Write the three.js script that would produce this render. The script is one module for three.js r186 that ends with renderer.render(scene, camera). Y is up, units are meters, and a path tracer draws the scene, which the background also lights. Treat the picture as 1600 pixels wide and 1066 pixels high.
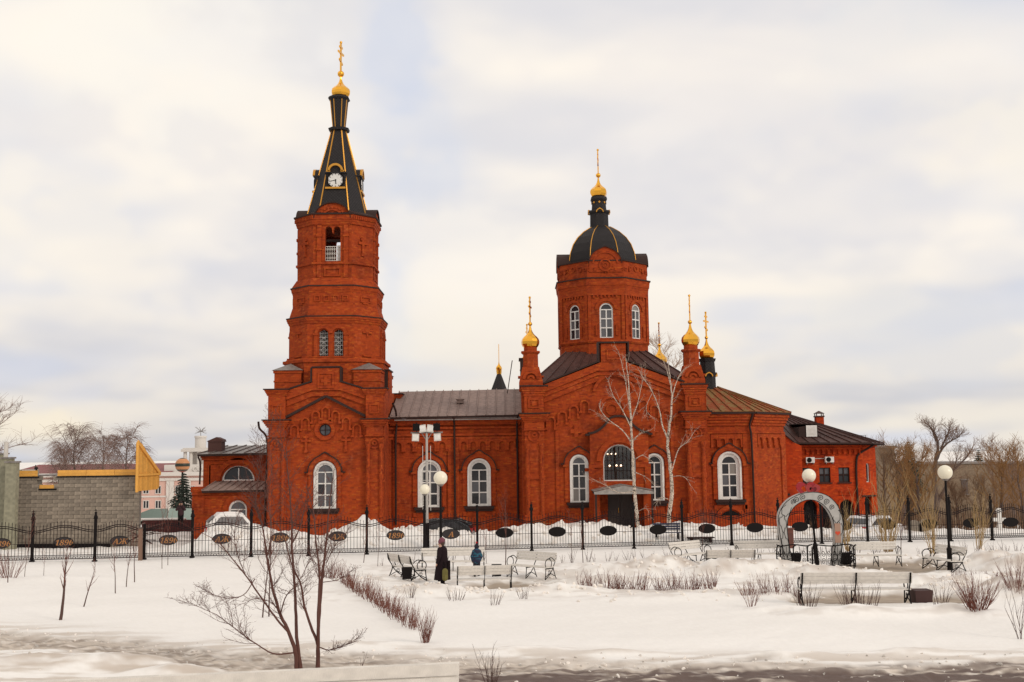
import * as THREE from 'three';
import { mergeGeometries, mergeVertices } from 'three/addons/utils/BufferGeometryUtils.js';
import { MarchingCubes } from 'three/addons/objects/MarchingCubes.js';

// ---------------------------------------------------------------- camera, sky, sun, exposure
const scene = new THREE.Scene();
const FOC = 1700, PITCH = 6 * Math.PI / 180, ROLL = -0.012, EYE = 4.8;
const camera = new THREE.PerspectiveCamera(2 * Math.atan(533 / FOC) * 180 / Math.PI, 1600 / 1066, 0.1, 3000);
camera.position.set(0, EYE, 0);
camera.rotation.set(PITCH, 0, ROLL);
camera.updateMatrixWorld(true);
const renderer = new THREE.WebGLRenderer({ antialias: true });
renderer.toneMapping = THREE.LinearToneMapping;
renderer.toneMappingExposure = 1.0;
renderer.shadowMap.enabled = true;

const sun = new THREE.DirectionalLight(new THREE.Color(1.0, 0.9, 0.76), 1.3);
sun.position.set(105, 66, 38); sun.target.position.set(0, 4, -50);
sun.castShadow = true; sun.shadow.radius = 26;
sun.shadow.mapSize.set(2048, 2048);
Object.assign(sun.shadow.camera, { left: -60, right: 60, top: 60, bottom: -60, near: 1, far: 320 });
scene.add(sun, sun.target);
const SUNDIR = sun.position.clone().sub(sun.target.position).normalize();

// seeded random and smooth noise
let seed = 7;
const rnd = () => { seed = (seed + 0x6D2B79F5) | 0; let t = Math.imul(seed ^ (seed >>> 15), 1 | seed); t = (t + Math.imul(t ^ (t >>> 7), 61 | t)) ^ t; return ((t ^ (t >>> 14)) >>> 0) / 4294967296; };
const rr = (a, b) => a + (b - a) * rnd();
const reseed = (s) => { seed = s; };
const hash = (x, y, z) => { let h = Math.imul(x, 374761393) ^ Math.imul(y, 668265263) ^ Math.imul(z, 1440670441); h = Math.imul(h ^ (h >>> 13), 1274126177); return ((h ^ (h >>> 16)) >>> 0) / 4294967296; };
const sm = (t) => t * t * (3 - 2 * t);
const clamp = (x, a = 0, b = 1) => Math.max(a, Math.min(b, x));
const sstep = (a, b, x) => sm(clamp((x - a) / (b - a)));
const lerp = (a, b, t) => a + (b - a) * t;
function noise(x, y, z = 0, per = 0) {
  const xi = Math.floor(x), yi = Math.floor(y), zi = Math.floor(z), u = sm(x - xi), v = sm(y - yi), w = sm(z - zi);
  const m = per ? (n) => ((n % per) + per) % per : (n) => n;
  const h = (a, b, c) => hash(m(xi + a), m(yi + b), zi + c);
  const l0 = lerp(lerp(h(0, 0, 0), h(1, 0, 0), u), lerp(h(0, 1, 0), h(1, 1, 0), u), v);
  if (w === 0) return l0;
  return lerp(l0, lerp(lerp(h(0, 0, 1), h(1, 0, 1), u), lerp(h(0, 1, 1), h(1, 1, 1), u), v), w);
}
function fbm(x, y, z = 0, o = 4) { let s = 0, a = 0.5, n = 0; for (let i = 0; i < o; i++) { s += a * noise(x, y, z); n += a; a *= 0.5; x = x * 2.03 + 11.3; y = y * 2.03 + 5.7; z = z * 2.03; } return s / n; }
const pl = (t, x) => { if (x <= t[0][0]) return t[0][1]; for (let i = 1; i < t.length; i++) if (x <= t[i][0]) return lerp(t[i - 1][1], t[i][1], (x - t[i - 1][0]) / (t[i][0] - t[i - 1][0])); return t[t.length - 1][1]; };

// where a place seen in the photograph stands in the world
const V = (x, y, z) => new THREE.Vector3(x, y, z);
const ray = (x, y) => V((x - 800) / FOC, (533 - y) / FOC, -1).applyQuaternion(camera.quaternion);
const at = (x, y, z) => { const d = ray(x, y); return d.multiplyScalar(z / d.z).add(camera.position); };
const gr = (x, y, h = 0) => { const d = ray(x, y); return d.multiplyScalar((h - EYE) / d.y).add(camera.position); };

// the overcast sky: thin stratus, cream where the cloud is thin, blue-grey where it is thick
const BLOBS = [ // x, y in the photograph, half sizes, colour, strength
  [622, 70, 40, 60, [0.60, 0.67, 0.83], 0.5], [640, 190, 60, 70, [0.66, 0.71, 0.83], 0.4], [660, 300, 50, 60, [0.64, 0.70, 0.83], 0.45], [618, 420, 30, 80, [0.66, 0.72, 0.86], 0.55], [600, 480, 40, 90, [0.74, 0.78, 0.86], 0.4],
  [200, 110, 160, 90, [1.0, 0.95, 0.86], 0.75], [390, 60, 110, 60, [0.96, 0.92, 0.87], 0.5], [20, 350, 60, 70, [1.0, 0.93, 0.83], 0.7], [740, 390, 110, 60, [0.98, 0.92, 0.84], 0.6], [420, 400, 120, 50, [0.70, 0.70, 0.75], 0.5], [1380, 20, 90, 60, [0.78, 0.79, 0.80], 0.5], [1280, 240, 60, 30, [0.72, 0.72, 0.77], 0.5], [1050, 200, 120, 60, [0.93, 0.88, 0.84], 0.5], [1480, 240, 160, 60, [0.97, 0.90, 0.79], 0.65], [1200, 130, 260, 110, [0.88, 0.83, 0.80], 0.5],
  [90, 380, 120, 70, [0.97, 0.90, 0.80], 0.55], [250, 560, 260, 60, [0.72, 0.72, 0.77], 0.55], [1450, 540, 240, 50, [0.70, 0.71, 0.75], 0.55],
  [60, 670, 90, 18, [0.98, 0.87, 0.68], 0.7], [680, 520, 60, 40, [0.95, 0.89, 0.78], 0.5], [1250, 330, 200, 50, [0.74, 0.73, 0.77], 0.45],
  [180, 210, 160, 50, [0.80, 0.77, 0.78], 0.5], [1500, 660, 140, 14, [0.90, 0.84, 0.74], 0.5], [1350, 480, 130, 24, [0.90, 0.85, 0.77], 0.5], [700, 585, 70, 16, [0.70, 0.72, 0.78], 0.4],
].map(([x, y, rx, ry, c, s]) => { const d = ray(x, y).normalize(); return [Math.atan2(d.x, -d.z), Math.asin(d.y), rx / FOC, ry / FOC, c, s]; });
{
  const w = 1600, h = 800, data = new Float32Array(w * h * 4);
  for (let j = 0; j < h; j++) {
    const el = ((j + 0.5) / h - 0.5) * Math.PI, ce = Math.cos(el), y = Math.sin(el);
    for (let i = 0; i < w; i++) {
      const az = ((i + 0.5) / w - 0.5) * 2 * Math.PI, x = Math.cos(az) * ce, z = Math.sin(az) * ce, k = (j * w + i) * 4;
      let c;
      if (y < -0.02) c = [0.55, 0.53, 0.51];
      else {
        const q = 1 / (Math.max(y, 0) + 0.13), px = x * q, pz = z * q;
        const wx = fbm(px * 0.6 + 3, pz * 0.6, 1, 3) * 1.6;
        const t = fbm(px * 0.85 + wx, pz * 0.85 + wx * 0.6, 2, 5), t2 = fbm(px * 2.6 + 9, pz * 2.6 + wx, 4, 4);
        const a = sstep(0.36, 0.60, t * 0.6 + t2 * 0.4);
        c = [lerp(0.76, 1.02, a), lerp(0.75, 0.945, a), lerp(0.775, 0.845, a)];
        const lowk = 1 - 0.16 * (1 - sstep(0.02, 0.2, y)); c = c.map((v) => v * lowk); const b = sstep(0.56, 0.72, fbm(px * 0.9 - 8, pz * 0.9 + 4, 8, 4)) * 0.6;
        c = [lerp(c[0], 0.62, b), lerp(c[1], 0.67, b), lerp(c[2], 0.80, b)];
        const va = Math.atan2(x, -z);
        if (Math.abs(va) < 0.8) for (const [ba, be, ra, re, bc, bs] of BLOBS) {
          const n = fbm(va * 11 + ba * 40, el * 20, 3, 4) - 0.5, n2 = fbm(va * 46 + ba * 9, el * 70, 6, 3) - 0.5, d = ((va - ba) / (ra * 1.2)) ** 2 + ((el - be) / (re * 1.2)) ** 2 + n * 4.2 + n2 * 2.4;
          if (d < 4) { const s = bs * Math.exp(-Math.max(d, 0)); c = [lerp(c[0], bc[0], s), lerp(c[1], bc[1], s), lerp(c[2], bc[2], s)]; }
        }
      }
      data[k] = c[0]; data[k + 1] = c[1]; data[k + 2] = c[2]; data[k + 3] = 1;
    }
  }
  const sky = new THREE.DataTexture(data, w, h, THREE.RGBAFormat, THREE.FloatType);
  sky.mapping = THREE.EquirectangularReflectionMapping; sky.magFilter = sky.minFilter = THREE.LinearFilter; sky.needsUpdate = true;
  scene.background = sky; scene.environment = sky;
}

// ---------------------------------------------------------------- helpers
const used = new Set();
const numbered = (n) => { let m = n, i = 1; while (used.has(m)) m = n + '_' + String(i++).padStart(3, '0'); used.add(m); return m; };
function tag(o, label, category, group, kind) {
  if (label) o.userData.label = label; if (category) o.userData.category = category;
  if (group) o.userData.group = group; if (kind) o.userData.kind = kind; return o;
}
function T(name, label, category, base = [0, 0, 0], group) {       // a thing: a Group at its base
  const g = new THREE.Group(); g.name = numbered(name); g.position.set(...base); g.o = V(...base); scene.add(g);
  return tag(g, label, category, group, 'thing');
}
function copyOf(root, name, label, group) {
  const c = root.clone(); c.name = numbered(name); scene.add(c); c.userData = { ...root.userData, label }; if (group) c.userData.group = group; return c;
}
function prep(g) {
  g = g.index ? g.toNonIndexed() : g;
  for (const k of Object.keys(g.attributes)) if (!['position', 'normal', 'uv'].includes(k)) g.deleteAttribute(k);
  if (!g.attributes.normal) g.computeVertexNormals();
  if (!g.attributes.uv) g.setAttribute('uv', new THREE.BufferAttribute(new Float32Array(g.attributes.position.count * 2), 2));
  g.morphAttributes = {}; return g;
}
function uvMetres(g) {                                              // uv in metres along each face
  const p = g.attributes.position.array, uv = g.attributes.uv.array, a = V(), b = V(), c = V(), n = V();
  for (let i = 0; i < p.length; i += 9) {
    a.set(p[i], p[i + 1], p[i + 2]); b.set(p[i + 3], p[i + 4], p[i + 5]); c.set(p[i + 6], p[i + 7], p[i + 8]);
    n.subVectors(b, a).cross(c.clone().sub(a)).normalize();
    const j = i / 3 * 2;
    if (Math.abs(n.y) > 0.85) { [a, b, c].forEach((q, k) => { uv[j + k * 2] = q.x; uv[j + k * 2 + 1] = q.z; }); } else {
      const l = Math.hypot(n.x, n.z) || 1, tx = n.z / l, tz = -n.x / l;
      [a, b, c].forEach((q, k) => { uv[j + k * 2] = q.x * tx + q.z * tz; uv[j + k * 2 + 1] = q.y; });
    }
  }
}
const SPLIT = new Set(['pier_flashing', 'relief_panel', 'string_course', 'relief', 'gable_moulding', 'tower_tier', 'spire_collar', 'lantern_band', 'hour_marks']);
function P(name, geos, mat, parent, M) {                            // a part: world-placed geometries merged into one named mesh
  if (SPLIT.has(name) && Array.isArray(geos) && geos.flat(3).length > 1) return geos.flat(3).map((g) => P(name, g, mat, parent, M))[0];
  const list = (Array.isArray(geos) ? geos.flat(3) : [geos]).map(prep);
  const g = list.length === 1 ? list[0].clone() : mergeGeometries(list, false);
  if (M) g.applyMatrix4(M);
  uvMetres(g);
  if (parent && parent.o) g.translate(-parent.o.x, -parent.o.y, -parent.o.z);
  const m = new THREE.Mesh(g, mat); m.name = parent && parent !== scene ? name : numbered(name);
  m.castShadow = m.receiveShadow = true; m.o = parent && parent.o ? parent.o : V(0, 0, 0);
  (parent || scene).add(m); return m;
}
function G(name, parent) { const g = new THREE.Group(); g.name = name; g.o = parent.o; parent.add(g); return g; }

const box = (x0, x1, y0, y1, z0, z1) => new THREE.BoxGeometry(x1 - x0, y1 - y0, z1 - z0).translate((x0 + x1) / 2, (y0 + y1) / 2, (z0 + z1) / 2);
const tr = (g, x, y, z) => g.clone().translate(x, y, z);
const xf = (g, M) => g.clone().applyMatrix4(M);
function shapeOf(pts, holes = []) { const s = new THREE.Shape(pts.map(([x, y]) => new THREE.Vector2(x, y))); for (const h of holes) s.holes.push(new THREE.Path(h.map(([x, y]) => new THREE.Vector2(x, y)))); return s; }
const ext = (pts, z0, z1, holes) => new THREE.ExtrudeGeometry(shapeOf(pts, holes), { depth: z1 - z0, bevelEnabled: false }).translate(0, 0, z0);
const rect = (x0, x1, y0, y1) => [[x0, y0], [x1, y0], [x1, y1], [x0, y1]];
function archPts(cx, y0, w, top, n = 12) {                          // round-headed outline
  const r = w / 2, ys = top - r, p = [[cx - r, y0], [cx + r, y0]];
  for (let i = 0; i <= n; i++) { const a = Math.PI * i / n; p.push([cx + Math.cos(a) * r, ys + Math.sin(a) * r]); }
  return p;
}
function ringPts(cx, cy, r, n = 20) { const p = []; for (let i = 0; i < n; i++) p.push([cx + Math.cos(i / n * 2 * Math.PI) * r, cy + Math.sin(i / n * 2 * Math.PI) * r]); return p; }
const ring = (cx, cy, ro, ri, z0, z1, n = 20) => ext(ringPts(cx, cy, ro, n), z0, z1, [ringPts(cx, cy, ri, n)]);
function hull(verts, faces) {                                       // faces are lists of vertex indices, triangulated as fans
  const p = []; for (const f of faces) for (let i = 1; i < f.length - 1; i++) p.push(...verts[f[0]], ...verts[f[i]], ...verts[f[i + 1]]);
  const g = new THREE.BufferGeometry(); g.setAttribute('position', new THREE.Float32BufferAttribute(p, 3)); g.computeVertexNormals(); return g;
}
function slab(a, b, c, d, t) {                                      // a four-cornered sheet of thickness t below its face
  const A = V(...a), B = V(...b), C = V(...c), D = V(...d); let n = C.clone().sub(A).cross(D.clone().sub(B)).normalize(); if (n.y < 0) n.negate(); n.multiplyScalar(t);
  const lo = [A, B, C, D].map((q) => q.clone().sub(n)), v = [A, B, C, D, ...lo].map((q) => q.toArray());
  return hull(v, [[0, 1, 2, 3], [7, 6, 5, 4], [0, 4, 5, 1], [1, 5, 6, 2], [2, 6, 7, 3], [3, 7, 4, 0]]);
}
function bar(p, q, w, h = w) {
  p = V(...p); q = V(...q); const d = q.clone().sub(p), L = d.length(); d.normalize();
  const up = Math.abs(d.y) > 0.97 ? V(0, 0, 1) : V(0, 1, 0), s = d.clone().cross(up).normalize(), u = s.clone().cross(d);
  const M = new THREE.Matrix4().makeBasis(d, u, s).setPosition(p.add(q).multiplyScalar(0.5));
  return new THREE.BoxGeometry(L, h, w).applyMatrix4(M);
}
function limbInto(pos, pts, rad, n) {                               // tapered tube through points, appended to a position array
  const N = pts.length, rings = [];
  let ref = V(0.3, 0.1, 0.95);
  for (let i = 0; i < N; i++) {
    const d = (i === 0 ? pts[1].clone().sub(pts[0]) : i === N - 1 ? pts[i].clone().sub(pts[i - 1]) : pts[i + 1].clone().sub(pts[i - 1])).normalize();
    if (Math.abs(d.dot(ref)) > 0.9) ref = V(0.95, 0.2, 0.1);
    const s = d.clone().cross(ref).normalize(), u = s.clone().cross(d).normalize(), r = [];
    for (let k = 0; k < n; k++) { const a = k / n * 2 * Math.PI; r.push(pts[i].clone().addScaledVector(s, Math.cos(a) * rad[i]).addScaledVector(u, Math.sin(a) * rad[i])); }
    rings.push(r);
  }
  for (let i = 0; i < N - 1; i++) for (let k = 0; k < n; k++) {
    const a = rings[i][k], b = rings[i][(k + 1) % n], c = rings[i + 1][(k + 1) % n], d = rings[i + 1][k];
    pos.push(a.x, a.y, a.z, b.x, b.y, b.z, c.x, c.y, c.z, a.x, a.y, a.z, c.x, c.y, c.z, d.x, d.y, d.z);
  }
}
function fromPos(pos, smooth = false) { let g = new THREE.BufferGeometry(); g.setAttribute('position', new THREE.Float32BufferAttribute(pos, 3)); if (smooth) g = mergeVertices(g, 1e-4); g.computeVertexNormals(); return g; }
function tube(pts, r, n = 6) { const pos = []; const q = pts.map((p) => p.isVector3 ? p : V(...p)); limbInto(pos, q, q.map((_, i) => Array.isArray(r) ? lerp(r[0], r[1], i / (q.length - 1)) : r), n); return fromPos(pos, true); }
function curve(pts, n = 16) { return new THREE.CatmullRomCurve3(pts.map((p) => V(...p))).getPoints(n); }
const lathe = (prof, n = 16) => new THREE.LatheGeometry(prof.map(([r, y]) => new THREE.Vector2(r, y)), n);
const flat = (g) => { g = g.index ? g.toNonIndexed() : g; g.computeVertexNormals(); return g; };
const cyl = (x, y0, y1, z, r0, r1 = r0, n = 14) => new THREE.CylinderGeometry(r1, r0, y1 - y0, n).translate(x, (y0 + y1) / 2, z);
const ball = (x, y, z, r, n = 16) => new THREE.SphereGeometry(r, n, Math.ceil(n * 0.7)).translate(x, y, z);
function oct(cx, cz, y0, h0, y1, h1, k = 0.5) {                     // chamfered square prism: half width h, front face half width k*h
  const c = (h) => { const f = h * k; return [[-f, h], [f, h], [h, f], [h, -f], [f, -h], [-f, -h], [-h, -f], [-h, f]]; };
  const v = [...c(h0).map(([x, z]) => [cx + x, y0, cz + z]), ...c(h1).map(([x, z]) => [cx + x, y1, cz + z])], f = [];
  for (let i = 0; i < 8; i++) f.push([i, (i + 1) % 8, 8 + (i + 1) % 8, 8 + i]);
  f.push([8, 9, 10, 11, 12, 13, 14, 15], [7, 6, 5, 4, 3, 2, 1, 0]); return hull(v, f);
}
const M4 = () => new THREE.Matrix4();
const face = (cx, cz, ang, dist) => M4().makeTranslation(cx, 0, cz).multiply(M4().makeRotationY(ang)).multiply(M4().makeTranslation(0, 0, dist));
const at0 = (z) => M4().makeTranslation(0, 0, z);

// ---------------------------------------------------------------- materials
function tex(w, h, f, rep, srgb = true) {
  const d = new Uint8Array(w * h * 4);
  for (let j = 0; j < h; j++) for (let i = 0; i < w; i++) { const c = f(i, j), k = (j * w + i) * 4; d[k] = clamp(c[0], 0, 255); d[k + 1] = clamp(c[1], 0, 255); d[k + 2] = clamp(c[2], 0, 255); d[k + 3] = 255; }
  const t = new THREE.DataTexture(d, w, h); t.wrapS = t.wrapT = THREE.RepeatWrapping; t.magFilter = THREE.LinearFilter; t.minFilter = THREE.LinearMipmapLinearFilter; t.generateMipmaps = true;
  if (srgb) t.colorSpace = THREE.SRGBColorSpace; t.repeat.set(1 / rep[0], 1 / rep[1]); t.needsUpdate = true; return t;
}
// brickwork: 12.48 m by 12.012 m of single bricks, each with its own tone, with worn pale and sooty patches
function brickTex(dark, hot) {
  return tex(2048, 2048, (i, j) => {
    const x = i / 2048 * 48, y = j / 2048 * 156, row = Math.floor(y), xo = x + (row % 2) * 0.5, col = Math.floor(xo) % 48;
    const h1 = hash(col, row, 3), h2 = hash(col, row, 9), fx = xo - Math.floor(xo), fy = y - row;
    const big = noise(i / 2048 * 5, j / 2048 * 6, 0, 0 || 30), px = i / 2048, py = j / 2048;
    const n1 = noise(px * 8, py * 8, 0, 8), n2 = noise(px * 24, py * 20 * 1.2, 0, 24), n3 = noise(px * 96, py * 96, 0, 96);
    let r = lerp(148, 163, h1), g = lerp(59, 68, h1), b = lerp(27, 31, h2);
    if (h2 > 0.9) { r *= 0.9; g *= 0.87; b *= 0.92; } else if (h2 < 0.09) { r *= 1.06; g *= 1.2; b *= 1.2; }
    const soot = sstep(0.52, 0.9, n1 * 0.6 + n2 * 0.4) * dark; r *= 1 - soot * 0.17; g *= 1 - soot * 0.19; b *= 1 - soot * 0.1;
    const pale = sstep(0.66, 0.86, n2 * 0.55 + n3 * 0.45) * 0.3; r = lerp(r, 184, pale * 0.7); g = lerp(g, 104, pale * 0.7); b = lerp(b, 70, pale * 0.7);
    if (fy < 0.13 || fx < 0.05) { const m = 0.3; r = lerp(r, 120, m); g = lerp(g, 66, m); b = lerp(b, 46, m); }
    const q = hot * (0.94 + 0.12 * n3); return [r * q, g * q, b * q];
  }, [12.48, 12.012]);
}
const matt = (r, g, b, rough = 0.85, o = {}) => new THREE.MeshPhysicalMaterial({ color: new THREE.Color().setRGB(r, g, b), roughness: rough, specularIntensity: 0.3, ...o });
const std = (r, g, b, rough = 0.8, o = {}) => new THREE.MeshStandardMaterial({ color: new THREE.Color().setRGB(r, g, b), roughness: rough, ...o });
const Mt = {};
Mt.brick = new THREE.MeshPhysicalMaterial({ map: brickTex(1, 1), roughness: 0.95, specularIntensity: 0.25 });
Mt.brickHouse = new THREE.MeshPhysicalMaterial({ map: Mt.brick.map, color: new THREE.Color().setRGB(1.3, 0.95, 0.85), roughness: 0.9, specularIntensity: 0.25 });
const grainTex = (a, b, sx, sy, rep) => tex(256, 256, (i, j) => { const n = noise(i / 256 * sx, j / 256 * sy, 0, Math.max(sx, sy)) * 0.6 + hash(i, j, 5) * 0.4, v = lerp(a, b, n); return [v, v, v]; }, rep);
const wearTex = grainTex(190, 255, 16, 16, [2.1, 2.1]), streakTex = grainTex(175, 255, 64, 8, [1.6, 3.1]);
Mt.roof = matt(0.34, 0.245, 0.215, 0.65, { map: wearTex });
Mt.roofDark = matt(0.095, 0.045, 0.038, 0.5, { map: wearTex });
Mt.roofGrey = std(0.27, 0.235, 0.215, 0.5, { map: wearTex });
Mt.rust = new THREE.MeshPhysicalMaterial({ roughness: 0.8, specularIntensity: 0.3, map: tex(512, 512, (i, j) => { const a = noise(i / 32, j / 64, 0, 16), b = noise(i / 8, j / 16, 0, 64), t = sstep(0.35, 0.68, a * 0.65 + b * 0.35); return [lerp(140, 128, t) * lerp(0.9, 1.05, b), lerp(70, 98, t), lerp(40, 60, t)]; }, [4.1, 4.1]) });
Mt.slate = matt(0.034, 0.030, 0.031, 0.6, { map: tex(256, 256, (i, j) => { const u = ((i + j) / 32) % 1, v = ((i - j + 512) / 32) % 1, e = u < 0.1 || v < 0.1 ? 0.6 : 0.9 + 0.1 * hash(Math.floor((i + j) / 32), Math.floor((i - j + 512) / 32), 1); return [255 * e, 255 * e, 255 * e]; }, [1.6, 1.6]) });
Mt.lead = matt(0.040, 0.022, 0.019, 0.7);
Mt.gold = new THREE.MeshStandardMaterial({ color: new THREE.Color().setRGB(0.88, 0.44, 0.055), metalness: 1, roughness: 0.16 });
Mt.goldRib = new THREE.MeshStandardMaterial({ color: new THREE.Color().setRGB(0.62, 0.30, 0.05), metalness: 0.8, roughness: 0.4 });
const cleanTex = grainTex(226, 255, 16, 16, [2.1, 2.1]);
Mt.white = std(0.80, 0.775, 0.74, 0.6, { map: cleanTex });
Mt.plaster = std(0.66, 0.62, 0.57, 0.9, { map: cleanTex });
Mt.glass = new THREE.MeshPhysicalMaterial({ color: 0xffffff, transmission: 1, thickness: 0, roughness: 0.03, ior: 1.5 });
Mt.pane = std(0.022, 0.022, 0.026, 0.06);
Mt.paneGrey = std(0.10, 0.10, 0.11, 0.12);
Mt.paneBlind = std(0.22, 0.20, 0.18, 0.25);
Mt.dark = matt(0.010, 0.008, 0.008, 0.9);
Mt.iron = matt(0.008, 0.006, 0.006, 0.75);
Mt.ironWorn = matt(0.014, 0.009, 0.010, 0.8);
Mt.pipe = matt(0.036, 0.018, 0.015, 0.7);
Mt.plank = std(0.74, 0.69, 0.63, 0.7, { map: grainTex(222, 255, 8, 64, [0.7, 3.1]) });
Mt.globe = std(0.80, 0.745, 0.60, 0.28);
Mt.bark = std(0.085, 0.045, 0.037, 0.95);
Mt.barkRed = std(0.105, 0.043, 0.033, 0.95);
Mt.barkGrey = std(0.12, 0.085, 0.072, 0.95);
Mt.twigRed = std(0.15, 0.05, 0.034, 0.9);
Mt.twigPale = std(0.20, 0.12, 0.085, 0.9);
Mt.twigOchre = std(0.26, 0.135, 0.045, 0.9);
Mt.twigBirch = std(0.23, 0.15, 0.125, 0.9);
Mt.twigBrown = std(0.17, 0.10, 0.055, 0.9);
Mt.twigStraw = std(0.36, 0.24, 0.10, 0.9);
Mt.birch = new THREE.MeshStandardMaterial({ roughness: 0.85, map: tex(256, 512, (i, j) => { const n = noise(i / 16, j / 5, 0, 128), m = noise(i / 40, j / 22, 2, 64), k = n > 0.7 || m > 0.74 ? 0.22 : 0.86 + 0.14 * hash(i, j, 2); return [226 * k, 208 * k, 190 * k]; }, [0.5, 1.5]) });
Mt.birchTwig = std(0.40, 0.30, 0.235, 0.9);
Mt.needle = std(0.030, 0.040, 0.030, 0.95);
Mt.concrete = [0.86, 0.95, 1.03, 1.13].map((k) => std(0.325 * k, 0.27 * k, 0.215 * k, 0.95, { map: wearTex }));
Mt.timber = [0.86, 0.96, 1.05].map((k) => std(0.80 * k, 0.40 * k, 0.075 * k, 0.7, { map: cleanTex }));

// ---------------------------------------------------------------- ground: snow, mounds, the slushy path
const fenceZ = (x) => -55.6 - 0.128 * x;
const ridge = [[-40, 0.1], [-20, 0.1], [-17.6, 0.15], [-16.2, 0.95], [-15.2, 1.1], [-13.8, 1.05], [-12.4, 1.0], [-11.3, 0.75], [-10.4, 0.75], [-9.4, 0.95], [-8.4, 1.3], [-7.6, 1.3], [-6.6, 0.95], [-5, 0.95], [-3.4, 0.82], [-2.2, 0.6], [-0.8, 0.75], [0.6, 1.0], [3, 1.08], [5, 1.05], [6.4, 0.72], [7.6, 0.8], [9, 0.95], [12, 0.8], [14, 0.62], [16, 0.58], [18, 0.5], [20.5, 0.4], [22, 0.32], [24, 0.4], [26, 0.3], [29, 0.35], [40, 0.3]];
const mound = (px, py, h, rx, rz) => { const p = gr(px, py); return [p.x, p.z, h, rx, rz]; };
const MOUNDS = [
  mound(1040, 893, 0.62, 1.5, 0.9), mound(960, 897, 0.42, 2.0, 0.9), mound(1120, 898, 0.5, 1.6, 0.8), mound(1210, 897, 0.52, 1.9, 0.8), mound(1290, 902, 0.42, 1.6, 0.8), mound(1340, 897, 0.2, 1.2, 0.6),
  mound(1160, 930, 0.2, 2.2, 0.8), mound(1050, 935, 0.16, 2.6, 0.8), mound(900, 925, 0.22, 1.6, 0.7), mound(940, 910, 0.26, 1.8, 0.8), mound(840, 925, 0.16, 1.5, 0.6),
  mound(660, 925, 0.26, 1.7, 0.7), mound(700, 928, 0.22, 1.2, 0.5), mound(600, 905, 0.1, 1.4, 0.6),
  mound(1540, 885, 0.55, 1.9, 1.0), mound(1590, 890, 0.5, 1.3, 1.0), mound(1450, 878, 0.3, 1.6, 0.7), mound(1380, 872, 0.2, 1.5, 0.6), mound(1520, 915, 0.35, 1.4, 0.8), mound(1590, 930, 0.6, 1.6, 1.0), mound(1480, 922, 0.3, 0.9, 0.6), mound(1440, 915, 0.26, 0.9, 0.4),
  mound(1480, 960, 0.25, 1.0, 0.5), mound(1330, 962, 0.26, 2.4, 0.7), mound(1220, 955, 0.2, 1.3, 0.6), mound(1560, 965, 0.2, 0.8, 0.5),
  mound(40, 1040, 0.22, 3.0, 0.8), mound(180, 1042, 0.24, 2.0, 0.6), mound(270, 1052, 0.2, 1.2, 0.4), mound(840, 1068, 0.10, 0.5, 0.3), mound(1060, 1070, 0.1, 0.9, 0.3), mound(1430, 1066, 0.1, 0.3, 0.2), mound(1490, 1065, 0.08, 0.5, 0.2),
  mound(90, 905, 0.08, 3, 0.8), mound(820, 1018, 0.10, 1.6, 0.4), mound(960, 1022, 0.10, 1.2, 0.3), mound(1240, 1027, 0.12, 1.4, 0.3), mound(1420, 1022, 0.12, 1.2, 0.3), mound(560, 1010, 0.1, 1.4, 0.4),
];
const hollow = (px, py, d, rx, rz) => { const p = gr(px, py); return [p.x, p.z, d, rx, rz]; };
const HOLLOWS = [hollow(1400, 884, 0.12, 2.6, 2.6), hollow(795, 914, 0.13, 1.7, 1.7), hollow(1355, 934, 0.12, 2.8, 1.5), hollow(1475, 936, 0.1, 1.0, 1.1), hollow(1565, 905, 0.1, 1.3, 1.2), hollow(600, 897, 0.05, 1.2, 1.4), hollow(1290, 884, 0.05, 1.8, 1.6), hollow(690, 902, 0.05, 1.4, 1.6), hollow(1120, 882, 0.05, 2.4, 1.6), hollow(870, 905, 0.06, 1.6, 1.2)];
const pTop = [[0, 984], [150, 996], [300, 1012], [450, 1017], [700, 1026], [1000, 1034], [1300, 1036], [1600, 1031]].map(([x, y]) => { const p = gr(x, y); return [p.x, p.z]; });
const pBot = [[0, 1013], [120, 1016], [250, 1036], [340, 1052], [420, 1075], [700, 1090], [1000, 1090], [1600, 1085]].map(([x, y]) => { const p = gr(x, y); return [p.x, p.z]; });
pTop.unshift([-60, pTop[0][1] - 9]); pTop.push([60, pTop[pTop.length - 1][1] - 3]); pBot.unshift([-60, pBot[0][1] - 9]); pBot.push([60, pBot[pBot.length - 1][1] - 3]);
function pathMask(x, z) { const w = (fbm(x * 0.9, z * 2, 3, 3) - 0.5) * 1.3, a = pl(pTop, x), b = pl(pBot, x); return sstep(a - 0.5, a + 0.7, z + w) * (1 - sstep(b - 0.25, b + 0.35, z + w * 0.7)); }
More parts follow.
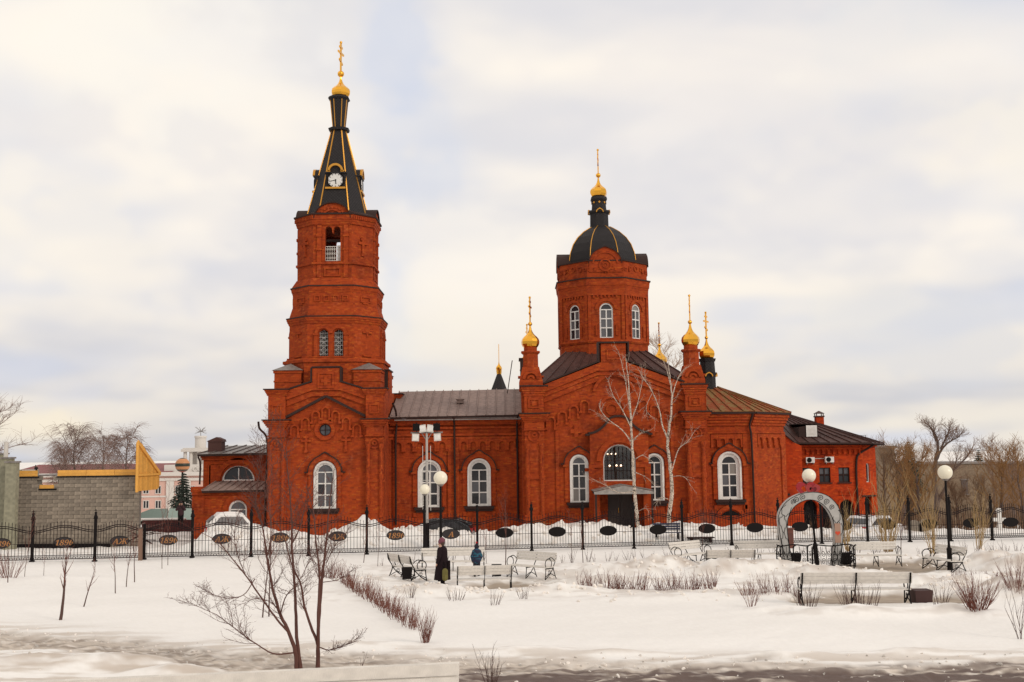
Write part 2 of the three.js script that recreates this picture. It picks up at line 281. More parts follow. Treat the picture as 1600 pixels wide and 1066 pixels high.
function groundInfo(x, z) {
  let h = z > -22 ? 2.05 * sstep(-21.5, -11, z) : 0;
  if (z < -88) h -= 8 * sstep(-88, -150, z) - 9 * sstep(-260, -900, z);
  h -= 1.4 * sstep(-63, -71, z) * sstep(12, 17, x) * (1 - sstep(-200, -400, z));
  const d = z - fenceZ(x), behind = sstep(-0.6, -3.6, d);
  const jag = d < 0 && z > -90 ? fbm(x * 1.1, z * 1.1, 7, 3) - 0.5 : 0;
  if (d < 0 && z > -90) h += behind * (pl(ridge, x) * (0.9 + 0.5 * jag) * (1 - 0.7 * sstep(-5.5, -9.5, d)) * (0.8 + 0.5 * noise(x * 1.6, z * 1.6, 81)) - 0.06);
  let m = 0, dirt = 0;
  for (const [mx, mz, mh, rx, rz] of MOUNDS) { const q = ((x - mx) / rx) ** 2 + ((z - mz) / rz) ** 2; if (q < 4) { const e = mh * Math.exp(-q * 1.1) * (1 - 0.05 * q); m = Math.max(m, e) + Math.min(m, e) * 0.5; } }
  m = Math.max(m, 0); h += m * (0.84 + 0.5 * fbm(x * 2.2, z * 2.2, 2, 3)) ;
  if (m > 0.08) dirt = sstep(0.38, 0.66, fbm(x * 1.4, z * 3.4, 5, 4)) * Math.min(1, m * 3) * 0.7;
  const tread = z > -52 && z < -35 ? sstep(-52, -48, z) * (1 - sstep(-39, -36, z)) * sstep(-9, -5, x) * (0.4 + 0.8 * fbm(x * 0.5, z * 0.5, 71, 3)) : 0;
  if (tread) dirt = Math.max(dirt, tread * sstep(0.46, 0.68, fbm(x * 1.3, z * 2.6, 25, 4)) * 0.55);
  let bare = 0;
  for (const [mx, mz, dd, rx, rz] of HOLLOWS) { const q0 = ((x - mx) / rx) ** 2 + ((z - mz) / rz) ** 2; if (q0 > 1.9) continue; const q = q0 + (fbm(x * 1.7, z * 1.7, 11, 3) - 0.5) * 1.2; const s = 1 - sstep(0.5, 1.15, q); h -= dd * s; if (s > 0.05) { h = lerp(h, -dd, s * 0.9); } bare = Math.max(bare, s * sstep(0.04, 0.1, dd)); }
  const pm = z > -40 && z < -15 ? pathMask(x, z) : 0;
  h -= pm * 0.09;
  h += (fbm(x * 0.35, z * 0.35, 1, 3) - 0.5) * 0.12 + (fbm(x * 2.1, z * 2.6, 4, 3) - 0.5) * (0.035 + 0.16 * pm + 0.05 * (m > 0.05 ? 1 : 0) + (d < -1 ? 0.12 : 0) + 0.1 * tread) + tread * (noise(x * 3.1, z * 2.7, 61) - 0.5) * 0.09 + (fbm(x * 8, z * 9, 9, 2) - 0.5) * (0.012 + 0.03 * pm);
  if (d < -1 && z > -75) dirt = Math.max(dirt, sstep(0.48, 0.74, fbm(x * 0.9, z * 2.2, 15, 4)) * 0.45);
  return { h, dirt, bare, pm };
}
const HT = (x, z) => groundInfo(x, z).h;
{
  const rows = 460, cols = 620, pos = [], col = [], idx = [];
  const zs = []; for (let j = 0; j <= rows; j++) { const t = j / rows; zs.push(t < 0.1 ? lerp(6, -16, t / 0.1) : t < 0.88 ? -1 / lerp(1 / 16, 1 / 76, (t - 0.1) / 0.78) : -76 * Math.pow(38, (t - 0.88) / 0.12)); }
  for (const z of zs) for (let i = 0; i <= cols; i++) {
    const s = Math.max(16, -z) * 0.62, x = (i / cols * 2 - 1) * s, g = groundInfo(x, z);
    pos.push(x, g.h, z);
    const grain = hash(Math.round(x * 40), Math.round(z * 40), 1), g2 = fbm(x * 3, z * 5, 21, 3), tint = fbm(x * 0.25, z * 0.5, 31, 3);
    let c = [lerp(0.80, 0.88, tint) * (0.965 + 0.035 * grain), lerp(0.77, 0.85, tint) * (0.965 + 0.035 * grain), lerp(0.74, 0.82, tint) * (0.96 + 0.04 * grain)];
    const mix = (k, s2) => { c = c.map((v, q) => lerp(v, k[q], s2)); };
    if (g.dirt > 0) mix([0.40, 0.32, 0.26], g.dirt);
    if (g.pm > 0) {
      const f = fbm(x * 1.3, z * 6, 41, 4), wet = sstep(-26.1, -24.7, z + (f - 0.5) * 2.4) * sstep(-5, 0, x + (f - .5) * 6);
      mix([0.48, 0.405, 0.335], g.pm * 0.9); mix([0.24, 0.19, 0.155], g.pm * sstep(0.44, 0.62, f * 0.75 + g2 * 0.25) * 0.85); const sp = 0.72 + 0.56 * noise(x * 11, z * 17, 91), sp2 = sstep(0.62, 0.85, noise(x * 7, z * 9, 95)); c = c.map((v) => v * lerp(1, sp, g.pm * 0.75)); mix([0.78, 0.73, 0.68], g.pm * sp2 * 0.5); mix([0.115, 0.078, 0.066], wet * g.pm * sstep(0.28, 0.44, f * 0.6 + g2 * 0.4));
    }
    if (z > -40 && z < -22) { const a = pl(pTop, x), near = sstep(a - 2.2, a + 0.2, z), f = fbm(x * 0.8, z * 4.2, 51, 4); mix([0.50, 0.42, 0.35], near * sstep(0.42, 0.64, f) * 0.8 * (1 - g.pm)); }
    if (g.bare > 0) mix([0.30, 0.235, 0.175].map((v) => v * (0.75 + 0.6 * g2)), g.bare * 0.95);
    col.push(...c);
  }
  for (let j = 0; j < rows; j++) for (let i = 0; i < cols; i++) { const a = j * (cols + 1) + i, b = a + cols + 1; idx.push(a, a + 1, b, b, a + 1, b + 1); }
  const g = new THREE.BufferGeometry(); g.setAttribute('position', new THREE.Float32BufferAttribute(pos, 3)); g.setAttribute('color', new THREE.Float32BufferAttribute(col, 3)); g.setIndex(idx); g.computeVertexNormals();
  const m = new THREE.Mesh(g, new THREE.MeshStandardMaterial({ vertexColors: true, roughness: 0.88 })); m.name = numbered('snow_ground'); m.receiveShadow = m.castShadow = true; tag(m, null, null, null, 'structure'); scene.add(m);
}
// ---------------------------------------------------------------- the church
const church = T('church', 'red brick church with tall bell tower, black dome and gold cupolas behind the fence', 'church', [6.17, 0, -73.5]);
const CB = (name, geos, mat = Mt.brick, M) => P(name, geos, mat, church, M);
// arched window: white frame cut by panes; sub-parts frame, pane, sill
function archWindow(parent, M, cx, y0, w, top, o = {}) {
  const fw = o.fw ?? 0.15, win = G('window', parent), r = w / 2, ys = top - r, mb = 0.075, holes = [], d = o.depth ?? 0.22;
  const x0 = cx - r + fw, x1 = cx + r - fw, yb = y0 + fw * 0.7, rows = o.rows ?? 3, ph = (ys - yb) / rows;
  for (let k = 0; k < rows; k++) for (const s of [0, 1]) holes.push(rect(s ? cx + mb / 2 : x0, s ? x1 : cx - mb / 2, yb + k * ph + (k ? mb / 2 : 0), yb + (k + 1) * ph - mb / 2));
  const ri = r - fw, lun = [], hb = ys + mb * 0.4, a0 = Math.asin((hb - ys) / ri);
  for (let i = 0; i <= 10; i++) { const a = a0 + (Math.PI - 2 * a0) * i / 10; lun.push([cx + Math.cos(a) * ri, ys + Math.sin(a) * ri]); }
  holes.push(lun);
  P('frame', [ext(archPts(cx, y0, w, top), -d, -d + 0.10, holes), o.reveal ? ext(archPts(cx, y0 - 0.02, w + 0.2, top + 0.1), -d + 0.1, 0.04, [archPts(cx, y0 + 0.02, w - 0.02, top - 0.01)]) : []], Mt.white, win, M);
  holes.forEach((h, i) => P('pane', ext(h, -d + 0.03, -d + 0.045), o.pane || (rnd() < (o.grey ? 0.55 : 0.25) ? Mt.paneGrey : rnd() < 0.15 ? Mt.paneBlind : Mt.pane), win, M));
  if (o.sill !== false) P('sill', [box(cx - r - 0.3, cx + r + 0.3, y0 - 0.2, y0 - 0.02, -0.1, 0.2), box(cx - r - 0.22, cx + r + 0.22, y0 - 0.34, y0 - 0.2, -0.1, 0.1)], o.sillMat || Mt.lead, win, M);
  return win;
}
const keel = (a) => Math.exp(-(((a - Math.PI / 2) / 0.2) ** 2));
function arcBand(cx, cy, ri, ro, z0, z1, kin = 0, kout = 0.16, a0 = 0, n = 24) {
  const p = []; for (let i = 0; i <= n; i++) { const a = a0 + (Math.PI - 2 * a0) * i / n, r = ro * (1 + kout * keel(a)); p.push([cx + Math.cos(a) * r, cy + Math.sin(a) * r]); }
  for (let i = n; i >= 0; i--) { const a = a0 + (Math.PI - 2 * a0) * i / n, r = ri * (1 + kin * keel(a)); p.push([cx + Math.cos(a) * r, cy + Math.sin(a) * r]); }
  return ext(p, z0, z1);
}
// brick surround: jamb strips, imposts and a keel-shaped hood with a dark lead edge
function hood(M, cx, y0, w, top, o = {}) {
  const r = w / 2, ys = top - r, ri = r + 0.16, ro = r + 0.42;
  CB('window_surround', [arcBand(cx, ys, ri, ro, -0.05, 0.14), box(cx - ro - 0.1, cx - ri, ys - 0.16, ys, -0.05, 0.16), box(cx + ri, cx + ro + 0.1, ys - 0.16, ys, -0.05, 0.16),
    box(cx - ro + 0.02, cx - ri - 0.05, y0, ys - 0.16, -0.05, 0.09), box(cx + ri + 0.05, cx + ro - 0.02, y0, ys - 0.16, -0.05, 0.09),
    box(cx - ro, cx - ri, y0 + 0.7, y0 + 0.86, -0.05, 0.13), box(cx + ri, cx + ro, y0 + 0.7, y0 + 0.86, -0.05, 0.13),
    box(cx - ro + 0.04, cx - ri - 0.02, y0 - 0.62, y0 - 0.36, -0.05, 0.1), box(cx + ri + 0.02, cx + ro - 0.04, y0 - 0.62, y0 - 0.36, -0.05, 0.1)], Mt.brick, M);
  CB('hood_flashing', [arcBand(cx, ys, ro + 0.003, ro + 0.06, -0.05, 0.2, 0.16, 0.17), box(cx - ro - 0.22, cx - ro - 0.003, ys - 0.03, ys + 0.04, -0.05, 0.2), box(cx + ro + 0.003, cx + ro + 0.22, ys - 0.03, ys + 0.04, -0.05, 0.2)], Mt.lead, M);
}
// one hanging arch of the corbel friezes; s is the spacing
function corbelGeo(s, h = 0.62) {
  const r = s * 0.29, p = [[-s / 2, 0], [-s / 2, h], [s / 2, h], [s / 2, 0], [r, 0]];
  for (let i = 0; i <= 8; i++) { const a = Math.PI * i / 8; p.push([Math.cos(a) * r, h * 0.42 + Math.sin(a) * r]); }
  p.push([-r, 0]); return [ext(p, -0.04, 0.13), box(-s / 2, -r, -0.1, 0.02, -0.04, 0.18), box(r, s / 2, -0.1, 0.02, -0.04, 0.18)];
}
function corbelRow(M, x0, x1, y, n, h) { const s = (x1 - x0) / n, u = corbelGeo(s - 0.006, h); for (let i = 0; i < n; i++) CB('corbel_arch', u.map((g) => tr(g, x0 + (i + 0.5) * s, y, 0)), Mt.brick, M); }
// stepped arches that climb a gable
function corbelStep(M, list, r) { for (const [x, y] of list) CB('corbel_arch', [arcBand(x, y, r * 0.62, r, -0.04, 0.14, 0, 0), box(x - r, x - r * 0.62, y - 0.42, y, -0.04, 0.14), box(x + r * 0.62, x + r, y - 0.42, y, -0.04, 0.14), box(x - r - 0.08, x - r * 0.62, y - 0.55, y - 0.42, -0.04, 0.18), box(x + r * 0.62, x + r + 0.08, y - 0.55, y - 0.42, -0.04, 0.18)], Mt.brick, M); }
const cornice = (x0, x1, y0, y1, p0, p1, n = 3, s = 0) => { const g = []; for (let i = 0; i < n; i++) { const a = i / n, b = (i + 1) / n, p = lerp(p0, p1, b); g.push(box(x0 - p + s, x1 + p - s, lerp(y0, y1, a), lerp(y0, y1, b) - 0.003, -0.3, p)); } return g; };
const greek = (x, y, s, z = 0.12) => [box(x - s * 0.33, x + s * 0.33, y - s, y + s, -0.03, z), box(x - s, x - s * 0.33 - 0.002, y - s * 0.33, y + s * 0.33, -0.03, z), box(x + s * 0.33 + 0.002, x + s, y - s * 0.33, y + s * 0.33, -0.03, z)];
const orthoCross = (x, y, h, z = 0.12) => { const w = h * 0.14; return [box(x - w / 2, x + w / 2, y, y + h, -0.03, z), box(x - h * 0.3, x + h * 0.3, y + h * 0.60, y + h * 0.60 + w, -0.03, z + 0.004), box(x - h * 0.15, x + h * 0.15, y + h * 0.82, y + h * 0.82 + w, -0.03, z + 0.004), box(x - h * 0.11, x + h * 0.11, y - w * 0.3, y + w * 0.7, -0.03, z + 0.004)]; };
const frameBox = (x0, x1, y0, y1, t, z) => ext(rect(x0, x1, y0, y1), -0.03, z, [rect(x0 + t, x1 - t, y0 + t, y1 - t)]);
function sheets(name, parent, a, b, c, d, n, mat, M) {             // sheet-metal slope: eave a-b, ridge d-c, n seamed sheets
  const L = (p, q, t) => p.map((v, i) => lerp(v, q[i], t)), roof = P(name, slab(a, b, c, d, 0.12), Mt.lead, parent, M);
  const lift = (p) => [p[0], p[1] + 0.004, p[2]];
  for (let i = 0; i < n; i++) {
    const t0 = i / n, t1 = (i + 1) / n - 0.004, p0 = lift(L(a, b, t0)), p1 = lift(L(a, b, t1)), q1 = lift(L(d, c, t1)), q0 = lift(L(d, c, t0)), u = rr(0.022, 0.034);
    const up = (p, k) => [p[0], p[1] + k, p[2]];
    P('roof_sheet', [slab(up(p0, u), up(p1, u), up(q1, u), up(q0, u), 0.02), bar(up(p0, u + 0.03), up(q0, u + 0.03), 0.05, 0.07)], mat, roof, M);
  }
  return roof;
}
function goldCross(parent, x, y, z, h, turn = 1.25) {
  const t = h * 0.032, g = [box(-t, t, 0, h, -t * 0.7, t * 0.7), box(-h * 0.24, h * 0.24, h * 0.60, h * 0.60 + 2 * t, -t * 0.69, t * 0.69), box(-h * 0.12, h * 0.12, h * 0.80, h * 0.80 + 2 * t, -t * 0.69, t * 0.69), xf(box(-h * 0.15, h * 0.15, -t, t, -t * 0.68, t * 0.68), M4().makeTranslation(0, h * 0.34, 0).multiply(M4().makeRotationZ(-0.45))), ball(0, h, 0, t * 1.5, 8)];
  return P('cross', g, Mt.gold, parent, M4().makeTranslation(x, y, z).multiply(M4().makeRotationY(turn)));
}
function onion(cx, y0, cz, r, h, n = 10) {
  const pr = [[0.72, 0], [0.84, 0.06], [0.97, 0.16], [1, 0.27], [0.93, 0.38], [0.72, 0.48], [0.49, 0.56], [0.31, 0.65], [0.19, 0.76], [0.12, 0.88], [0.09, 1.0]];
  return flat(lathe(pr.map(([a, b]) => [a * r, b * h]), n)).rotateY(0.2).translate(cx, y0, cz);
}
function octFaces(name, cx, cz, hw, k, y0, y1, th, fn) {            // eight wall panels; fn(i) gives the holes of panel i
  const f = hw * k, ch = (hw - f) / Math.SQRT2, cd = (hw + f) / Math.SQRT2, out = [];
  for (let i = 0; i < 8; i++) { const main = i % 2 === 0, w = main ? f : ch, M = face(cx, cz, i * Math.PI / 4, main ? hw : cd); out.push({ M, w, main }); P(name, ext(rect(-w, w, y0, y1), -th, 0, fn(i, w)), Mt.brick, church, M); }
  return out;
}
// ---- bell tower
{
  const X = -11.3, Z = -69.5, H = 3.5, fz = at0(-66), B = (n, g, m = Mt.brick) => CB(n, g, m, fz);
  const gab = (h, cx) => [[cx - h, -0.6], [cx + h, -0.6], [cx + h, 8.9], [cx + 2.15, 8.95], [cx + 0.85, 9.36], [cx + 0.85, 10.22], [cx - 0.85, 10.22], [cx - 0.85, 9.36], [cx - 2.15, 8.95], [cx - h, 8.9]];
  const wT = 4.5, wB = 1.78, wW = 1.16, wx = X - 0.06;
  CB('tower_wall', ext(gab(H, X), -0.5, 0, [archPts(wx, wB, wW, wT), ringPts(X - 0.08, 6.46, 0.36)]), Mt.brick, fz);
  for (const a of [Math.PI / 2, -Math.PI / 2]) CB('tower_wall', [ext(gab(H - 0.5, 0).map(([x, y]) => [x, Math.min(y, 8.9)]), -0.5, -0.003), ext([[-0.85, 8.9], [0.85, 8.9], [0.85, 10.22], [-0.85, 10.22]], -0.6, -0.003)], Mt.brick, face(X, Z, a, H));
  CB('tower_wall', ext(gab(H, 0), -0.5, 0), Mt.brick, face(X, Z, Math.PI, H));
  for (const s of [-1, 1]) CB('gable_back', [box(X + s * (H - 0.62) - 0.34, X + s * (H - 0.62) - 0.003 + 0.1, 8.9, 10.3, Z - 0.95, Z + 0.95), box(X + s * (H - 0.3) - 0.36, X + s * (H - 0.3) + 0.36, 10.223, 10.30, Z - 1, Z + 1), box(X + s * (H - 0.32) - 0.33, X + s * (H - 0.32) + 0.25, 8.9, 10.22, Z + 0.853, Z + 0.93)], Mt.lead);
  CB('tower_roof', oct(X, Z, 8.75, 3.42, 9.6, 2.9), Mt.lead);
  archWindow(church, fz, wx, wB, wW, wT, { fw: 0.14, reveal: true, grey: true }); hood(fz, wx, wB, wW, wT);
  { const w = G('round_window', church); P('frame', [ring(X - 0.08, 6.46, 0.39, 0.31, -0.2, -0.1, 28), box(X - 0.1, X - 0.06, 6.15, 6.77, -0.17, -0.13), box(X - 0.39, X - 0.103, 6.44, 6.48, -0.17, -0.13), box(X - 0.057, X + 0.23, 6.44, 6.48, -0.17, -0.13)], Mt.lead, w, fz); P('pane', ext(ringPts(X - 0.08, 6.46, 0.33), -0.22, -0.205), Mt.paneGrey, w, fz); }
  B('window_surround', [ring(X - 0.08, 6.46, 0.62, 0.42, -0.04, 0.13, 30)]);
  B('relief_cross', orthoCross(X - 1.2, 5.15, 1.0)); B('relief_cross', orthoCross(X + 1.2, 5.18, 1.0));
  // corner piers, on the front and on the visible right side
  const pier = (M, c, w, yc, yt, ytop) => {
    const L = c - w / 2, R = c + w / 2;
    CB('pier', [box(L, R, -0.6, yc - 1.05, -0.1, 0.22), box(L + 0.06, R - 0.06, yc - 1.05, yc - 0.35, -0.1, 0.30), ...cornice(L + 0.06, R - 0.06, yc - 0.42, yc, 0.3, 0.56, 4, 0.26).map((g) => g), box(L + 0.03, R - 0.03, yc + 0.075, yt, -0.1, 0.33), ...cornice(L + 0.03, R - 0.03, yt, ytop, 0.33, 0.5, 4, 0.3), box(L, R, yc - 1.0, yc - 0.93, -0.05, 0.36), frameBox(c - 0.3, c + 0.3, yc + 0.35, yc + 0.95, 0.09, 0.39), box(L - 0.04, R + 0.04, 3.3, 3.5, -0.05, 0.27)].map((g) => g), Mt.brick, M);
    CB('pier_flashing', [box(L - 0.3, R + 0.3, yc + 0.003, yc + 0.07, -0.2, 0.62), box(L - 0.24, R + 0.24, ytop + 0.003, ytop + 0.07, -0.5, 0.56)], Mt.lead, M);
    for (const s of [-1, 1]) CB('pier_column', lathe([[0.13, 1.0], [0.14, 1.2], [0.10, 1.3], [0.11, 1.6], [0.135, 2.5], [0.11, 3.2], [0.15, 3.3], [0.15, 3.5], [0.11, 3.6], [0.135, 4.3], [0.105, 5.0], [0.12, 5.06], [0.17, 5.2], [0.17, 5.4]], 10).translate(c + s * (w / 2 - 0.16), yc - 7.0 + 0.15, 0.24), Mt.brick, M);
    CB('medallion', [ring(c, yc - 1.42, 0.34, 0.24, 0.1, 0.29, 18), ring(c, yc - 1.42, 0.14, 0.07, 0.1, 0.29, 12)], Mt.brick, M);
  };
  pier(fz, X - 2.95, 1.1, 7.05, 8.55, 8.9); pier(fz, X + 2.95, 1.1, 7.05, 8.55, 8.9);
  const rz = face(X, Z, Math.PI / 2, H); pier(rz, 2.95, 1.1, 7.05, 8.55, 8.9);
  // the stepped gable: copings, raking bands, chevron over the round window
  const coping = (pts, t, z1, M, name = 'coping', mat = Mt.lead, z0 = -0.5) => CB(name, pts.slice(1).map((q, i) => { const p = pts[i], L = Math.hypot(q[0] - p[0], q[1] - p[1]), a = Math.atan2(q[1] - p[1], q[0] - p[0]); return xf(box(-0.02, L + 0.02, 0.003, t, z0, z1 + i * 0.003), M4().makeTranslation(p[0], p[1], 0).multiply(M4().makeRotationZ(a))); }), mat, M);
  const gp = gab(H, X).slice(3, 9).reverse(); coping(gp, 0.09, 0.3, fz);
  B('gable_moulding', [ext([[X - 2.4, 8.3], [X - 0.85, 8.85], [X + 0.85, 8.85], [X + 2.4, 8.3], [X + 2.4, 8.86], [X + 2.15, 8.93], [X + 0.83, 9.34], [X + 0.83, 10.2], [X - 0.83, 10.2], [X - 0.83, 9.34], [X - 2.15, 8.93], [X - 2.4, 8.86]], -0.05, 0.24),
    ext([[X - 2.4, 7.9], [X - 0.85, 8.5], [X + 0.85, 8.5], [X + 2.4, 7.9], [X + 2.4, 8.28], [X + 0.87, 8.83], [X - 0.87, 8.83], [X - 2.4, 8.28]], -0.05, 0.12), frameBox(X - 0.5, X + 0.5, 8.98, 9.95, 0.12, 0.30), ...greek(X, 9.42, 0.3, 0.30)]);
  coping([[X - 2.35, 7.2], [X, 8.42]], 0.15, 0.24, fz, 'coping', Mt.lead, -0.05); coping([[X, 8.42], [X + 2.35, 7.2]], 0.15, 0.245, fz, 'coping', Mt.lead, -0.05);
  corbelStep(fz, [[X - 0.02, 7.62], [X - 0.62, 7.38], [X + 0.58, 7.38], [X - 1.25, 6.98], [X + 1.22, 6.98], [X - 1.9, 6.55], [X + 1.86, 6.55]], 0.27);
  // pedestals on the four corners
  for (const sx of [-1, 1]) for (const sz of [-1, 1]) { const px = X + sx * 2.42, pz = Z + sz * 2.42; CB('pedestal', [box(px - 0.82, px + 0.82, 8.8, 9.95, pz - 0.82, pz + 0.82), box(px - 0.86, px + 0.86, 9.4, 9.5, pz - 0.86, pz + 0.86), box(px - 0.88, px + 0.88, 9.953, 10.12, pz - 0.88, pz + 0.88)], Mt.brick); CB('pedestal_roof', new THREE.ConeGeometry(1.36, 0.48, 4).rotateY(Math.PI / 4).translate(px, 10.12 + 0.245, pz), Mt.roofGrey); }
  // tiers
  const UX = X + 0.12;
  const K = 0.51;
  CB('tower_tier', [oct(UX, Z, 8.9, 3.1, 10.62, 3.1, K), oct(UX, Z, 10.623, 3.2, 10.8, 3.2, K), oct(UX, Z, 10.803, 3.05, 10.9, 2.98, K)]);
  const arch2 = (c, y0, y1, w, d) => [archPts(c - d, y0, w, y1), archPts(c + d, y0, w, y1)];
  const t1 = octFaces('tower_wall', UX, Z, 2.83, K, 10.9, 13.05, 0.45, (i) => i % 2 === 0 ? arch2(0.02, 10.99, 12.66, 0.58, 0.46) : []);
  for (const i of [0, 2, 6]) {
    const M = t1[i].M;
    for (const d of [-0.44, 0.48]) {
      const w = G('window', church), g = [];
      for (let k = -2; k <= 2; k++) g.push(tube([[d + k * 0.115, 10.99, -0.15], [d + k * 0.115, 12.64 - Math.abs(k) * 0.05, -0.15]], 0.009, 5));
      for (let k = 0; k < 6; k++) g.push(bar([d - 0.29, 11.15 + k * 0.26, -0.15], [d + 0.29, 11.15 + k * 0.26, -0.15], 0.014));
      for (let k = 0; k < 4; k++) for (const s of [-1, 1]) g.push(bar([d - s * 0.2, 11.1 + k * 0.3, -0.135], [d + s * 0.2, 11.4 + k * 0.3, -0.135], 0.011));
      P('grille', g, Mt.white, w, M);
    }
    P('window_surround', [arcBand(-0.44, 12.37, 0.36, 0.55, -0.04, 0.12, 0, 0, 0.12), arcBand(0.48, 12.37, 0.36, 0.55, -0.04, 0.123, 0, 0, 0.12), box(-1.02, -0.8, 10.5, 12.3, -0.04, 0.10), box(0.84, 1.06, 10.5, 12.3, -0.04, 0.10), box(-1.08, -0.76, 12.3, 12.42, -0.04, 0.15), box(0.8, 1.12, 12.3, 12.42, -0.04, 0.15), box(-0.1, 0.14, 10.95, 12.2, -0.04, 0.08), box(-1.5, 1.5, 10.92, 11.0, -0.04, 0.14)], Mt.brick, church, M);
  }
  for (const i of [1, 3, 7]) P('relief', [box(-0.35, 0.35, 12.45, 12.55, -0.04, 0.1), box(-0.35, 0.35, 11.0, 11.1, -0.04, 0.1), box(-0.06, 0.06, 12.25, 12.45, -0.04, 0.07)], Mt.brick, church, t1[i].M);
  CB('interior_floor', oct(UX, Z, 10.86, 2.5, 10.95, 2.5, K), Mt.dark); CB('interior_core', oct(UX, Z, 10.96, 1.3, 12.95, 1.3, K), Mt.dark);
  CB('cornice', [oct(UX, Z, 13.05, 2.87, 13.2, 2.92, K), oct(UX, Z, 13.203, 2.95, 13.32, 2.97, K), oct(UX, Z, 13.323, 3.0, 13.45, 3.01, K)]);
  CB('tier_roof', oct(UX, Z, 13.453, 3.04, 13.52, 3.04, K), Mt.lead);
  CB('tower_tier', [oct(UX, Z, 13.52, 2.86, 14.15, 2.68, K), oct(UX, Z, 14.15, 2.66, 15.2, 2.66, K)]);
  for (let i = 0; i < 8; i++) { const main = i % 2 === 0, M = face(UX, Z, i * Math.PI / 4, main ? 2.66 : (2.66 + 2.66 * K) / Math.SQRT2), r = []; if (main) for (let k = -1.5; k <= 1.5; k++) r.push(frameBox(k * 0.58 - 0.19, k * 0.58 + 0.19, 14.45, 14.83, 0.08, 0.07)); else r.push(frameBox(-0.4, 0.4, 14.4, 14.8, 0.09, 0.07), box(-0.2, 0.2, 14.3, 14.42, -0.03, 0.07)); P('relief_panel', r, Mt.brick, church, M); }
  CB('cornice', [oct(UX, Z, 15.0, 2.67, 15.15, 2.71, K), oct(UX, Z, 15.153, 2.73, 15.38, 2.77, K), oct(UX, Z, 15.46, 2.74, 15.95, 2.45, K)]);
  CB('tier_roof', oct(UX, Z, 15.383, 2.81, 15.457, 2.81, K), Mt.lead);
  // belfry
  const open = []; { const c = 0.02, w = 0.97; open.push([c - w / 2, 17.02], [c + w / 2, 17.02], [c + w / 2, 19.0]); for (let i = 0; i <= 8; i++) { const a = Math.PI * i / 8; open.push([c + w / 4 + 0.02 + Math.cos(a) * (w / 4 - 0.02), 19.0 + Math.sin(a) * 0.24]); } open.push([c + 0.04, 18.86], [c, 18.78], [c - 0.04, 18.86]); for (let i = 0; i <= 8; i++) { const a = Math.PI * i / 8; open.push([c - w / 4 - 0.02 + Math.cos(a) * (w / 4 - 0.02), 19.0 + Math.sin(a) * 0.24]); } }
  const t3 = octFaces('tower_wall', UX, Z, 2.37, K, 15.95, 19.6, 0.4, (i) => i % 2 === 0 ? [open] : []);
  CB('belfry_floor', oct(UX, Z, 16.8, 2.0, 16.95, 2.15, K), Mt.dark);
  for (const i of [0, 2, 4, 6]) {
    const M = t3[i].M, B2 = (n, g, m = Mt.brick) => P(n, g, m, church, M);
    B2('belfry_pilaster', [box(-0.95, -0.68, 16.85, 19.3, -0.04, 0.1), box(0.72, 0.99, 16.85, 19.3, -0.04, 0.1), box(-1.0, -0.63, 18.55, 18.72, -0.04, 0.16), box(0.67, 1.04, 18.55, 18.72, -0.04, 0.16), box(-0.98, -0.65, 17.7, 17.84, -0.04, 0.15), box(0.69, 1.02, 17.7, 17.84, -0.04, 0.15), frameBox(-0.5, 0.54, 16.05, 16.62, 0.1, 0.08), box(-0.95, -0.68, 15.98, 16.8, -0.04, 0.08), box(0.72, 0.99, 15.98, 16.8, -0.04, 0.08)]);
    // semicircular gable that rises in front of the spire
    const ar = []; for (let k = 0; k <= 20; k++) { const a = Math.PI * k / 20; ar.push([Math.cos(a) * 1.12 * (1 + 0.03 * keel(a)), 19.72 + Math.sin(a) * 0.98]); }
    B2('belfry_gable', [ext([[-1.12, 19.3], ...[...ar].reverse(), [1.12, 19.3]], -0.35, 0.06), arcBand(0, 19.6, 0.62, 0.74, -0.04, 0.14, 0, 0, 0.15)]);
    const zig = []; for (let k = 0; k < 11; k++) { const a = Math.PI * (k + 0.5) / 11; zig.push(xf(box(-0.06, 0.06, -0.06, 0.06, 0.0, 0.13), M4().makeTranslation(Math.cos(a) * 0.86, 19.62 + Math.sin(a) * 0.80, 0).multiply(M4().makeRotationZ(Math.PI / 4)))); } B2('relief', zig);
    B2('gable_flashing', [ext([...ar.map(([x, y]) => [x * 1.0, y + 0.003]), ...[...ar].reverse().map(([x, y]) => [x * 1.05, 19.72 + (y - 19.72) * 1.055 + 0.01])], -0.8, 0.2)], Mt.lead);
    if (i !== 4) {
      B2('beam', box(-0.6, 0.64, 18.38, 18.52, -0.9, -0.6), Mt.lead);
      const rl = [bar([-0.48, 17.98, -0.2], [0.52, 17.98, -0.2], 0.035), bar([-0.48, 17.08, -0.2], [0.52, 17.08, -0.2], 0.035)]; for (let k = 0; k < 8; k++) { const x = -0.45 + k * 0.135; rl.push(bar([x, 17.08, -0.2], [x, 17.98, -0.2], 0.022)); } for (let k = 0; k < 7; k++) for (let q = 0; q < 3; q++) rl.push(ring(-0.38 + k * 0.135, 17.25 + q * 0.28, 0.06, 0.042, -0.21, -0.19, 8)); B2('railing', rl, Mt.plank);
    }
    if (i === 0) B2('banner', [box(0.27, 0.5, 17.06, 18.06, -0.28, -0.26)], Mt.white);
  }
  for (const i of [1, 3, 5, 7]) P('relief_cross', orthoCross(0, 17.45, 1.15), Mt.brick, church, t3[i].M);
  CB('cornice', [oct(UX, Z, 16.82, 2.5, 16.95, 2.5, K), oct(UX, Z, 19.35, 2.46, 19.5, 2.49, K), oct(UX, Z, 19.503, 2.51, 19.65, 2.53, K), oct(UX, Z, 19.653, 2.56, 19.95, 2.56, K)]);
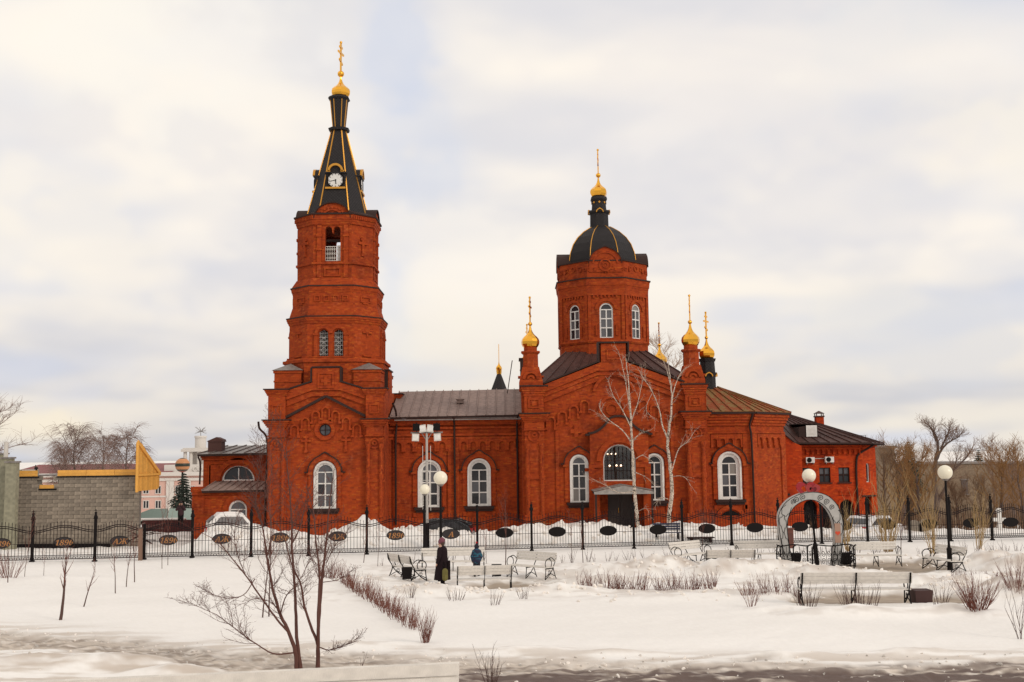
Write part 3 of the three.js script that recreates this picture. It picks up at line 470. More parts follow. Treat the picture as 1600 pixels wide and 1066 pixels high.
  for (let i = 0; i < 8; i++) { const main = i % 2 === 0, w = main ? 2.56 * K : 2.56 * (1 - K) / Math.SQRT2, M = face(UX, Z, i * Math.PI / 4, main ? 2.56 : 2.56 * (1 + K) / Math.SQRT2), g = []; const n = Math.floor(w * 2 / 0.16); for (let k = 0; k < n; k++) { const x = -w + (k + 0.5) * 2 * w / n; if (!main || Math.abs(x) > 1.15) g.push(box(x - 0.045, x + 0.045, 19.66, 19.86, -0.03, 0.05)); } P('dentil_row', g, Mt.brick, church, M); }
  CB('tier_roof', [oct(UX, Z, 19.953, 2.65, 20.04, 2.65, K), oct(UX, Z, 20.04, 2.6, 20.35, 1.9, K)], Mt.lead);
  // spire with gilded ribs, clock dormers, neck, onion and cross
  const SH = 1.86, ST = 0.44, SK = 0.5;
  const spire = CB('spire', oct(UX, Z, 20.3, SH, 26.1, ST, SK), Mt.slate);
  const ringAt = (h) => { const f = h * SK; return [[-f, h], [f, h], [h, f], [h, -f], [f, -h], [-f, -h], [-h, -f], [-h, f]]; };
  ringAt(SH).forEach(([x, z], i) => { const [u, v] = ringAt(ST)[i]; P('rib', bar([UX + x, 20.3, Z + z], [UX + u, 26.1, Z + v], 0.07), Mt.goldRib, spire); });
  CB('spire_collar', [oct(UX, Z, 26.05, 0.62, 26.2, 0.66, SK), oct(UX, Z, 28.1, 0.56, 28.22, 0.68, SK), oct(UX, Z, 28.22, 0.68, 28.34, 0.62, SK)], Mt.slate);
  const neck = CB('spire_neck', oct(UX, Z, 26.2, 0.37, 28.1, 0.54, SK), Mt.slate);
  ringAt(0.37).forEach(([x, z], i) => { const [u, v] = ringAt(0.54)[i]; P('rib', bar([UX + x, 26.2, Z + z], [UX + u, 28.1, Z + v], 0.045), Mt.goldRib, neck); });
  for (const i of [0, 1, 2, 3]) {
    const M = face(UX, Z, i * Math.PI / 2, 1.25), c = G('clock', church), cy = 22.42;
    const o8 = (r) => ringPts(0.03, cy, r, 8).map(([x, y]) => { const dx = x - 0.03, dy = y - cy, a = Math.PI / 8; return [0.03 + dx * Math.cos(a) - dy * Math.sin(a), cy + dx * Math.sin(a) + dy * Math.cos(a)]; });
    P('dormer', [ext([[-0.62, 21.95], [0.68, 21.95], [0.68, 22.85], [0.5, 23.3], [0.03, 23.5], [-0.44, 23.3], [-0.62, 22.85]], -1.2, 0.2), box(-0.66, 0.72, 22.86, 22.95, -1.1, 0.3)], Mt.slate, c, M);
    P('clock_frame', ext(o8(0.58), 0.2, 0.28, [o8(0.49)]), Mt.dark, c, M); P('clock_face', ext(o8(0.50), 0.2, 0.24), Mt.white, c, M);
    const tick = []; for (let k = 0; k < 12; k++) { const a = k / 12 * 2 * Math.PI; tick.push(xf(box(-0.02, 0.02, 0.36, 0.45, 0.239, 0.247), M4().makeTranslation(0.03, cy, 0).multiply(M4().makeRotationZ(a)))); } P('hour_marks', tick, Mt.dark, c, M);
    for (const [a, l, w] of [[-3.02, 0.26, 0.05], [1.78, 0.40, 0.036]]) P('clock_hand', xf(box(-w / 2, w / 2, -0.06, l, 0.243, 0.255), M4().makeTranslation(0.03, cy, w * 0.1).multiply(M4().makeRotationZ(a))), Mt.dark, c, M);
    P('gilt_hood', [arcBand(0.03, 23.0, 0.36, 0.5, 0.2, 0.36, 0, 0), box(-0.52, -0.30, 22.95, 23.05, 0.2, 0.36), box(0.36, 0.58, 22.95, 23.05, 0.2, 0.36), box(-0.62, 0.68, 21.84, 21.96, -0.6, 0.36)], Mt.goldRib, c, M);
  }
  const cup = G('cupola', church); P('onion', onion(UX + 0.1, 28.34, Z, 0.63, 1.42), Mt.gold, cup); P('ball', ball(UX + 0.1, 29.95, Z, 0.22), Mt.gold, cup); goldCross(cup, UX + 0.1, 30.1, Z, 2.0, 1.36);
}
// ---- porch annex west of the tower
{
  const fu = at0(-69.5), fl = at0(-67);
  CB('annex_wall', ext(rect(-19.7, -14.8, -0.6, 5.05), -0.45, 0, [[[-18.52, 3.4], [-16.42, 3.4], ...Array.from({ length: 13 }, (_, i) => [-17.47 + Math.cos(Math.PI * i / 12) * 1.05, 3.4 + Math.sin(Math.PI * i / 12) * 0.95])]]), Mt.brick, fu);
  CB('annex_wall', [box(-19.7, -19.25, -0.6, 5.05, -77.5, -69.96), box(-19.7, -14.8, -0.6, 5.05, -77.9, -77.5)]);
  CB('annex_cornice', [box(-19.78, -14.8, 4.72, 4.86, -69.6, -69.4), box(-19.85, -14.8, 4.863, 5.05, -69.6, -69.33), box(-19.4, -18.7, 3.0, 4.4, -69.55, -69.44), frameBox(-19.3, -15.0, 3.1, 4.55, 0.08, 0.06).translate(0, 0, -69.5)]);
  { const w = G('fan_window', church), p = (r, k) => [[-17.47 - r, 3.4], [-17.47 + r, 3.4], ...Array.from({ length: 15 }, (_, i) => [-17.47 + Math.cos(Math.PI * i / 14) * r, 3.4 + Math.sin(Math.PI * i / 14) * r * k])]; P('frame', [ext(p(1.05, 0.905), -0.2, -0.08, [p(0.92, 0.9).map(([x, y]) => [x, y + 0.08])]), box(-17.5, -17.44, 3.48, 4.2, -0.16, -0.1)], Mt.white, w, fu); P('pane', ext(p(0.95, 0.9), -0.24, -0.21), Mt.pane, w, fu); }
  CB('window_surround', [arcBand(-17.47, 3.42, 1.12, 1.42, -0.05, 0.1, 0, 0)], Mt.brick, fu);
  sheets('annex_roof', church, [-20.0, 5.08, -69.15], [-14.8, 5.14, -69.15], [-14.8, 5.68, -73.5], [-19.2, 5.63, -73.5], 7, Mt.roofGrey);
  CB('annex_roof', slab([-20.0, 5.08, -77.9], [-14.8, 5.14, -77.9], [-14.8, 5.68, -73.5], [-19.2, 5.63, -73.5], 0.12), Mt.roofGrey); CB('annex_gable', hull([[-19.7, 5.05, -69.5], [-19.7, 5.05, -77.5], [-19.2, 5.58, -73.5], [-19.4, 5.05, -69.5], [-19.4, 5.05, -77.5]], [[0, 1, 2], [3, 4, 2]]));
  CB('chimney', [box(-19.65, -18.78, 4.9, 5.9, -71.2, -70.3), ext([[-19.72, 5.9], [-18.7, 5.9], [-18.75, 6.05], [-19.1, 6.2], [-19.65, 5.97]], -71.25, -70.25)], std(0.10, 0.042, 0.034, 0.8));
  CB('annex_wall', ext(rect(-19.57, -14.75, -0.6, 2.9), -0.4, 0, [archPts(-16.85, 0.6, 1.14, 2.28)]), Mt.brick, fl); CB('annex_wall', [box(-19.57, -19.17, -0.6, 2.85, -69.05, -67.4)]);
  CB('annex_cornice', [box(-19.6, -14.75, 2.45, 2.6, -67.05, -66.92), box(-19.62, -14.75, 2.603, 2.8, -67.05, -66.85), box(-19.62, -18.9, -0.6, 2.45, -67.05, -66.9), box(-19.68, -18.95, 2.8, 3.12, -67.5, -66.82)]);
  archWindow(church, fl, -16.85, 0.6, 1.14, 2.28, { rows: 1, fw: 0.12, sill: false, grey: true });
  CB('window_surround', [arcBand(-16.85, 1.71, 0.66, 0.9, -0.05, 0.1, 0, 0)], Mt.brick, fl);
  sheets('annex_roof', church, [-18.95, 2.86, -66.6], [-14.7, 2.9, -66.6], [-14.7, 3.35, -69.5], [-18.85, 3.35, -69.5], 9, Mt.roof);
  CB('downpipe', [tube(curve([[-19.95, 4.95, -69.2], [-19.85, 4.6, -69.3], [-19.85, 3.2, -69.3]]), 0.06, 7)], Mt.pipe);
}
// ---- refectory between tower and transept
{
  const f = at0(-68.6), x0 = -7.95, x1 = 0.7, C = (n, g, m = Mt.brick) => CB(n, g, m, f);
  C('nave_wall', ext(rect(x0, x1, -0.6, 7.15), -0.5, 0, [archPts(-5.27, 1.66, 1.26, 4.48), archPts(-2.16, 1.7, 1.26, 4.54)]));
  CB('nave_wall', box(x0, x1, -0.6, 7.15, -78.6, -78.1));
  for (const [cx, y, t] of [[-5.27, 1.66, 4.48], [-2.16, 1.7, 4.54]]) { archWindow(church, f, cx, y, 1.26, t, { fw: 0.17, reveal: true }); hood(f, cx, y, 1.26, t); }
  corbelRow(f, -7.55, -4.1, 5.2, 5, 0.66); corbelRow(f, -3.4, 0.2, 5.24, 6, 0.66);
  C('string_course', [box(x0, x1, 5.86, 6.0, -0.04, 0.15), box(x0, x1, 6.05, 6.2, -0.04, 0.2), box(x0, x1, 6.5, 6.62, -0.04, 0.14), ...cornice(x0 + 0.5, x1 - 0.5, 6.75, 7.13, 0.18, 0.5, 4), box(-7.95, -7.65, -0.6, 5.86, -0.04, 0.13), box(0.15, 0.7, -0.6, 5.86, -0.04, 0.13), box(-4.1, -3.4, -0.6, 5.86, -0.04, 0.1), box(x0, x1, -0.6, 1.0, -0.04, 0.1)]);
  CB('gutter', [box(x0 + 0.1, x1 - 0.1, 7.14, 7.25, -68.1, -68.0), box(-7.4, 0.5, 7.03, 7.10, -68.03, -67.98)], Mt.roofGrey);
  const nr = sheets('nave_roof', church, [x0 + 0.3, 7.24, -67.95], [x1, 7.3, -67.95], [x1, 9.22, -73.5], [x0 + 0.3, 9.14, -73.5], 14, Mt.roof);
  CB('nave_roof', slab([x0 + 0.3, 7.24, -79.0], [x1, 7.3, -79.0], [x1, 9.22, -73.5], [x0 + 0.3, 9.14, -73.5], 0.12), Mt.roof);
  P('roof_vent', [box(-3.62, -3.2, 8.2, 8.42, -70.75, -70.3), box(-3.68, -3.14, 8.423, 8.47, -70.9, -70.2)], Mt.roof, nr);
  CB('downpipe', [tube(curve([[-3.68, 7.15, -68.02], [-3.68, 6.95, -68.15], [-3.68, 6.7, -68.42], [-3.68, 6.2, -68.38], [-3.66, 0.6, -68.38]], 20), 0.065, 8), cyl(-3.68, 7.0, 7.25, -68.04, 0.06, 0.13, 10)], Mt.pipe);
  CB('downpipe', [tube(curve([[-7.45, 8.1, -67.5], [-7.3, 7.6, -67.9], [-7.3, 6.8, -68.35], [-7.35, 6.2, -68.38], [-7.35, 0.6, -68.38]], 20), 0.065, 8)], Mt.pipe);
  CB('downpipe', [tube(curve([[0.3, 7.3, -67.9], [0.25, 6.9, -68.3], [0.25, 6.2, -68.38], [0.25, 0.8, -68.38]], 20), 0.065, 8)], Mt.pipe);
  CB('downpipe', [tube(curve([[-15.35, 7.0, -65.7], [-15.3, 6.6, -65.8], [-14.95, 6.1, -66.1], [-14.95, 3, -66.1], [-14.95, 0.6, -66.1]], 20), 0.065, 8)], Mt.pipe);
}
// ---- transept
{
  const f = at0(-66), C = (n, g, m = Mt.brick) => CB(n, g, m, f), c = 6.14, hw = 5.6;
  const gab = [[c - hw, -0.6], [c + hw, -0.6], [c + hw, 9.0], [c + 4.2, 9.06], [c + 0.78, 10.38], [c + 0.78, 11.5], [c - 0.78, 11.5], [c - 0.78, 10.38], [c - 4.2, 9.06], [c - hw, 9.0]];
  const px = 6.35, dW = archPts(px, 3.2, 1.95, 5.38), W1 = archPts(3.95, 1.96, 0.92, 4.7), W2 = archPts(8.5, 2.02, 0.92, 4.72), dH = rect(px - 0.75, px + 0.75, 0.3, 2.7);
  C('transept_wall', ext(gab, -0.5, 0, [W1, W2, dW, dH]));
  CB('transept_wall', [box(c - hw, c - hw + 0.5, -0.6, 8.9, -80.5, -66.503), box(c + hw - 0.5, c + hw, -0.6, 8.9, -80.5, -66.503), box(c - hw, c + hw, -0.6, 9.0, -81, -80.503)]);
  CB('transept_wall', [ext([[-0.85, 8.9], [0.85, 8.9], [0.85, 11.2], [-0.85, 11.2]], -0.55, -0.003).rotateY(-Math.PI / 2).translate(c - hw, 0, -73.5)]);
  CB('gable_back', [box(c - hw + 0.56, c - hw + 0.7, 8.9, 11.28, -74.5, -72.5), box(c - hw - 0.1, c - hw + 0.7, 11.2, 11.28, -74.5, -72.5), box(c - hw - 0.02, c - hw + 0.56, 8.9, 11.2, -72.645, -72.56)], Mt.lead);
  CB('lightning_rod', [tube([[-0.35, 8.9, -72.3], [0.0, 11.1, -72.3]], 0.03, 5)], Mt.lead);
  for (const [cx, y, t] of [[3.95, 1.96, 4.7], [8.5, 2.02, 4.72]]) { archWindow(church, f, cx, y, 0.92, t, { fw: 0.10, reveal: true }); hood(f, cx, y, 0.92, t); }
  // piers with tapering half columns
  for (const pc of [1.28, 10.97]) {
    const w = 1.2, L = pc - w / 2, R = pc + w / 2, z = 0.5, yc = 7.33;
    C('pier', [box(L + 0.02, R - 0.02, -0.6, 6.25, -0.1, z - 0.1), box(L, R, 6.25, 6.8, -0.1, z), box(L - 0.04, R + 0.04, 6.28, 6.36, -0.1, z + 0.05), ...cornice(L, R, 6.8, yc - 0.08, z, z + 0.3, 4, z).map((g) => g), box(L + 0.02, R - 0.02, yc, 8.35, -0.1, z), ...cornice(L + 0.02, R - 0.02, 8.35, 8.9, z, z + 0.2, 4, z), frameBox(pc - 0.36, pc + 0.36, 7.6, 8.2, 0.1, z + 0.06), box(pc - 0.12, pc + 0.12, 7.75, 8.0, 0.3, z + 0.08), box(L - 0.05, R + 0.05, -0.6, 1.25, -0.1, z + 0.05), box(L - 0.03, R + 0.03, 3.35, 3.62, -0.1, z - 0.02)]);
    C('pier_flashing', [box(L - 0.36, R + 0.36, yc - 0.075, yc - 0.003, -0.4, z + 0.38), box(L - 0.26, R + 0.26, 8.903, 8.98, -1.2, z + 0.28)], Mt.lead);
    for (const s of [-1, 1]) C('pier_column', lathe([[0.15, 1.2], [0.16, 1.4], [0.11, 1.5], [0.12, 1.9], [0.155, 2.9], [0.12, 3.3], [0.18, 3.36], [0.18, 3.6], [0.13, 3.7], [0.155, 4.4], [0.115, 5.1], [0.13, 5.16], [0.19, 5.32], [0.19, 5.5]], 10).translate(pc + s * 0.42, 0, z - 0.08));
    C('medallion', [ring(pc, 5.98, 0.4, 0.3, 0.2, z - 0.03, 20), ring(pc, 6.0, 0.15, 0.08, 0.2, z - 0.03, 12), box(pc - 0.6, pc - 0.4, 5.96, 6.05, 0.2, z - 0.03), box(pc + 0.4, pc + 0.6, 5.96, 6.05, 0.2, z - 0.03)]);
  }
  // corner cupolas over the piers, front and back
  for (const [x, z, big] of [[1.12, -66.25, 1], [10.93, -66.25, 1], [10.93, -80.3, 1], [1.12, -80.3, 1]]) {
    const cu = G('cupola', church), y0 = z < -70 ? 8.98 : 8.98;
    P('pedestal', [box(x - 0.72, x + 0.72, y0 - 0.3, y0 + 0.22, z - 0.62, z + 0.62), hull([[x - 0.72, y0 + 0.22, z + 0.62], [x + 0.72, y0 + 0.22, z + 0.62], [x + 0.72, y0 + 0.22, z - 0.62], [x - 0.72, y0 + 0.22, z - 0.62], [x - 0.5, y0 + 1.15, z + 0.45], [x + 0.5, y0 + 1.15, z + 0.45], [x + 0.5, y0 + 1.15, z - 0.45], [x - 0.5, y0 + 1.15, z - 0.45]], [[0, 1, 5, 4], [1, 2, 6, 5], [2, 3, 7, 6], [3, 0, 4, 7], [4, 5, 6, 7]]), arcBand(x, y0 + 0.4, 0.34, 0.5, z + 0.3, z + 0.68, 0, 0.1), arcBand(x, y0 + 0.4, 0.12, 0.24, z + 0.3, z + 0.66, 0, 0), box(x - 0.78, x + 0.78, y0 + 0.5, y0 + 0.6, z - 0.66, z + 0.5)], Mt.brick, cu);
    P('drum', [oct(x, z, y0 + 0.9, 0.47, y0 + 1.95, 0.45, 0.42), oct(x, z, y0 + 1.95, 0.48, y0 + 2.05, 0.58, 0.42), oct(x, z, y0 + 2.05, 0.58, y0 + 2.13, 0.56, 0.42), oct(x, z, y0 + 2.13, 0.40, y0 + 2.36, 0.40, 0.42)], Mt.brick, cu);
    P('onion', onion(x, y0 + 2.34, z, 0.56, 1.42), Mt.gold, cu); P('ball', ball(x, y0 + 3.82, z, 0.13, 12), Mt.gold, cu); goldCross(cu, x, y0 + 3.86, z, 1.6, 1.35);
  }
  // gable mouldings, stepped arches, crosses, medallion
  C('coping', [ext([[c - 4.25, 9.062], [c - 0.86, 10.383], [c - 0.86, 11.503], [c + 0.86, 11.503], [c + 0.86, 10.383], [c + 4.25, 9.062], [c + 4.25, 9.16], [c + 0.95, 10.46], [c + 0.95, 11.59], [c - 0.95, 11.59], [c - 0.95, 10.46], [c - 4.25, 9.16]].map(([x, y]) => [x, y]), -0.6, 0.42)], Mt.lead);
  const rake = (y0, y1, z, top) => ext([[c - 4.25, y0], [c - 0.95, y0 + 1.28], ...top, [c + 0.95, y0 + 1.28], [c + 4.25, y0], [c + 4.25, y1], [c + 0.78, y1 + 1.32], [c - 0.78, y1 + 1.32], [c - 4.25, y1]], -0.05, z);
  C('gable_moulding', [rake(8.55, 9.02, 0.34, []), rake(8.28, 8.545, 0.24, []), rake(7.95, 8.275, 0.16, [[c - 0.5, 9.4], [c, 9.5], [c + 0.5, 9.4]]), box(c - 0.76, c + 0.76, 10.36, 11.48, -0.05, 0.3), frameBox(c - 0.42, c + 0.42, 10.5, 11.15, 0.1, 0.36), arcBand(c, 8.35, 1.15, 1.32, -0.05, 0.18, 0, 0, 0.2)]);
  corbelStep(f, [-1, 1].flatMap((s) => [[c + s * 3.85, 6.85], [c + s * 3.15, 7.15], [c + s * 2.45, 7.5], [c + s * 1.78, 7.82]]), 0.3);
  C('relief_cross', greek(3.82, 6.2, 0.36)); C('relief_cross', greek(8.46, 6.2, 0.36));
  C('medallion', [ring(6.0, 7.5, 0.82, 0.68, -0.05, 0.12, 30), ring(6.0, 7.5, 0.36, 0.28, -0.05, 0.08, 20)]);
  C('string_course', [box(c - hw, 4.45, -0.6, 1.1, -0.04, 0.1), box(7.9, c + hw, -0.6, 1.1, -0.04, 0.1), box(2.55, 2.75, 1.1, 6.7, -0.04, 0.08), box(9.5, 9.7, 1.1, 6.7, -0.04, 0.08), box(4.3, 4.62, 3.78, 3.98, -0.04, 0.12)]);
  // portal: projecting front with an ogee top, big arched window, porch
  const og = [[px - 1.75, -0.6], [px + 1.75, -0.6], [px + 1.75, 6.0]]; const ogTop = []; for (let i = 0; i <= 8; i++) { const t = i / 8; ogTop.push([px + 1.75 - 1.05 * t, 6.0 + 0.62 * t * t]); } for (let i = 0; i <= 8; i++) { const a = Math.PI * i / 8; ogTop.push([px + Math.cos(a) * 0.62, 6.72 + Math.sin(a) * 0.3]); } for (let i = 8; i >= 0; i--) { const t = i / 8; ogTop.push([px - 1.75 + 1.05 * t, 6.0 + 0.62 * t * t]); }
  C('portal', [ext([...og, ...ogTop], 0.003, 0.5, [dW, dH]), arcBand(px, 4.4, 1.1, 1.38, 0.4, 0.62, 0, 0), box(px - 1.85, px - 0.98, 4.0, 4.2, 0.4, 0.6), box(px + 0.98, px + 1.85, 4.0, 4.2, 0.4, 0.6), box(px - 1.85, px - 1.5, -0.6, 4.0, 0.3, 0.58), box(px + 1.5, px + 1.85, -0.6, 4.0, 0.3, 0.58)]);
  C('portal_flashing', [ext([...ogTop.map(([x, y]) => [x, y + 0.003]), ...[...ogTop].reverse().map(([x, y]) => [px + (x - px) * 1.06, y + 0.12])], -0.1, 0.62), box(px + 1.75, px + 2.0, 5.92, 6.04, -0.1, 0.62), box(px - 2.0, px - 1.75, 5.92, 6.04, -0.1, 0.62)], Mt.lead);
  { const w = G('portal_window', church), g = [ext(archPts(px, 3.2, 1.95, 5.38), 0.16, 0.28, [archPts(px, 3.26, 1.81, 5.31)])]; const d = [];
    for (let k = -3; k <= 3; k++) d.push(bar([px + k * 0.235, 3.25, 0.2], [px + k * 0.235, Math.abs(k) === 3 ? 5.0 : 5.25 - k * k * 0.02, 0.2], 0.035)); for (const y of [3.8, 4.4]) d.push(bar([px - 0.9, y, 0.21], [px + 0.9, y, 0.21], 0.04));
    P('frame', g, Mt.white, w, f); P('glazing_bars', d, Mt.pipe, w, f); P('pane', ext(archPts(px, 3.23, 1.86, 5.34), 0.12, 0.126), Mt.glass, w, f); }
  { const p = G('porch', church); const zc = -63.4;
    P('porch_roof', [slab([px - 1.75, 2.72, zc], [px, 3.05, zc], [px, 3.05, -65.45], [px - 1.75, 2.72, -65.45], 0.06), slab([px, 3.053, zc], [px + 1.75, 2.72, zc], [px + 1.75, 2.72, -65.45], [px, 3.053, -65.45], 0.06)], Mt.roofGrey, p);
    P('porch_gable', [hull([[px - 1.7, 2.64, zc + 0.05], [px + 1.7, 2.64, zc + 0.05], [px, 2.98, zc + 0.05], [px - 1.7, 2.64, zc + 0.12], [px + 1.7, 2.64, zc + 0.12], [px, 2.98, zc + 0.12]], [[0, 1, 2], [3, 4, 5]]), box(px - 1.72, px + 1.72, 2.5, 2.64, zc + 0.02, zc + 0.14)], std(0.40, 0.37, 0.345, 0.8, { map: wearTex }), p);
    for (const s of [-1, 1]) { P('porch_post', [bar([px + s * 1.62, 0.1, zc + 0.1], [px + s * 1.62, 2.5, zc + 0.1], 0.11)], Mt.lead, p); P('porch_wall', box(px + s * 1.28 - (s < 0 ? 0.34 : 0), px + s * 1.28 + (s > 0 ? 0.34 : 0), 0.2, 2.5, -65.45, -64.6), Mt.brick, p); P('porch_beam', bar([px + s * 1.62, 2.55, zc + 0.1], [px + s * 1.62, 2.55, -65.45], 0.09), Mt.lead, p); }
    for (let k = 0; k < 3; k++) P('step', box(px - 1.9 - k * 0.003, px + 1.9 + k * 0.003, -0.5, 0.42 - k * 0.16, -65.4, -63.0 + k * 0.35), Mt.roofGrey, p);
    const d = P('door', [box(px - 0.74, px - 0.01, 0.31, 2.68, -65.85, -65.78), box(px + 0.01, px + 0.74, 0.31, 2.68, -65.85, -65.78)], std(0.035, 0.02, 0.016, 0.6), p); P('door_handle', [tube([[px - 0.1, 1.3, -65.74], [px - 0.1, 1.6, -65.74]], 0.02)], Mt.goldRib, d);
  }
  // main roof up to the drum
  const e = 9.0, t = 11.45, E = [[c - hw + 0.4, e, -66.45], [c + hw - 0.4, e, -66.45], [c + hw - 0.4, e, -80.6], [c - hw + 0.4, e, -80.6]], R = [[c - 2.6, t, -70.9], [c + 2.6, t, -70.9], [c + 2.6, t, -76.1], [c - 2.6, t, -76.1]];
  for (let i = 0; i < 4; i++) { const j = (i + 1) % 4; sheets('transept_roof', church, E[i], E[j], R[j], R[i], 12, Mt.roofDark); }
}
// ---- drum and dome
{
  const X = 6.19, Z = -73.5, K = Math.SQRT2 - 1;
  CB('drum_base', [oct(X, Z, 10.9, 2.9, 12.0, 2.9, K), oct(X, Z, 12.0, 2.95, 12.12, 3.02, K), oct(X, Z, 12.123, 3.0, 12.22, 2.98, K)]);
  const fs = octFaces('drum_wall', X, Z, 2.9, K, 12.2, 15.5, 0.4, (i) => [archPts(0, 12.36, 0.88, 14.66)]);
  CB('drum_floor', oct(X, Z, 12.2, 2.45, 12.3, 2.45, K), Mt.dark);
  for (let i = 0; i < 8; i++) {
    const { M, w } = fs[i]; if (i < 3 || i > 5) archWindow(church, M, 0, 12.36, 0.88, 14.66, { fw: 0.09, grey: true, sill: false, depth: 0.16 });
    P('drum_pilaster', [box(-w, -w + 0.2, 12.2, 15.4, -0.04, 0.09), box(w - 0.2, w, 12.2, 15.4, -0.04, 0.09), arcBand(0, 14.22, 0.56, 0.74, -0.04, 0.07, 0, 0), box(-0.72, -0.6, 12.5, 13.2, -0.04, 0.1), box(0.6, 0.72, 12.5, 13.2, -0.04, 0.1), ...Array.from({ length: 7 }, (_, k) => box(-0.86 + k * 0.25, -0.75 + k * 0.25, 14.98 + (k % 2) * 0.08, 15.15, -0.04, 0.085))], Mt.brick, church, M);
    const a2 = face(X, Z, i * Math.PI / 4, 2.92); const ar = []; for (let k = 0; k <= 20; k++) { const a = Math.PI * k / 20; ar.push([Math.cos(a) * 1.06, 17.3 + Math.sin(a) * 0.98 * (1 + 0.1 * keel(a))]); }
    if (i % 2 === 0) {
      P('attic_gable', [ext([[-1.06, 16.7], ...[...ar].reverse(), [1.06, 16.7]], -0.45, 0.06), ring(0, 17.15, 0.42, 0.33, -0.04, 0.12, 24), ring(0, 17.15, 0.2, 0.12, -0.04, 0.11, 16), arcBand(0, 17.2, 0.76, 0.86, -0.04, 0.11, 0, 0, 0.1)], Mt.brick, church, a2);
      const rosette = []; for (let k = 0; k < 18; k++) { const a = k / 18 * 2 * Math.PI; rosette.push(xf(box(-0.02, 0.02, 0.44, 0.54, 0.03, 0.09), M4().makeTranslation(0, 17.15, 0).multiply(M4().makeRotationZ(a)))); } P('rosette', rosette, Mt.brick, church, a2);
      P('gable_flashing', ext([...ar.map(([x, y]) => [x, y + 0.003]), ...[...ar].reverse().map(([x, y]) => [x * 1.04, 17.3 + (y - 17.3) * 1.05 + 0.01])], -1.1, 0.15), Mt.lead, church, a2);
    } else P('relief', [ring(0, 17.02, 0.2, 0.12, -0.04, 0.06, 14), frameBox(-0.7, -0.44, 16.9, 17.12, 0.06, 0.06), frameBox(0.44, 0.7, 16.9, 17.12, 0.06, 0.06)], Mt.brick, church, a2);
    P('relief', [frameBox(-w * 0.98, -w * 0.98 + 0.24, 16.8, 17.02, 0.06, 0.05), frameBox(w * 0.98 - 0.24, w * 0.98, 16.8, 17.02, 0.06, 0.05), box(-0.76, -0.6, 16.78, 16.98, -0.04, 0.11), box(0.6, 0.76, 16.78, 16.98, -0.04, 0.11)], Mt.brick, church, a2);
  }
  CB('cornice', [oct(X, Z, 15.16, 2.985, 15.5, 2.985, K), oct(X, Z, 15.503, 2.99, 15.65, 2.995, K), oct(X, Z, 15.653, 3.0, 15.82, 3.03, K), oct(X, Z, 15.823, 3.06, 16.25, 3.1, K)]);
  CB('tier_roof', [oct(X, Z, 16.253, 3.16, 16.33, 3.16, K), oct(X, Z, 17.43, 3.02, 17.5, 3.02, K)], Mt.lead); CB('attic', oct(X, Z, 16.33, 2.92, 17.43, 2.92, K));
  const pr = [[2.42, 17.4], [2.42, 17.8], [2.34, 18.35], [2.12, 18.95], [1.78, 19.45], [1.3, 19.9], [0.86, 20.18], [0.64, 20.3]];
  const dome = CB('dome', flat(lathe(pr, 8)).rotateY(Math.PI / 8).translate(X, 0, Z), Mt.slate);
  for (let i = 0; i < 8; i++) { const a = (i + 0.5) * Math.PI / 4; P('rib', tube(pr.map(([r, y]) => [X + Math.sin(a) * (r + 0.01), y, Z + Math.cos(a) * (r + 0.01)]), 0.03, 6), Mt.goldRib, dome); }
  const cu = G('lantern', church), lx = X - 0.1;
  P('drum', [oct(lx, Z, 20.2, 0.62, 21.2, 0.60, K), oct(lx, Z, 21.2, 0.64, 21.3, 0.74, K), oct(lx, Z, 21.3, 0.74, 21.42, 0.7, K), oct(lx, Z, 21.42, 0.5, 22.1, 0.45, K), oct(lx, Z, 22.1, 0.5, 22.22, 0.56, K), oct(lx, Z, 22.22, 0.56, 22.4, 0.52, K)], Mt.slate, cu);
  for (let i = 0; i < 8; i++) { const M = face(lx, Z, i * Math.PI / 4, 0.62); if (i % 2 === 0) P('gilt_arch', arcBand(0, 21.22, 0.2, 0.26, 0.02, 0.14, 0.1, 0.2), Mt.goldRib, cu, M); P('gilt_lozenge', xf(box(-0.06, 0.06, -0.06, 0.06, -0.02, 0.03), M4().makeTranslation(0, 21.98, -0.13).multiply(M4().makeRotationZ(Math.PI / 4))), Mt.goldRib, cu, M); }
  P('onion', onion(lx, 22.4, Z, 0.6, 1.36, 8), Mt.gold, cu); P('ball', ball(lx, 23.95, Z, 0.17, 12), Mt.gold, cu); goldCross(cu, lx, 24.05, Z, 1.7, 1.45);
}
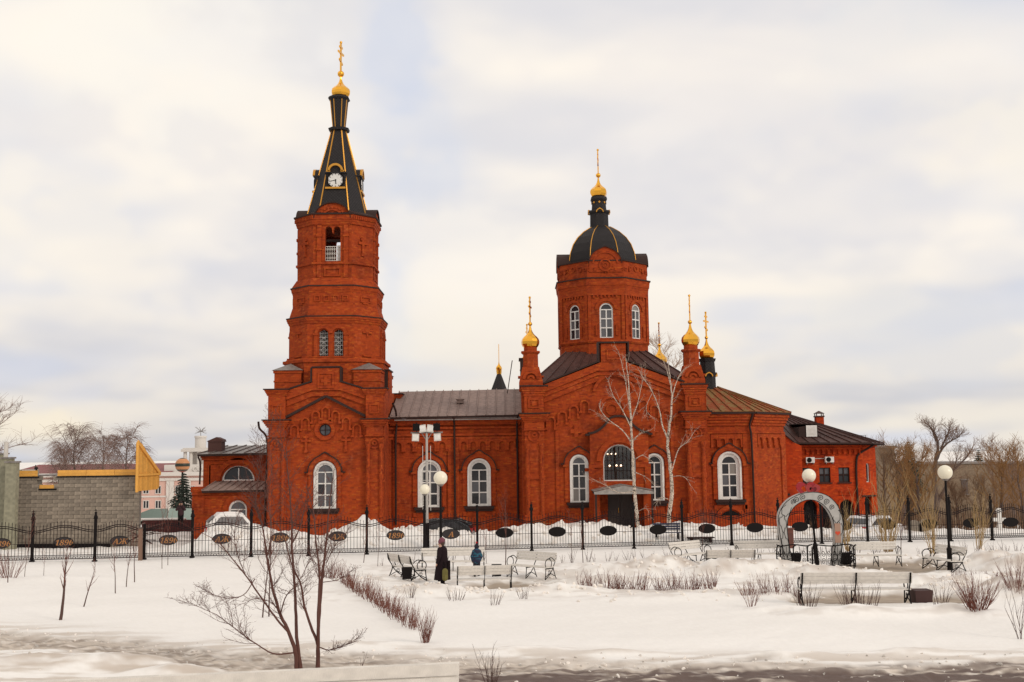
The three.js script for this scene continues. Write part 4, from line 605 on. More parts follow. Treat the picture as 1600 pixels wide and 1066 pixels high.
// ---- apse with its rusty roof
{
  const y1 = 7.25, fp = [[11.8, -68.6], [14.95, -68.6], [17.75, -71.6], [17.75, -75.4], [14.95, -78.4], [11.8, -78.4]], ap = [13.85, 9.2, -73.5];
  for (let i = 0; i < 5; i++) {
    const [ax, az] = fp[i], [bx, bz] = fp[i + 1], L = Math.hypot(bx - ax, bz - az), M = M4().makeTranslation(ax, 0, az).multiply(M4().makeRotationY(-Math.atan2(bz - az, bx - ax)));
    const A = (n, g, m = Mt.brick) => CB(n, g, m, M), wcx = 1.72, hole = i === 0 ? [archPts(wcx, 1.92, 1.3, 4.78)] : [];
    A('apse_wall', ext(rect(0, L, -0.6, y1), -0.5, 0, hole));
    if (i > 2) continue;
    A('string_course', [box(0, L, 6.0, 6.12, -0.04, 0.08), ...[0, 1, 2, 3].map((k) => box(-0.03 * k, L + 0.03 * k, 6.5 + k * 0.18, 6.68 + k * 0.18 - 0.003, -0.04, 0.12 + k * 0.09)), box(0, 0.55, -0.6, 5.98, -0.04, 0.1), box(L - 0.55, L, -0.6, 5.98, -0.04, 0.1), box(0, L, -0.6, 0.9, -0.04, 0.12)]);
    A('gutter', box(-0.1, L + 0.15, 7.22, 7.32, -0.1, 0.52), Mt.lead);
    corbelRow(M, 0.58, L - 0.58, 5.25, i ? 4 : 4, 0.7);
    if (i === 0) { archWindow(church, M, wcx, 1.92, 1.3, 4.78, { fw: 0.22, reveal: true }); hood(M, wcx, 1.92, 1.3, 4.78); A('basement_arch', [arcBand(1.7, 0.55, 0.75, 1.0, -0.04, 0.14, 0, 0)]); A('basement_opening', ext(archPts(1.7, -0.5, 1.4, 1.2), 0.0, 0.06), Mt.dark); }
    const n = i === 2 ? 5 : 5, q = (t) => [lerp(ax, bx, t), 7.33, lerp(az, bz, t)];
    const off = (p) => { const dx = p[0] - 13.2, dz = p[2] + 73.5, l = Math.hypot(dx, dz); return [p[0] + dx / l * 0.55, p[1], p[2] + dz / l * 0.55]; };
    sheets('apse_roof', church, off(q(0)), off(q(1)), [ap[0] + 0.02, ap[1], ap[2]], [i === 0 ? 11.9 : ap[0], ap[1], ap[2]], n, Mt.rust);
  }
  CB('apse_roof', [slab([18.1, 7.33, -75.6], [15.1, 7.33, -78.9], ap, [ap[0] + 0.02, ap[1], ap[2]], 0.1), slab([15.1, 7.33, -78.9], [11.8, 7.33, -78.9], [11.9, 9.2, -73.5], ap, 0.1)], Mt.rust);
  CB('downpipe', [tube(curve([[15.0, 7.25, -68.1], [14.95, 7.0, -68.2], [14.85, 6.5, -68.45], [14.9, 6.0, -68.38], [14.95, 0.5, -68.38]], 20), 0.065, 8)], Mt.pipe);
  CB('downpipe', [tube(curve([[12.2, 7.2, -67.9], [12.05, 6.9, -68.2], [12.0, 6.3, -68.4], [12.0, 0.6, -68.4]], 20), 0.06, 8)], Mt.pipe);
  const p = at(1106, 600, -73.5), cu = G('cupola', church), x = p.x;
  P('drum', [oct(x, -73.5, 8.6, 0.52, 9.95, 0.5, 0.42), oct(x, -73.5, 9.95, 0.52, 10.2, 0.6, 0.42), oct(x, -73.5, 10.2, 0.5, 10.95, 0.46, 0.42), oct(x, -73.5, 10.95, 0.5, 11.15, 0.56, 0.42)], Mt.slate, cu);
  for (let i = 0; i < 8; i += 2) P('gilt_arch', arcBand(0, 9.92, 0.2, 0.27, -0.03, 0.1, 0.1, 0.1), Mt.goldRib, cu, face(x, -73.5, i * Math.PI / 4, 0.54));
  P('onion', onion(x, 11.12, -73.5, 0.56, 1.42, 8), Mt.gold, cu); P('ball', ball(x, 12.6, -73.5, 0.12, 12), Mt.gold, cu); goldCross(cu, x, 12.66, -73.5, 1.65, 1.0);
}
// ---- the lit chandelier hanging inside behind the big portal window
{
  const ch = T('chandelier', 'chandelier with small lit bulbs seen through the big arched portal window', 'chandelier', [6.1, 3.9, -69.5]);
  P('chandelier_frame', [tube([[6.1, 8.5, -69.5], [6.1, 3.9, -69.5]], 0.02, 5), new THREE.TorusGeometry(0.75, 0.03, 6, 20).rotateX(Math.PI / 2).translate(6.1, 4.0, -69.5), new THREE.TorusGeometry(0.4, 0.03, 6, 16).rotateX(Math.PI / 2).translate(6.1, 4.75, -69.5)], Mt.goldRib, ch);
  const bm = new THREE.MeshStandardMaterial({ color: 0x442200, emissive: new THREE.Color(1, 0.72, 0.5), emissiveIntensity: 5 });
  for (let i = 0; i < 9; i++) { const up = i > 4, n = up ? 4 : 5, a = (up ? i - 5 : i) / n * 2 * Math.PI + 0.4, r = up ? 0.4 : 0.75; P('bulb', ball(6.1 + Math.cos(a) * r, up ? 4.82 : 4.08, -69.5 + Math.sin(a) * r, 0.05, 8), bm, ch); }
  const l = new THREE.PointLight(new THREE.Color(1, 0.75, 0.5), 2.5, 30, 2); l.position.set(6.1, 4.4, -69.5); l.castShadow = true; scene.add(l);
}
// ---------------------------------------------------------------- parish house to the right of the church
{
  const h = T('parish_house', 'two-storey red brick house with hipped brown roof right of the church', 'house', [22, 0, -80]);
  const B = (n, g, m = Mt.brickHouse, M) => P(n, g, m, h, M), f = at0(-77), x0 = 18.7, x1 = 24.5, fa = face(0, 0, Math.PI / 4, 0);
  const W = [[20.42, 2.64, 0.78, 1.04], [21.87, 2.64, 0.78, 1.04], [23.22, 2.64, 0.78, 1.04]], A = [20.75, 22.05, 23.3];
  B('house_wall', ext(rect(x0, x1, -0.8, 5.4), -0.4, 0, [...W.map(([c, y, w, hh]) => rect(c - w / 2, c + w / 2, y, y + hh)), ...A.map((c) => archPts(c, -0.75, 0.95, 1.42))]), Mt.brickHouse, f);
  const M = M4().makeTranslation(x1, 0, -77).multiply(M4().makeRotationY(0.42));
  B('house_wall', ext(rect(0, 1.25, -0.8, 5.4), -0.35, 0, [archPts(0.5, 2.62, 0.3, 3.95), rect(0.2, 0.72, -0.75, 1.6)]), Mt.brickHouse, M);
  B('house_wall', [box(25.2, 25.6, -0.8, 5.4, -88, -77.52), box(18.7, 25.6, -0.8, 5.4, -88.4, -88.003), box(18.7, 19.1, -0.8, 5.4, -88, -77.405)]);
  for (const [c, y, w, hh] of W) { const g = G('window', h); P('frame', [ext(rect(c - w / 2, c + w / 2, y, y + hh), -0.22, -0.12, [rect(c - w / 2 + 0.06, c - 0.04, y + 0.06, y + hh * 0.47), rect(c + 0.04, c + w / 2 - 0.06, y + 0.06, y + hh * 0.47), rect(c - w / 2 + 0.06, c - 0.04, y + hh * 0.54, y + hh - 0.06), rect(c + 0.04, c + w / 2 - 0.06, y + hh * 0.54, y + hh - 0.06)])], Mt.lead, g, f); for (const s of [0, 1]) for (const t of [0, 1]) P('pane', box(c - w / 2 + 0.05 + s * 0.38, c - 0.03 + s * 0.36, y + 0.05 + t * 0.54, y + 0.46 + t * 0.54, -0.2, -0.18), t ? Mt.paneGrey : Mt.pane, g, f); P('sill', box(c - w / 2 - 0.1, c + w / 2 + 0.1, y - 0.08, y - 0.003, -0.1, 0.1), Mt.lead, g, f); }
  { const g = G('window', h); P('frame', ext(archPts(0.5, 2.62, 0.3, 3.95), -0.2, -0.1, [archPts(0.5, 2.68, 0.2, 3.89)]), Mt.white, g, M); P('pane', ext(archPts(0.5, 2.66, 0.24, 3.92), -0.18, -0.16), Mt.pane, g, M); }
  B('door', box(0.22, 0.7, -0.7, 1.58, -0.25, -0.2), Mt.dark, M); B('door_lintel', box(-0.1, 1.1, 1.62, 1.72, -0.05, 0.12), Mt.lead, M);
  A.forEach((c) => { B('arched_opening', ext(archPts(c, -0.75, 0.93, 1.41), -0.32, -0.26), Mt.dark, f); B('arch_surround', arcBand(c, 0.945, 0.52, 0.68, -0.04, 0.07, 0, 0), Mt.brickHouse, f); });
  B('relief_panel', [frameBox(22.82, 23.62, 1.75, 2.05, 0.07, 0.06)], Mt.brickHouse, f);
  { const n = 15; for (let i = 0; i < n; i++) B('corbel_arch', corbelGeo((x1 - x0 - 0.2) / n - 0.005, 0.36).map((g) => tr(g, x0 + 0.1 + (i + 0.5) * (x1 - x0 - 0.2) / n, 4.72, 0)), Mt.brickHouse, f); }
  B('cornice', [box(x0, x1, 5.1, 5.25, -0.05, 0.12), box(x0, x1, 5.253, 5.4, -0.05, 0.2)], Mt.brickHouse, f); B('cornice', [box(0, 1.3, 5.1, 5.4, -0.05, 0.14)], Mt.brickHouse, M);
  const E = [[18.4, 5.45, -76.2], [25.0, 5.36, -76.2], [26.6, 5.3, -78.4], [26.6, 5.4, -88.8], [18.4, 5.45, -88.8]], R = [19.2, 7.75, -82.3], R2 = [20.3, 7.75, -82.3];
  sheets('house_roof', h, E[0], E[1], R2, R, 9, Mt.roofDark); sheets('house_roof', h, E[1], E[2], [R2[0] + 0.02, R2[1], R2[2]], R2, 3, Mt.roofDark); sheets('house_roof', h, E[2], E[3], [R2[0] + 0.02, R2[1], R2[2] - 0.02], R2, 6, Mt.roofDark);
  P('house_roof', [slab(E[3], E[4], R, R2, 0.12), slab(E[4], E[0], R, [R[0], R[1], R[2] + 0.02], 0.12)], Mt.roofDark, h);
  B('roof_soffit', [hull([[18.4, 5.3, -76.2], [25.0, 5.22, -76.2], [26.6, 5.18, -78.4], [26.6, 5.28, -88.8], [18.4, 5.3, -88.8]], [[4, 3, 2, 1, 0]])], Mt.lead);
  B('gutter', [bar([18.4, 5.42, -76.15], [25.0, 5.33, -76.15], 0.1), bar([25.0, 5.33, -76.15], [26.6, 5.27, -78.35], 0.1)], Mt.lead);
  const rail = [bar([20.6, 6.0, -77.3], [25.0, 5.9, -77.3], 0.025)]; for (let k = 0; k < 16; k++) rail.push(bar([20.6 + k * 0.29, 5.75, -77.3], [20.6 + k * 0.29, 6.0 - k * 0.006, -77.3], 0.02)); B('snow_guard', rail, Mt.lead);
  { const c = B('chimney', [box(22.5, 23.05, 6.2, 7.35, -81.4, -80.8)]); P('chimney_cap', [box(22.45, 23.1, 7.353, 7.45, -81.45, -80.75), new THREE.ConeGeometry(0.5, 0.22, 4).rotateY(Math.PI / 4).translate(22.77, 7.72, -81.1), box(22.5, 22.56, 7.45, 7.62, -81.38, -81.32), box(22.99, 23.05, 7.45, 7.62, -81.38, -81.32), box(22.5, 22.56, 7.45, 7.62, -80.88, -80.82), box(22.99, 23.05, 7.45, 7.62, -80.88, -80.82)], Mt.roofDark, c); }
  { const d = B('dormer', [hull([[20.2, 5.8, -77.2], [21.55, 5.8, -77.2], [21.55, 6.75, -77.2], [20.2, 6.55, -77.2], [20.2, 5.8, -79.6], [21.55, 5.8, -79.6], [21.55, 6.75, -79.6], [20.2, 6.55, -79.6]], [[0, 1, 2, 3], [1, 5, 6, 2], [5, 4, 7, 6], [4, 0, 3, 7], [3, 2, 6, 7]]), box(20.1, 21.65, 6.74, 6.8, -79.6, -77.1)], Mt.lead); P('white_panel', box(20.72, 21.48, 5.86, 6.66, -77.19, -77.14), Mt.white, d); P('panel_print', [...Array.from({ length: 6 }, (_, i) => box(20.82, 21.38, 6.0 + i * 0.09, 6.02 + i * 0.09, -77.15, -77.136))], Mt.plaster, d); }
  for (const [cx, cy] of [[20.8, 4.22], [22.15, 4.24]]) { const a = G('air_conditioner', h); P('casing', [box(cx - 0.3, cx + 0.3, cy - 0.19, cy + 0.2, 0.06, 0.36)], Mt.white, a, f); P('fan_grille', [ring(cx - 0.08, cy, 0.17, 0.13, 0.36, 0.38, 18), ring(cx - 0.08, cy, 0.09, 0.06, 0.36, 0.38, 12), ext(ringPts(cx - 0.08, cy, 0.13), 0.362, 0.366)], Mt.dark, a, f); P('bracket', [box(cx - 0.25, cx - 0.21, cy - 0.3, cy - 0.19, 0.0, 0.34), box(cx + 0.21, cx + 0.25, cy - 0.3, cy - 0.19, 0.0, 0.34)], Mt.roofGrey, a, f); }
  B('cable_duct', box(21.1, 21.85, 4.3, 4.34, 0, 0.04), Mt.plaster, f);
  B('downpipe', [tube(curve([[20.0, 5.3, -76.25], [19.85, 5.1, -76.6], [19.5, 4.7, -76.92], [19.45, 4.2, -76.92], [19.45, -0.5, -76.92]], 20), 0.075, 8)], Mt.pipe);
  B('downpipe', [tube(curve([[25.2, 5.25, -76.4], [24.9, 5.0, -76.7], [24.25, 4.55, -76.92], [24.1, 4.1, -76.92], [24.1, -0.5, -76.92]], 20), 0.075, 8)], Mt.pipe);
  // low link wall between the apse and the house
  B('link_wall', ext([[16.7, -0.6], [19.3, -0.6], [19.3, 5.2], [18.75, 5.45], [17.75, 6.3], [17.6, 6.9], [16.7, 6.9]], -73.6, -73.2, [rect(17.95, 18.25, 2.05, 2.7)]));
  B('link_coping', [bar([17.72, 6.36, -73.35], [18.8, 5.46, -73.35], 0.5, 0.06), box(17.85, 18.4, 1.93, 2.05, -73.4, -73.1)], Mt.lead);
  B('link_window', box(17.95, 18.25, 2.05, 2.7, -73.5, -73.45), Mt.dark);
  B('relief_panel', [ext([[17.4, 3.7], [18.0, 3.7], [18.0, 4.6], [17.7, 5.35], [17.4, 4.6]], -73.21, -73.14, [[[17.47, 3.77], [17.93, 3.77], [17.93, 4.57], [17.7, 5.15], [17.47, 4.57]]])]);
}
// ---------------------------------------------------------------- unfinished block building on the left
{
  reseed(21);
  const b = T('unfinished_building', 'unfinished grey concrete block building with yellow plank gable on its roof', 'building', [-24.8, 0, -64]);
  const x0 = -28.5, x1 = -21.18, y0 = -0.2, n = 12, rows = 19, bw = (x1 - x0) / n, bh = 4.14 / rows;
  P('wall_core', [ext([[x0, -0.5], [x1, -0.5], [x1, 3.92], [-25.84, 3.92], [-25.84, 3.3], [-26.85, 3.3], [-26.85, 3.92], [x0, 3.92]], -62.42, -62.12), hull([[x1 - 0.05, -0.5, -62.42], [x1 - 0.05, 3.9, -62.42], [x1 - 2.75, 3.9, -69.5], [x1 - 2.75, -0.5, -69.5], [x1 - 0.45, -0.5, -62.42], [x1 - 0.45, 3.9, -62.42], [x1 - 3.15, 3.9, -69.5], [x1 - 3.15, -0.5, -69.5]], [[0, 1, 2, 3], [4, 5, 6, 7], [1, 5, 6, 2]]), box(x0, x1 - 2.8, -0.5, 3.9, -69.9, -69.5)], std(0.16, 0.14, 0.12, 0.95), b);
  const bg = [0, 1, 2].map((k) => { const g = prep(box(-bw / 2 + 0.008, bw / 2 - 0.008, 0.007, bh - 0.007, -0.12, 0)); uvMetres(g); return g; });
  const hg = prep(box(-bw / 4 + 0.008, bw / 4 - 0.008, 0.007, bh - 0.007, -0.12, 0)); uvMetres(hg);
  const addB = (g, x, y) => { const m = new THREE.Mesh(g, Mt.concrete[Math.floor(rnd() * 4)]); m.name = 'concrete_block'; m.castShadow = m.receiveShadow = true; m.position.set(x + 24.8, y, -62 + 64 + rr(-0.012, 0.012)); b.add(m); };
  for (let r = 0; r < rows; r++) for (let i = 0; i <= n; i++) {
    const off = r % 2, x = x0 + (i + (off ? 0 : 0.5)) * bw, y = y0 + r * bh; if (!off && i === n) continue;
    if (y > 3.15 && x > -26.7 && x < -26) continue;
    if (off && i === 0) addB(hg, x + bw / 4, y); else if (off && i === n) addB(hg, x - bw / 4, y); else addB(bg[i % 3], x, y);
  }
  const plank = (p, q, h = 0.16) => P('plank', bar(p, q, 0.06, h), Mt.timber[Math.floor(rnd() * 3)], b);
  for (const [a, c] of [[-28.2, -26.95], [-25.8, -24.2], [-24.18, -22.6], [-22.58, -21.15]]) { plank([a, 4.02, -61.98], [c, 4.02, -61.98]); plank([a, 4.185, -61.99], [c, 4.185, -61.99]); }
  plank([-26.8, 3.35, -61.98], [-26.0, 3.35, -61.98], 0.2);
  P('roof_edge', [box(-28.4, -26.85, 3.86, 3.93, -62.3, -61.92), box(-25.84, -21.2, 3.86, 3.93, -62.3, -61.92), box(-26.85, -25.84, 3.16, 3.24, -62.1, -61.94)], Mt.dark, b);
  P('flat_roof', [box(x0, -26.9, 3.93, 4.0, -70, -62.4), box(-25.8, x1 - 2.9, 3.93, 4.0, -69.5, -62.4)], Mt.roofGrey, b);
  // planked gable end facing the street, each board a piece
  const gx = -21.1, poly = (z) => [z > -61.4 ? 3.2 : pl([[-65.2, 3.2], [-64.7, 3.05], [-61.4, 3.05]], z), pl([[-65.2, 3.9], [-61.9, 5.75], [-61.2, 5.75]], z)];
  for (let k = 0; k < 13; k++) { const z0 = -61.1 - k * 0.31, z1 = z0 - 0.30, [lo0, hi0] = poly(z0), [lo1, hi1] = poly(z1); P('board', hull([[gx, lo0, z0], [gx, hi0, z0], [gx, hi1, z1], [gx, lo1, z1], [gx + 0.05, lo0, z0], [gx + 0.05, hi0, z0], [gx + 0.05, hi1, z1], [gx + 0.05, lo1, z1]], [[0, 1, 2, 3], [7, 6, 5, 4], [0, 4, 5, 1], [1, 5, 6, 2], [2, 6, 7, 3], [3, 7, 4, 0]]), Mt.timber[k % 3], b); }
  P('rafter', [bar([gx + 0.1, 5.8, -61.1], [gx + 0.1, 3.95, -65.1], 0.08, 0.2), bar([gx + 0.1, 3.0, -61.1], [gx + 0.1, 5.8, -61.1], 0.12, 0.12), bar([gx + 0.1, 3.95, -61.1], [gx + 0.1, 3.95, -65.0], 0.06, 0.12)], Mt.timber[2], b);
  P('plinth', box(x0 - 2, x1 - 1.5, -0.5, 0.16, -61.9, -61.75), Mt.dark, b);
}
{ // stepped pale green slabs at the left edge
  const b = T('ribbed_building', 'pale green building edge with three stepped upright fins at far left', 'building', [-29, 0, -60]);
  for (const [x, h, z, w] of [[-30.2, 5.2, -63, 0.9], [-28.3, 4.95, -61, 0.3], [-27.65, 4.72, -60.2, 0.3]]) { P('fin', box(x - w, x + w, -0.5, h, z - 0.4, z), std(0.33, 0.31, 0.22, 0.9, { map: wearTex }), b); P('fin_cap', box(x - w - 0.06, x + w + 0.06, h + 0.003, h + 0.09, z - 0.46, z + 0.06), Mt.roofGrey, b); }
  P('back_wall', box(-34, -28.6, -0.5, 4.3, -66, -65), std(0.30, 0.28, 0.2, 0.9), b); P('vent_pipe', cyl(-28.6, 5.0, 5.9, -61.6, 0.12, 0.12, 10), Mt.plaster, b);
}
// ---------------------------------------------------------------- wrought iron fence
{
  reseed(5);
  const fx = [-48, 50, 148, 225, 300, 392, 482, 573, 663, 746, 831, 911, 991, 1067, 1144, 1218, 1285, 1357, 1423, 1487, 1552, 1612], F = [];
  for (const x of fx) { const d = ray(x, 862), t = (-55.6 + 0.128 * 0) / (d.z + 0.128 * d.x); F.push([d.x * t, d.z * t]); }
  const fence = T('iron_fence', 'long black wrought iron fence with oval plaques in front of the church', 'fence', [0, 0, -55.6]);
  const ang = Math.atan(0.128);
  const cv = (text) => { const c = document.createElement('canvas'); c.width = 256; c.height = 150; const q = c.getContext('2d'); q.fillStyle = '#1d1517'; q.fillRect(0, 0, 256, 150); if (text) { q.fillStyle = '#a06c3a'; q.font = 'italic bold 104px serif'; q.textAlign = 'center'; q.textBaseline = 'middle'; q.fillText(text, 128, 80); } const t = new THREE.CanvasTexture(c); t.colorSpace = THREE.SRGBColorSpace; return new THREE.MeshStandardMaterial({ map: t, roughness: 0.5 }); };
  const mats = { '1896': cv('1896'), 'АЖ': cv('АЖ'), A: cv('А'), '': Mt.iron };
  const words = ['1896', '1896', 'АЖ', '1896', 'АЖ', '1896', 'АЖ', '1896', 'A'];
  let count = 0; const rest = [];
  for (let i = 0; i < F.length; i++) {
    const [x, z] = F[i], y = HT(x, z + 0.1) - 0.05, big = i !== 3;
    P('post', [box(x - 0.058, x + 0.058, y - 0.3, 2.0 - (big ? 0 : 0.3), z - 0.058, z + 0.058), box(x - 0.1, x + 0.1, y - 0.1, y + 0.12, z - 0.1, z + 0.1), ...(big ? [box(x - 0.085, x + 0.085, 2.0, 2.05, z - 0.085, z + 0.085), lathe([[0.09, 2.05], [0.10, 2.1], [0.06, 2.18], [0.05, 2.24], [0.075, 2.28], [0.05, 2.32], [0.02, 2.34]], 8).translate(x, 0, z), bar([x, 2.3, z], [x, 2.46, z], 0.025), bar([x - 0.06, 2.39, z], [x + 0.06, 2.39, z], 0.025)] : [])], Mt.iron, fence);
    if (i === F.length - 1) break;
    const [x2, z2] = F[i + 1], g = G('fence_panel', fence), L = (t, yy, dz = 0) => [lerp(x, x2, t), yy, lerp(z, z2, t) + dz];
    const top = (t) => 1.52 + 0.16 * (0.5 - 0.5 * Math.cos(t * 2 * Math.PI)) * 1.6 - 0.06;
    const c1 = [], c2 = []; for (let k = 0; k <= 20; k++) { c1.push(V(...L(k / 20, top(k / 20)))); c2.push(V(...L(k / 20, top(k / 20) - 0.09))); }
    P('rail', tube(c1, 0.022, 5), Mt.ironWorn, g); P('rail', tube(c2, 0.022, 5), Mt.ironWorn, g);
    P('rail', bar(L(0, 0.30), L(1, 0.30), 0.03), Mt.ironWorn, g); P('rail', bar(L(0, 0.12), L(1, 0.12), 0.035), Mt.ironWorn, g); P('rail', bar(L(0, 0.86), L(1, 0.86), 0.02), Mt.ironWorn, g);
    const n = 18, arcs = [];
    for (let k = 1; k < n; k++) {
      const t = k / n, p = [bar(L(t, 0.1), L(t, top(t) + 0.16), 0.019, 0.019), xf(new THREE.ConeGeometry(0.022, 0.08, 4), M4().makeTranslation(...L(t, top(t) + 0.2)))];
      if (Math.abs(t - 0.2) < 0.02 || Math.abs(t - 0.8) < 0.02) p.push(bar(L(t, 0.82, 0.02), L(t, 0.98, 0.02), 0.05, 0.02));
      if (count < 296) { P('picket', p, Mt.ironWorn, g); count++; } else rest.push(...p);
    }
    for (let k = 0; k < n; k++) { const a = L((k + 0.5) / n, 0.0); const r = Math.abs(x2 - x) / n * 0.42; arcs.push(arcBand(0, 0.2, r * 0.78, r, -0.01, 0.01, 0, 0, 0, 6).applyMatrix4(M4().makeTranslation(a[0], 0, a[2]).multiply(M4().makeRotationY(ang)))); arcs.push(bar(L((k + 0.5) / n, 0.12), L((k + 0.5) / n, 0.22), 0.03, 0.03)); }
    P('scroll_band', arcs, Mt.ironWorn, g);
    const mid = L(0.5, 0.92, 0.03), oval = ringPts(0, 0, 1, 28).map(([a, b2]) => [a * 0.45, b2 * 0.25]), ms = M4().makeTranslation(...mid).multiply(M4().makeRotationY(ang));
    const w = words[i] || '', pg = ext(oval, -0.03, 0.0);
    P('plaque', pg, Mt.iron, g, ms);
    if (w) { const sg = new THREE.ShapeGeometry(shapeOf(oval.map(([a, b2]) => [a * 0.95, b2 * 0.92]))); const p = sg.attributes.position, uv = sg.attributes.uv; for (let k = 0; k < p.count; k++) uv.setXY(k, p.getX(k) / 0.94 + 0.5, p.getY(k) / 0.52 + 0.5); sg.applyMatrix4(M4().makeTranslation(mid[0] - fence.o.x, mid[1], mid[2] + 0.006 - fence.o.z).multiply(M4().makeRotationY(ang))); const m = new THREE.Mesh(sg, mats[w]); m.name = 'plaque_lettering'; m.receiveShadow = true; g.add(m); }
  }
  if (rest.length) tag(P('pickets', rest, Mt.ironWorn, fence), null, null, null, 'stuff');
}
// ---------------------------------------------------------------- lamps, floodlight mast
function lamp(px, pyGlobe, pyBase, r, label, tilt = 0) {
  const p = gr(px, pyBase), z = p.z, g = at(px, pyGlobe, z), x = p.x, y = HT(x, z) - 0.1, l = T('globe_lamp', label, 'street lamp', [x, y, z], 'white globe lamps in the square'), h = g.y - r - y;
  P('post', [lathe([[0.13, 0], [0.13, 0.1], [0.11, 0.2], [0.095, 0.95], [0.11, 1.0], [0.06, 1.08], [0.05, 1.2], [0.045, h - 0.1], [0.05, h]], 12).translate(x, y, z)], Mt.iron, l);
  P('collar', lathe([[0.0, 0], [0.07, 0], [0.13, 0.06], [0.14, 0.1], [0.1, 0.13]], 14).translate(x, y + h - 0.08, z), Mt.roofGrey, l);
  P('globe', new THREE.SphereGeometry(r, 32, 24).translate(x, y + h + r - 0.03, z), Mt.globe, l); l.rotation.z = tilt; return l;
}
lamp(689, 746, 905, 0.275, 'black globe lamp standing right beside the woman in the long coat');
lamp(664, 764, 866, 0.26, 'small globe lamp next to the steel floodlight mast');
lamp(1277, 742, 884, 0.29, 'globe lamp in front of the grey heart arch', 0.05);
lamp(1485, 737, 891, 0.29, 'tall globe lamp at the right beside a bench seen end-on');
{
  const p = gr(667, 862), x = p.x, z = -56.15, y0 = -0.1, m = T('floodlight_mast', 'slim steel mast carrying six floodlights on a crossbar and a ladder', 'floodlight mast', [x, y0, z]), Y = (py) => at(667, py, z).y, top = Y(676);
  P('mast', [cyl(x, y0, top, z, 0.085, 0.06, 10)], std(0.42, 0.39, 0.36, 0.5, { metalness: 0.3 }), m); P('mast_base', cyl(x, y0, y0 + 1.5, z, 0.13, 0.12, 10), Mt.iron, m);
  P('crossbar', [bar([x - 0.82, top, z], [x + 0.82, top, z], 0.1, 0.08), bar([x, top - 0.42, z], [x - 0.28, top, z], 0.04), bar([x, top - 0.42, z], [x + 0.28, top, z], 0.04)], Mt.roofGrey, m);
  const fl = (dx, dy, mat, lens, tilt) => { const M = M4().makeTranslation(x + dx, top + dy, z + 0.1).multiply(M4().makeRotationZ(tilt)), f = G('floodlight', m); P('housing', [box(-0.15, 0.15, -0.16, 0.16, -0.12, 0.08), box(-0.18, 0.18, -0.19, 0.19, 0.05, 0.09)], mat, f, M); P('lens', box(-0.14, 0.14, -0.13, 0.13, 0.09, 0.10), lens, f, M); P('bracket', box(-0.02, 0.02, -0.25, 0.25, -0.2, -0.12), Mt.iron, f, M); };
  for (const s of [-1, 1]) { fl(s * 0.52, 0.27, Mt.iron, Mt.dark, 0); fl(s * 0.2, 0.2, Mt.plaster, Mt.white, s * -0.15); fl(s * 0.56, -0.25, Mt.plaster, Mt.white, s * 0.05); }
  const lad = []; for (const s of [-0.2, 0.2]) lad.push(bar([x + s, Y(798), z + 0.1], [x + s, Y(697), z + 0.1], 0.025)); for (let k = 0; k < 5; k++) lad.push(bar([x - 0.2, Y(720) - k * 0.5, z + 0.1], [x + 0.2, Y(720) - k * 0.5, z + 0.1], 0.02)); P('ladder', lad, Mt.plaster, m);
}
// ---------------------------------------------------------------- benches
const bench0 = T('park_bench', 'x', 'bench', [0, 0, 0], 'white slatted benches with wrought iron frames in the square');
{
  const L = 1.62;
  for (const x of [-L, 0, L]) {
    const t = (pts, r = 0.022, n = 12) => tube(curve(pts.map(([z, y]) => [x, y, z]), n), r, 6), g = [t([[-0.28, 0], [-0.16, 0.24], [-0.1, 0.44], [-0.2, 0.62], [-0.3, 0.78], [-0.32, 0.98]]), t([[0.42, 0], [0.38, 0.25], [0.36, 0.44]]), bar([x, 0.42, -0.12], [x, 0.42, 0.4], 0.035), t([[-0.2, 0.1], [0.1, 0.22], [0.38, 0.12]], 0.016), t([[-0.1, 0.42], [0.12, 0.2], [0.4, 0.02]], 0.02, 8), bar([x, 0.68, -0.22], [x, 0.98, -0.32], 0.045)];
    if (x !== 0) { const c = []; for (let k = 0; k <= 22; k++) { const a = k / 22 * 2 * Math.PI; c.push([x, 0.6 + Math.sin(a) * 0.19, 0.2 + Math.cos(a) * 0.2]); } g.push(tube(c.map((p) => V(...p)), 0.02, 6)); const sp = []; for (let k = 0; k <= 20; k++) { const a = k / 20 * 3.6 * Math.PI, r = 0.02 + k * 0.004; sp.push(V(x, 0.27 + Math.sin(a) * r, 0.16 + Math.cos(a) * r)); } g.push(tube(sp, 0.011, 5)); g.push(t([[-0.22, 0.68], [0.0, 0.82], [0.2, 0.79]], 0.018)); }
    P('bench_frame', g, Mt.iron, bench0);
  }
  for (let k = 0; k < 3; k++) { const y = 0.71 + k * 0.115, z = -0.215 - k * 0.037; P('back_slat', xf(box(-L - 0.06, L + 0.06, -0.052, 0.052, -0.016, 0.016), M4().makeTranslation(0, y, z).multiply(M4().makeRotationX(-0.3))), Mt.plank, bench0); }
  for (let k = 0; k < 4; k++) P('seat_slat', box(-L - 0.06, L + 0.06, 0.45, 0.485, -0.1 + k * 0.128, 0.015 + k * 0.128), Mt.plank, bench0);
}
let benchUsed = false;
function bench(px, py, turn, label, o = {}) {
  const p = o.pos ? V(...o.pos) : gr(px, py, o.h || 0), b = benchUsed ? copyOf(bench0, 'park_bench', label) : bench0; benchUsed = true; b.userData.label = label;
  b.position.set(p.x, o.pos ? p.y : (o.y ?? Math.min(HT(p.x, p.z), 0.02) - 0.06), p.z); b.rotation.set(0, turn, 0); b.scale.set(o.sx ?? 0.6, o.s ?? 1, o.s ?? 1); return b;
}
bench(1336, 944, Math.PI - 0.06, 'bench seen from behind, nearest on the right, shrub twigs across it', { y: -0.05, s: 1.08, sx: 1.03 });
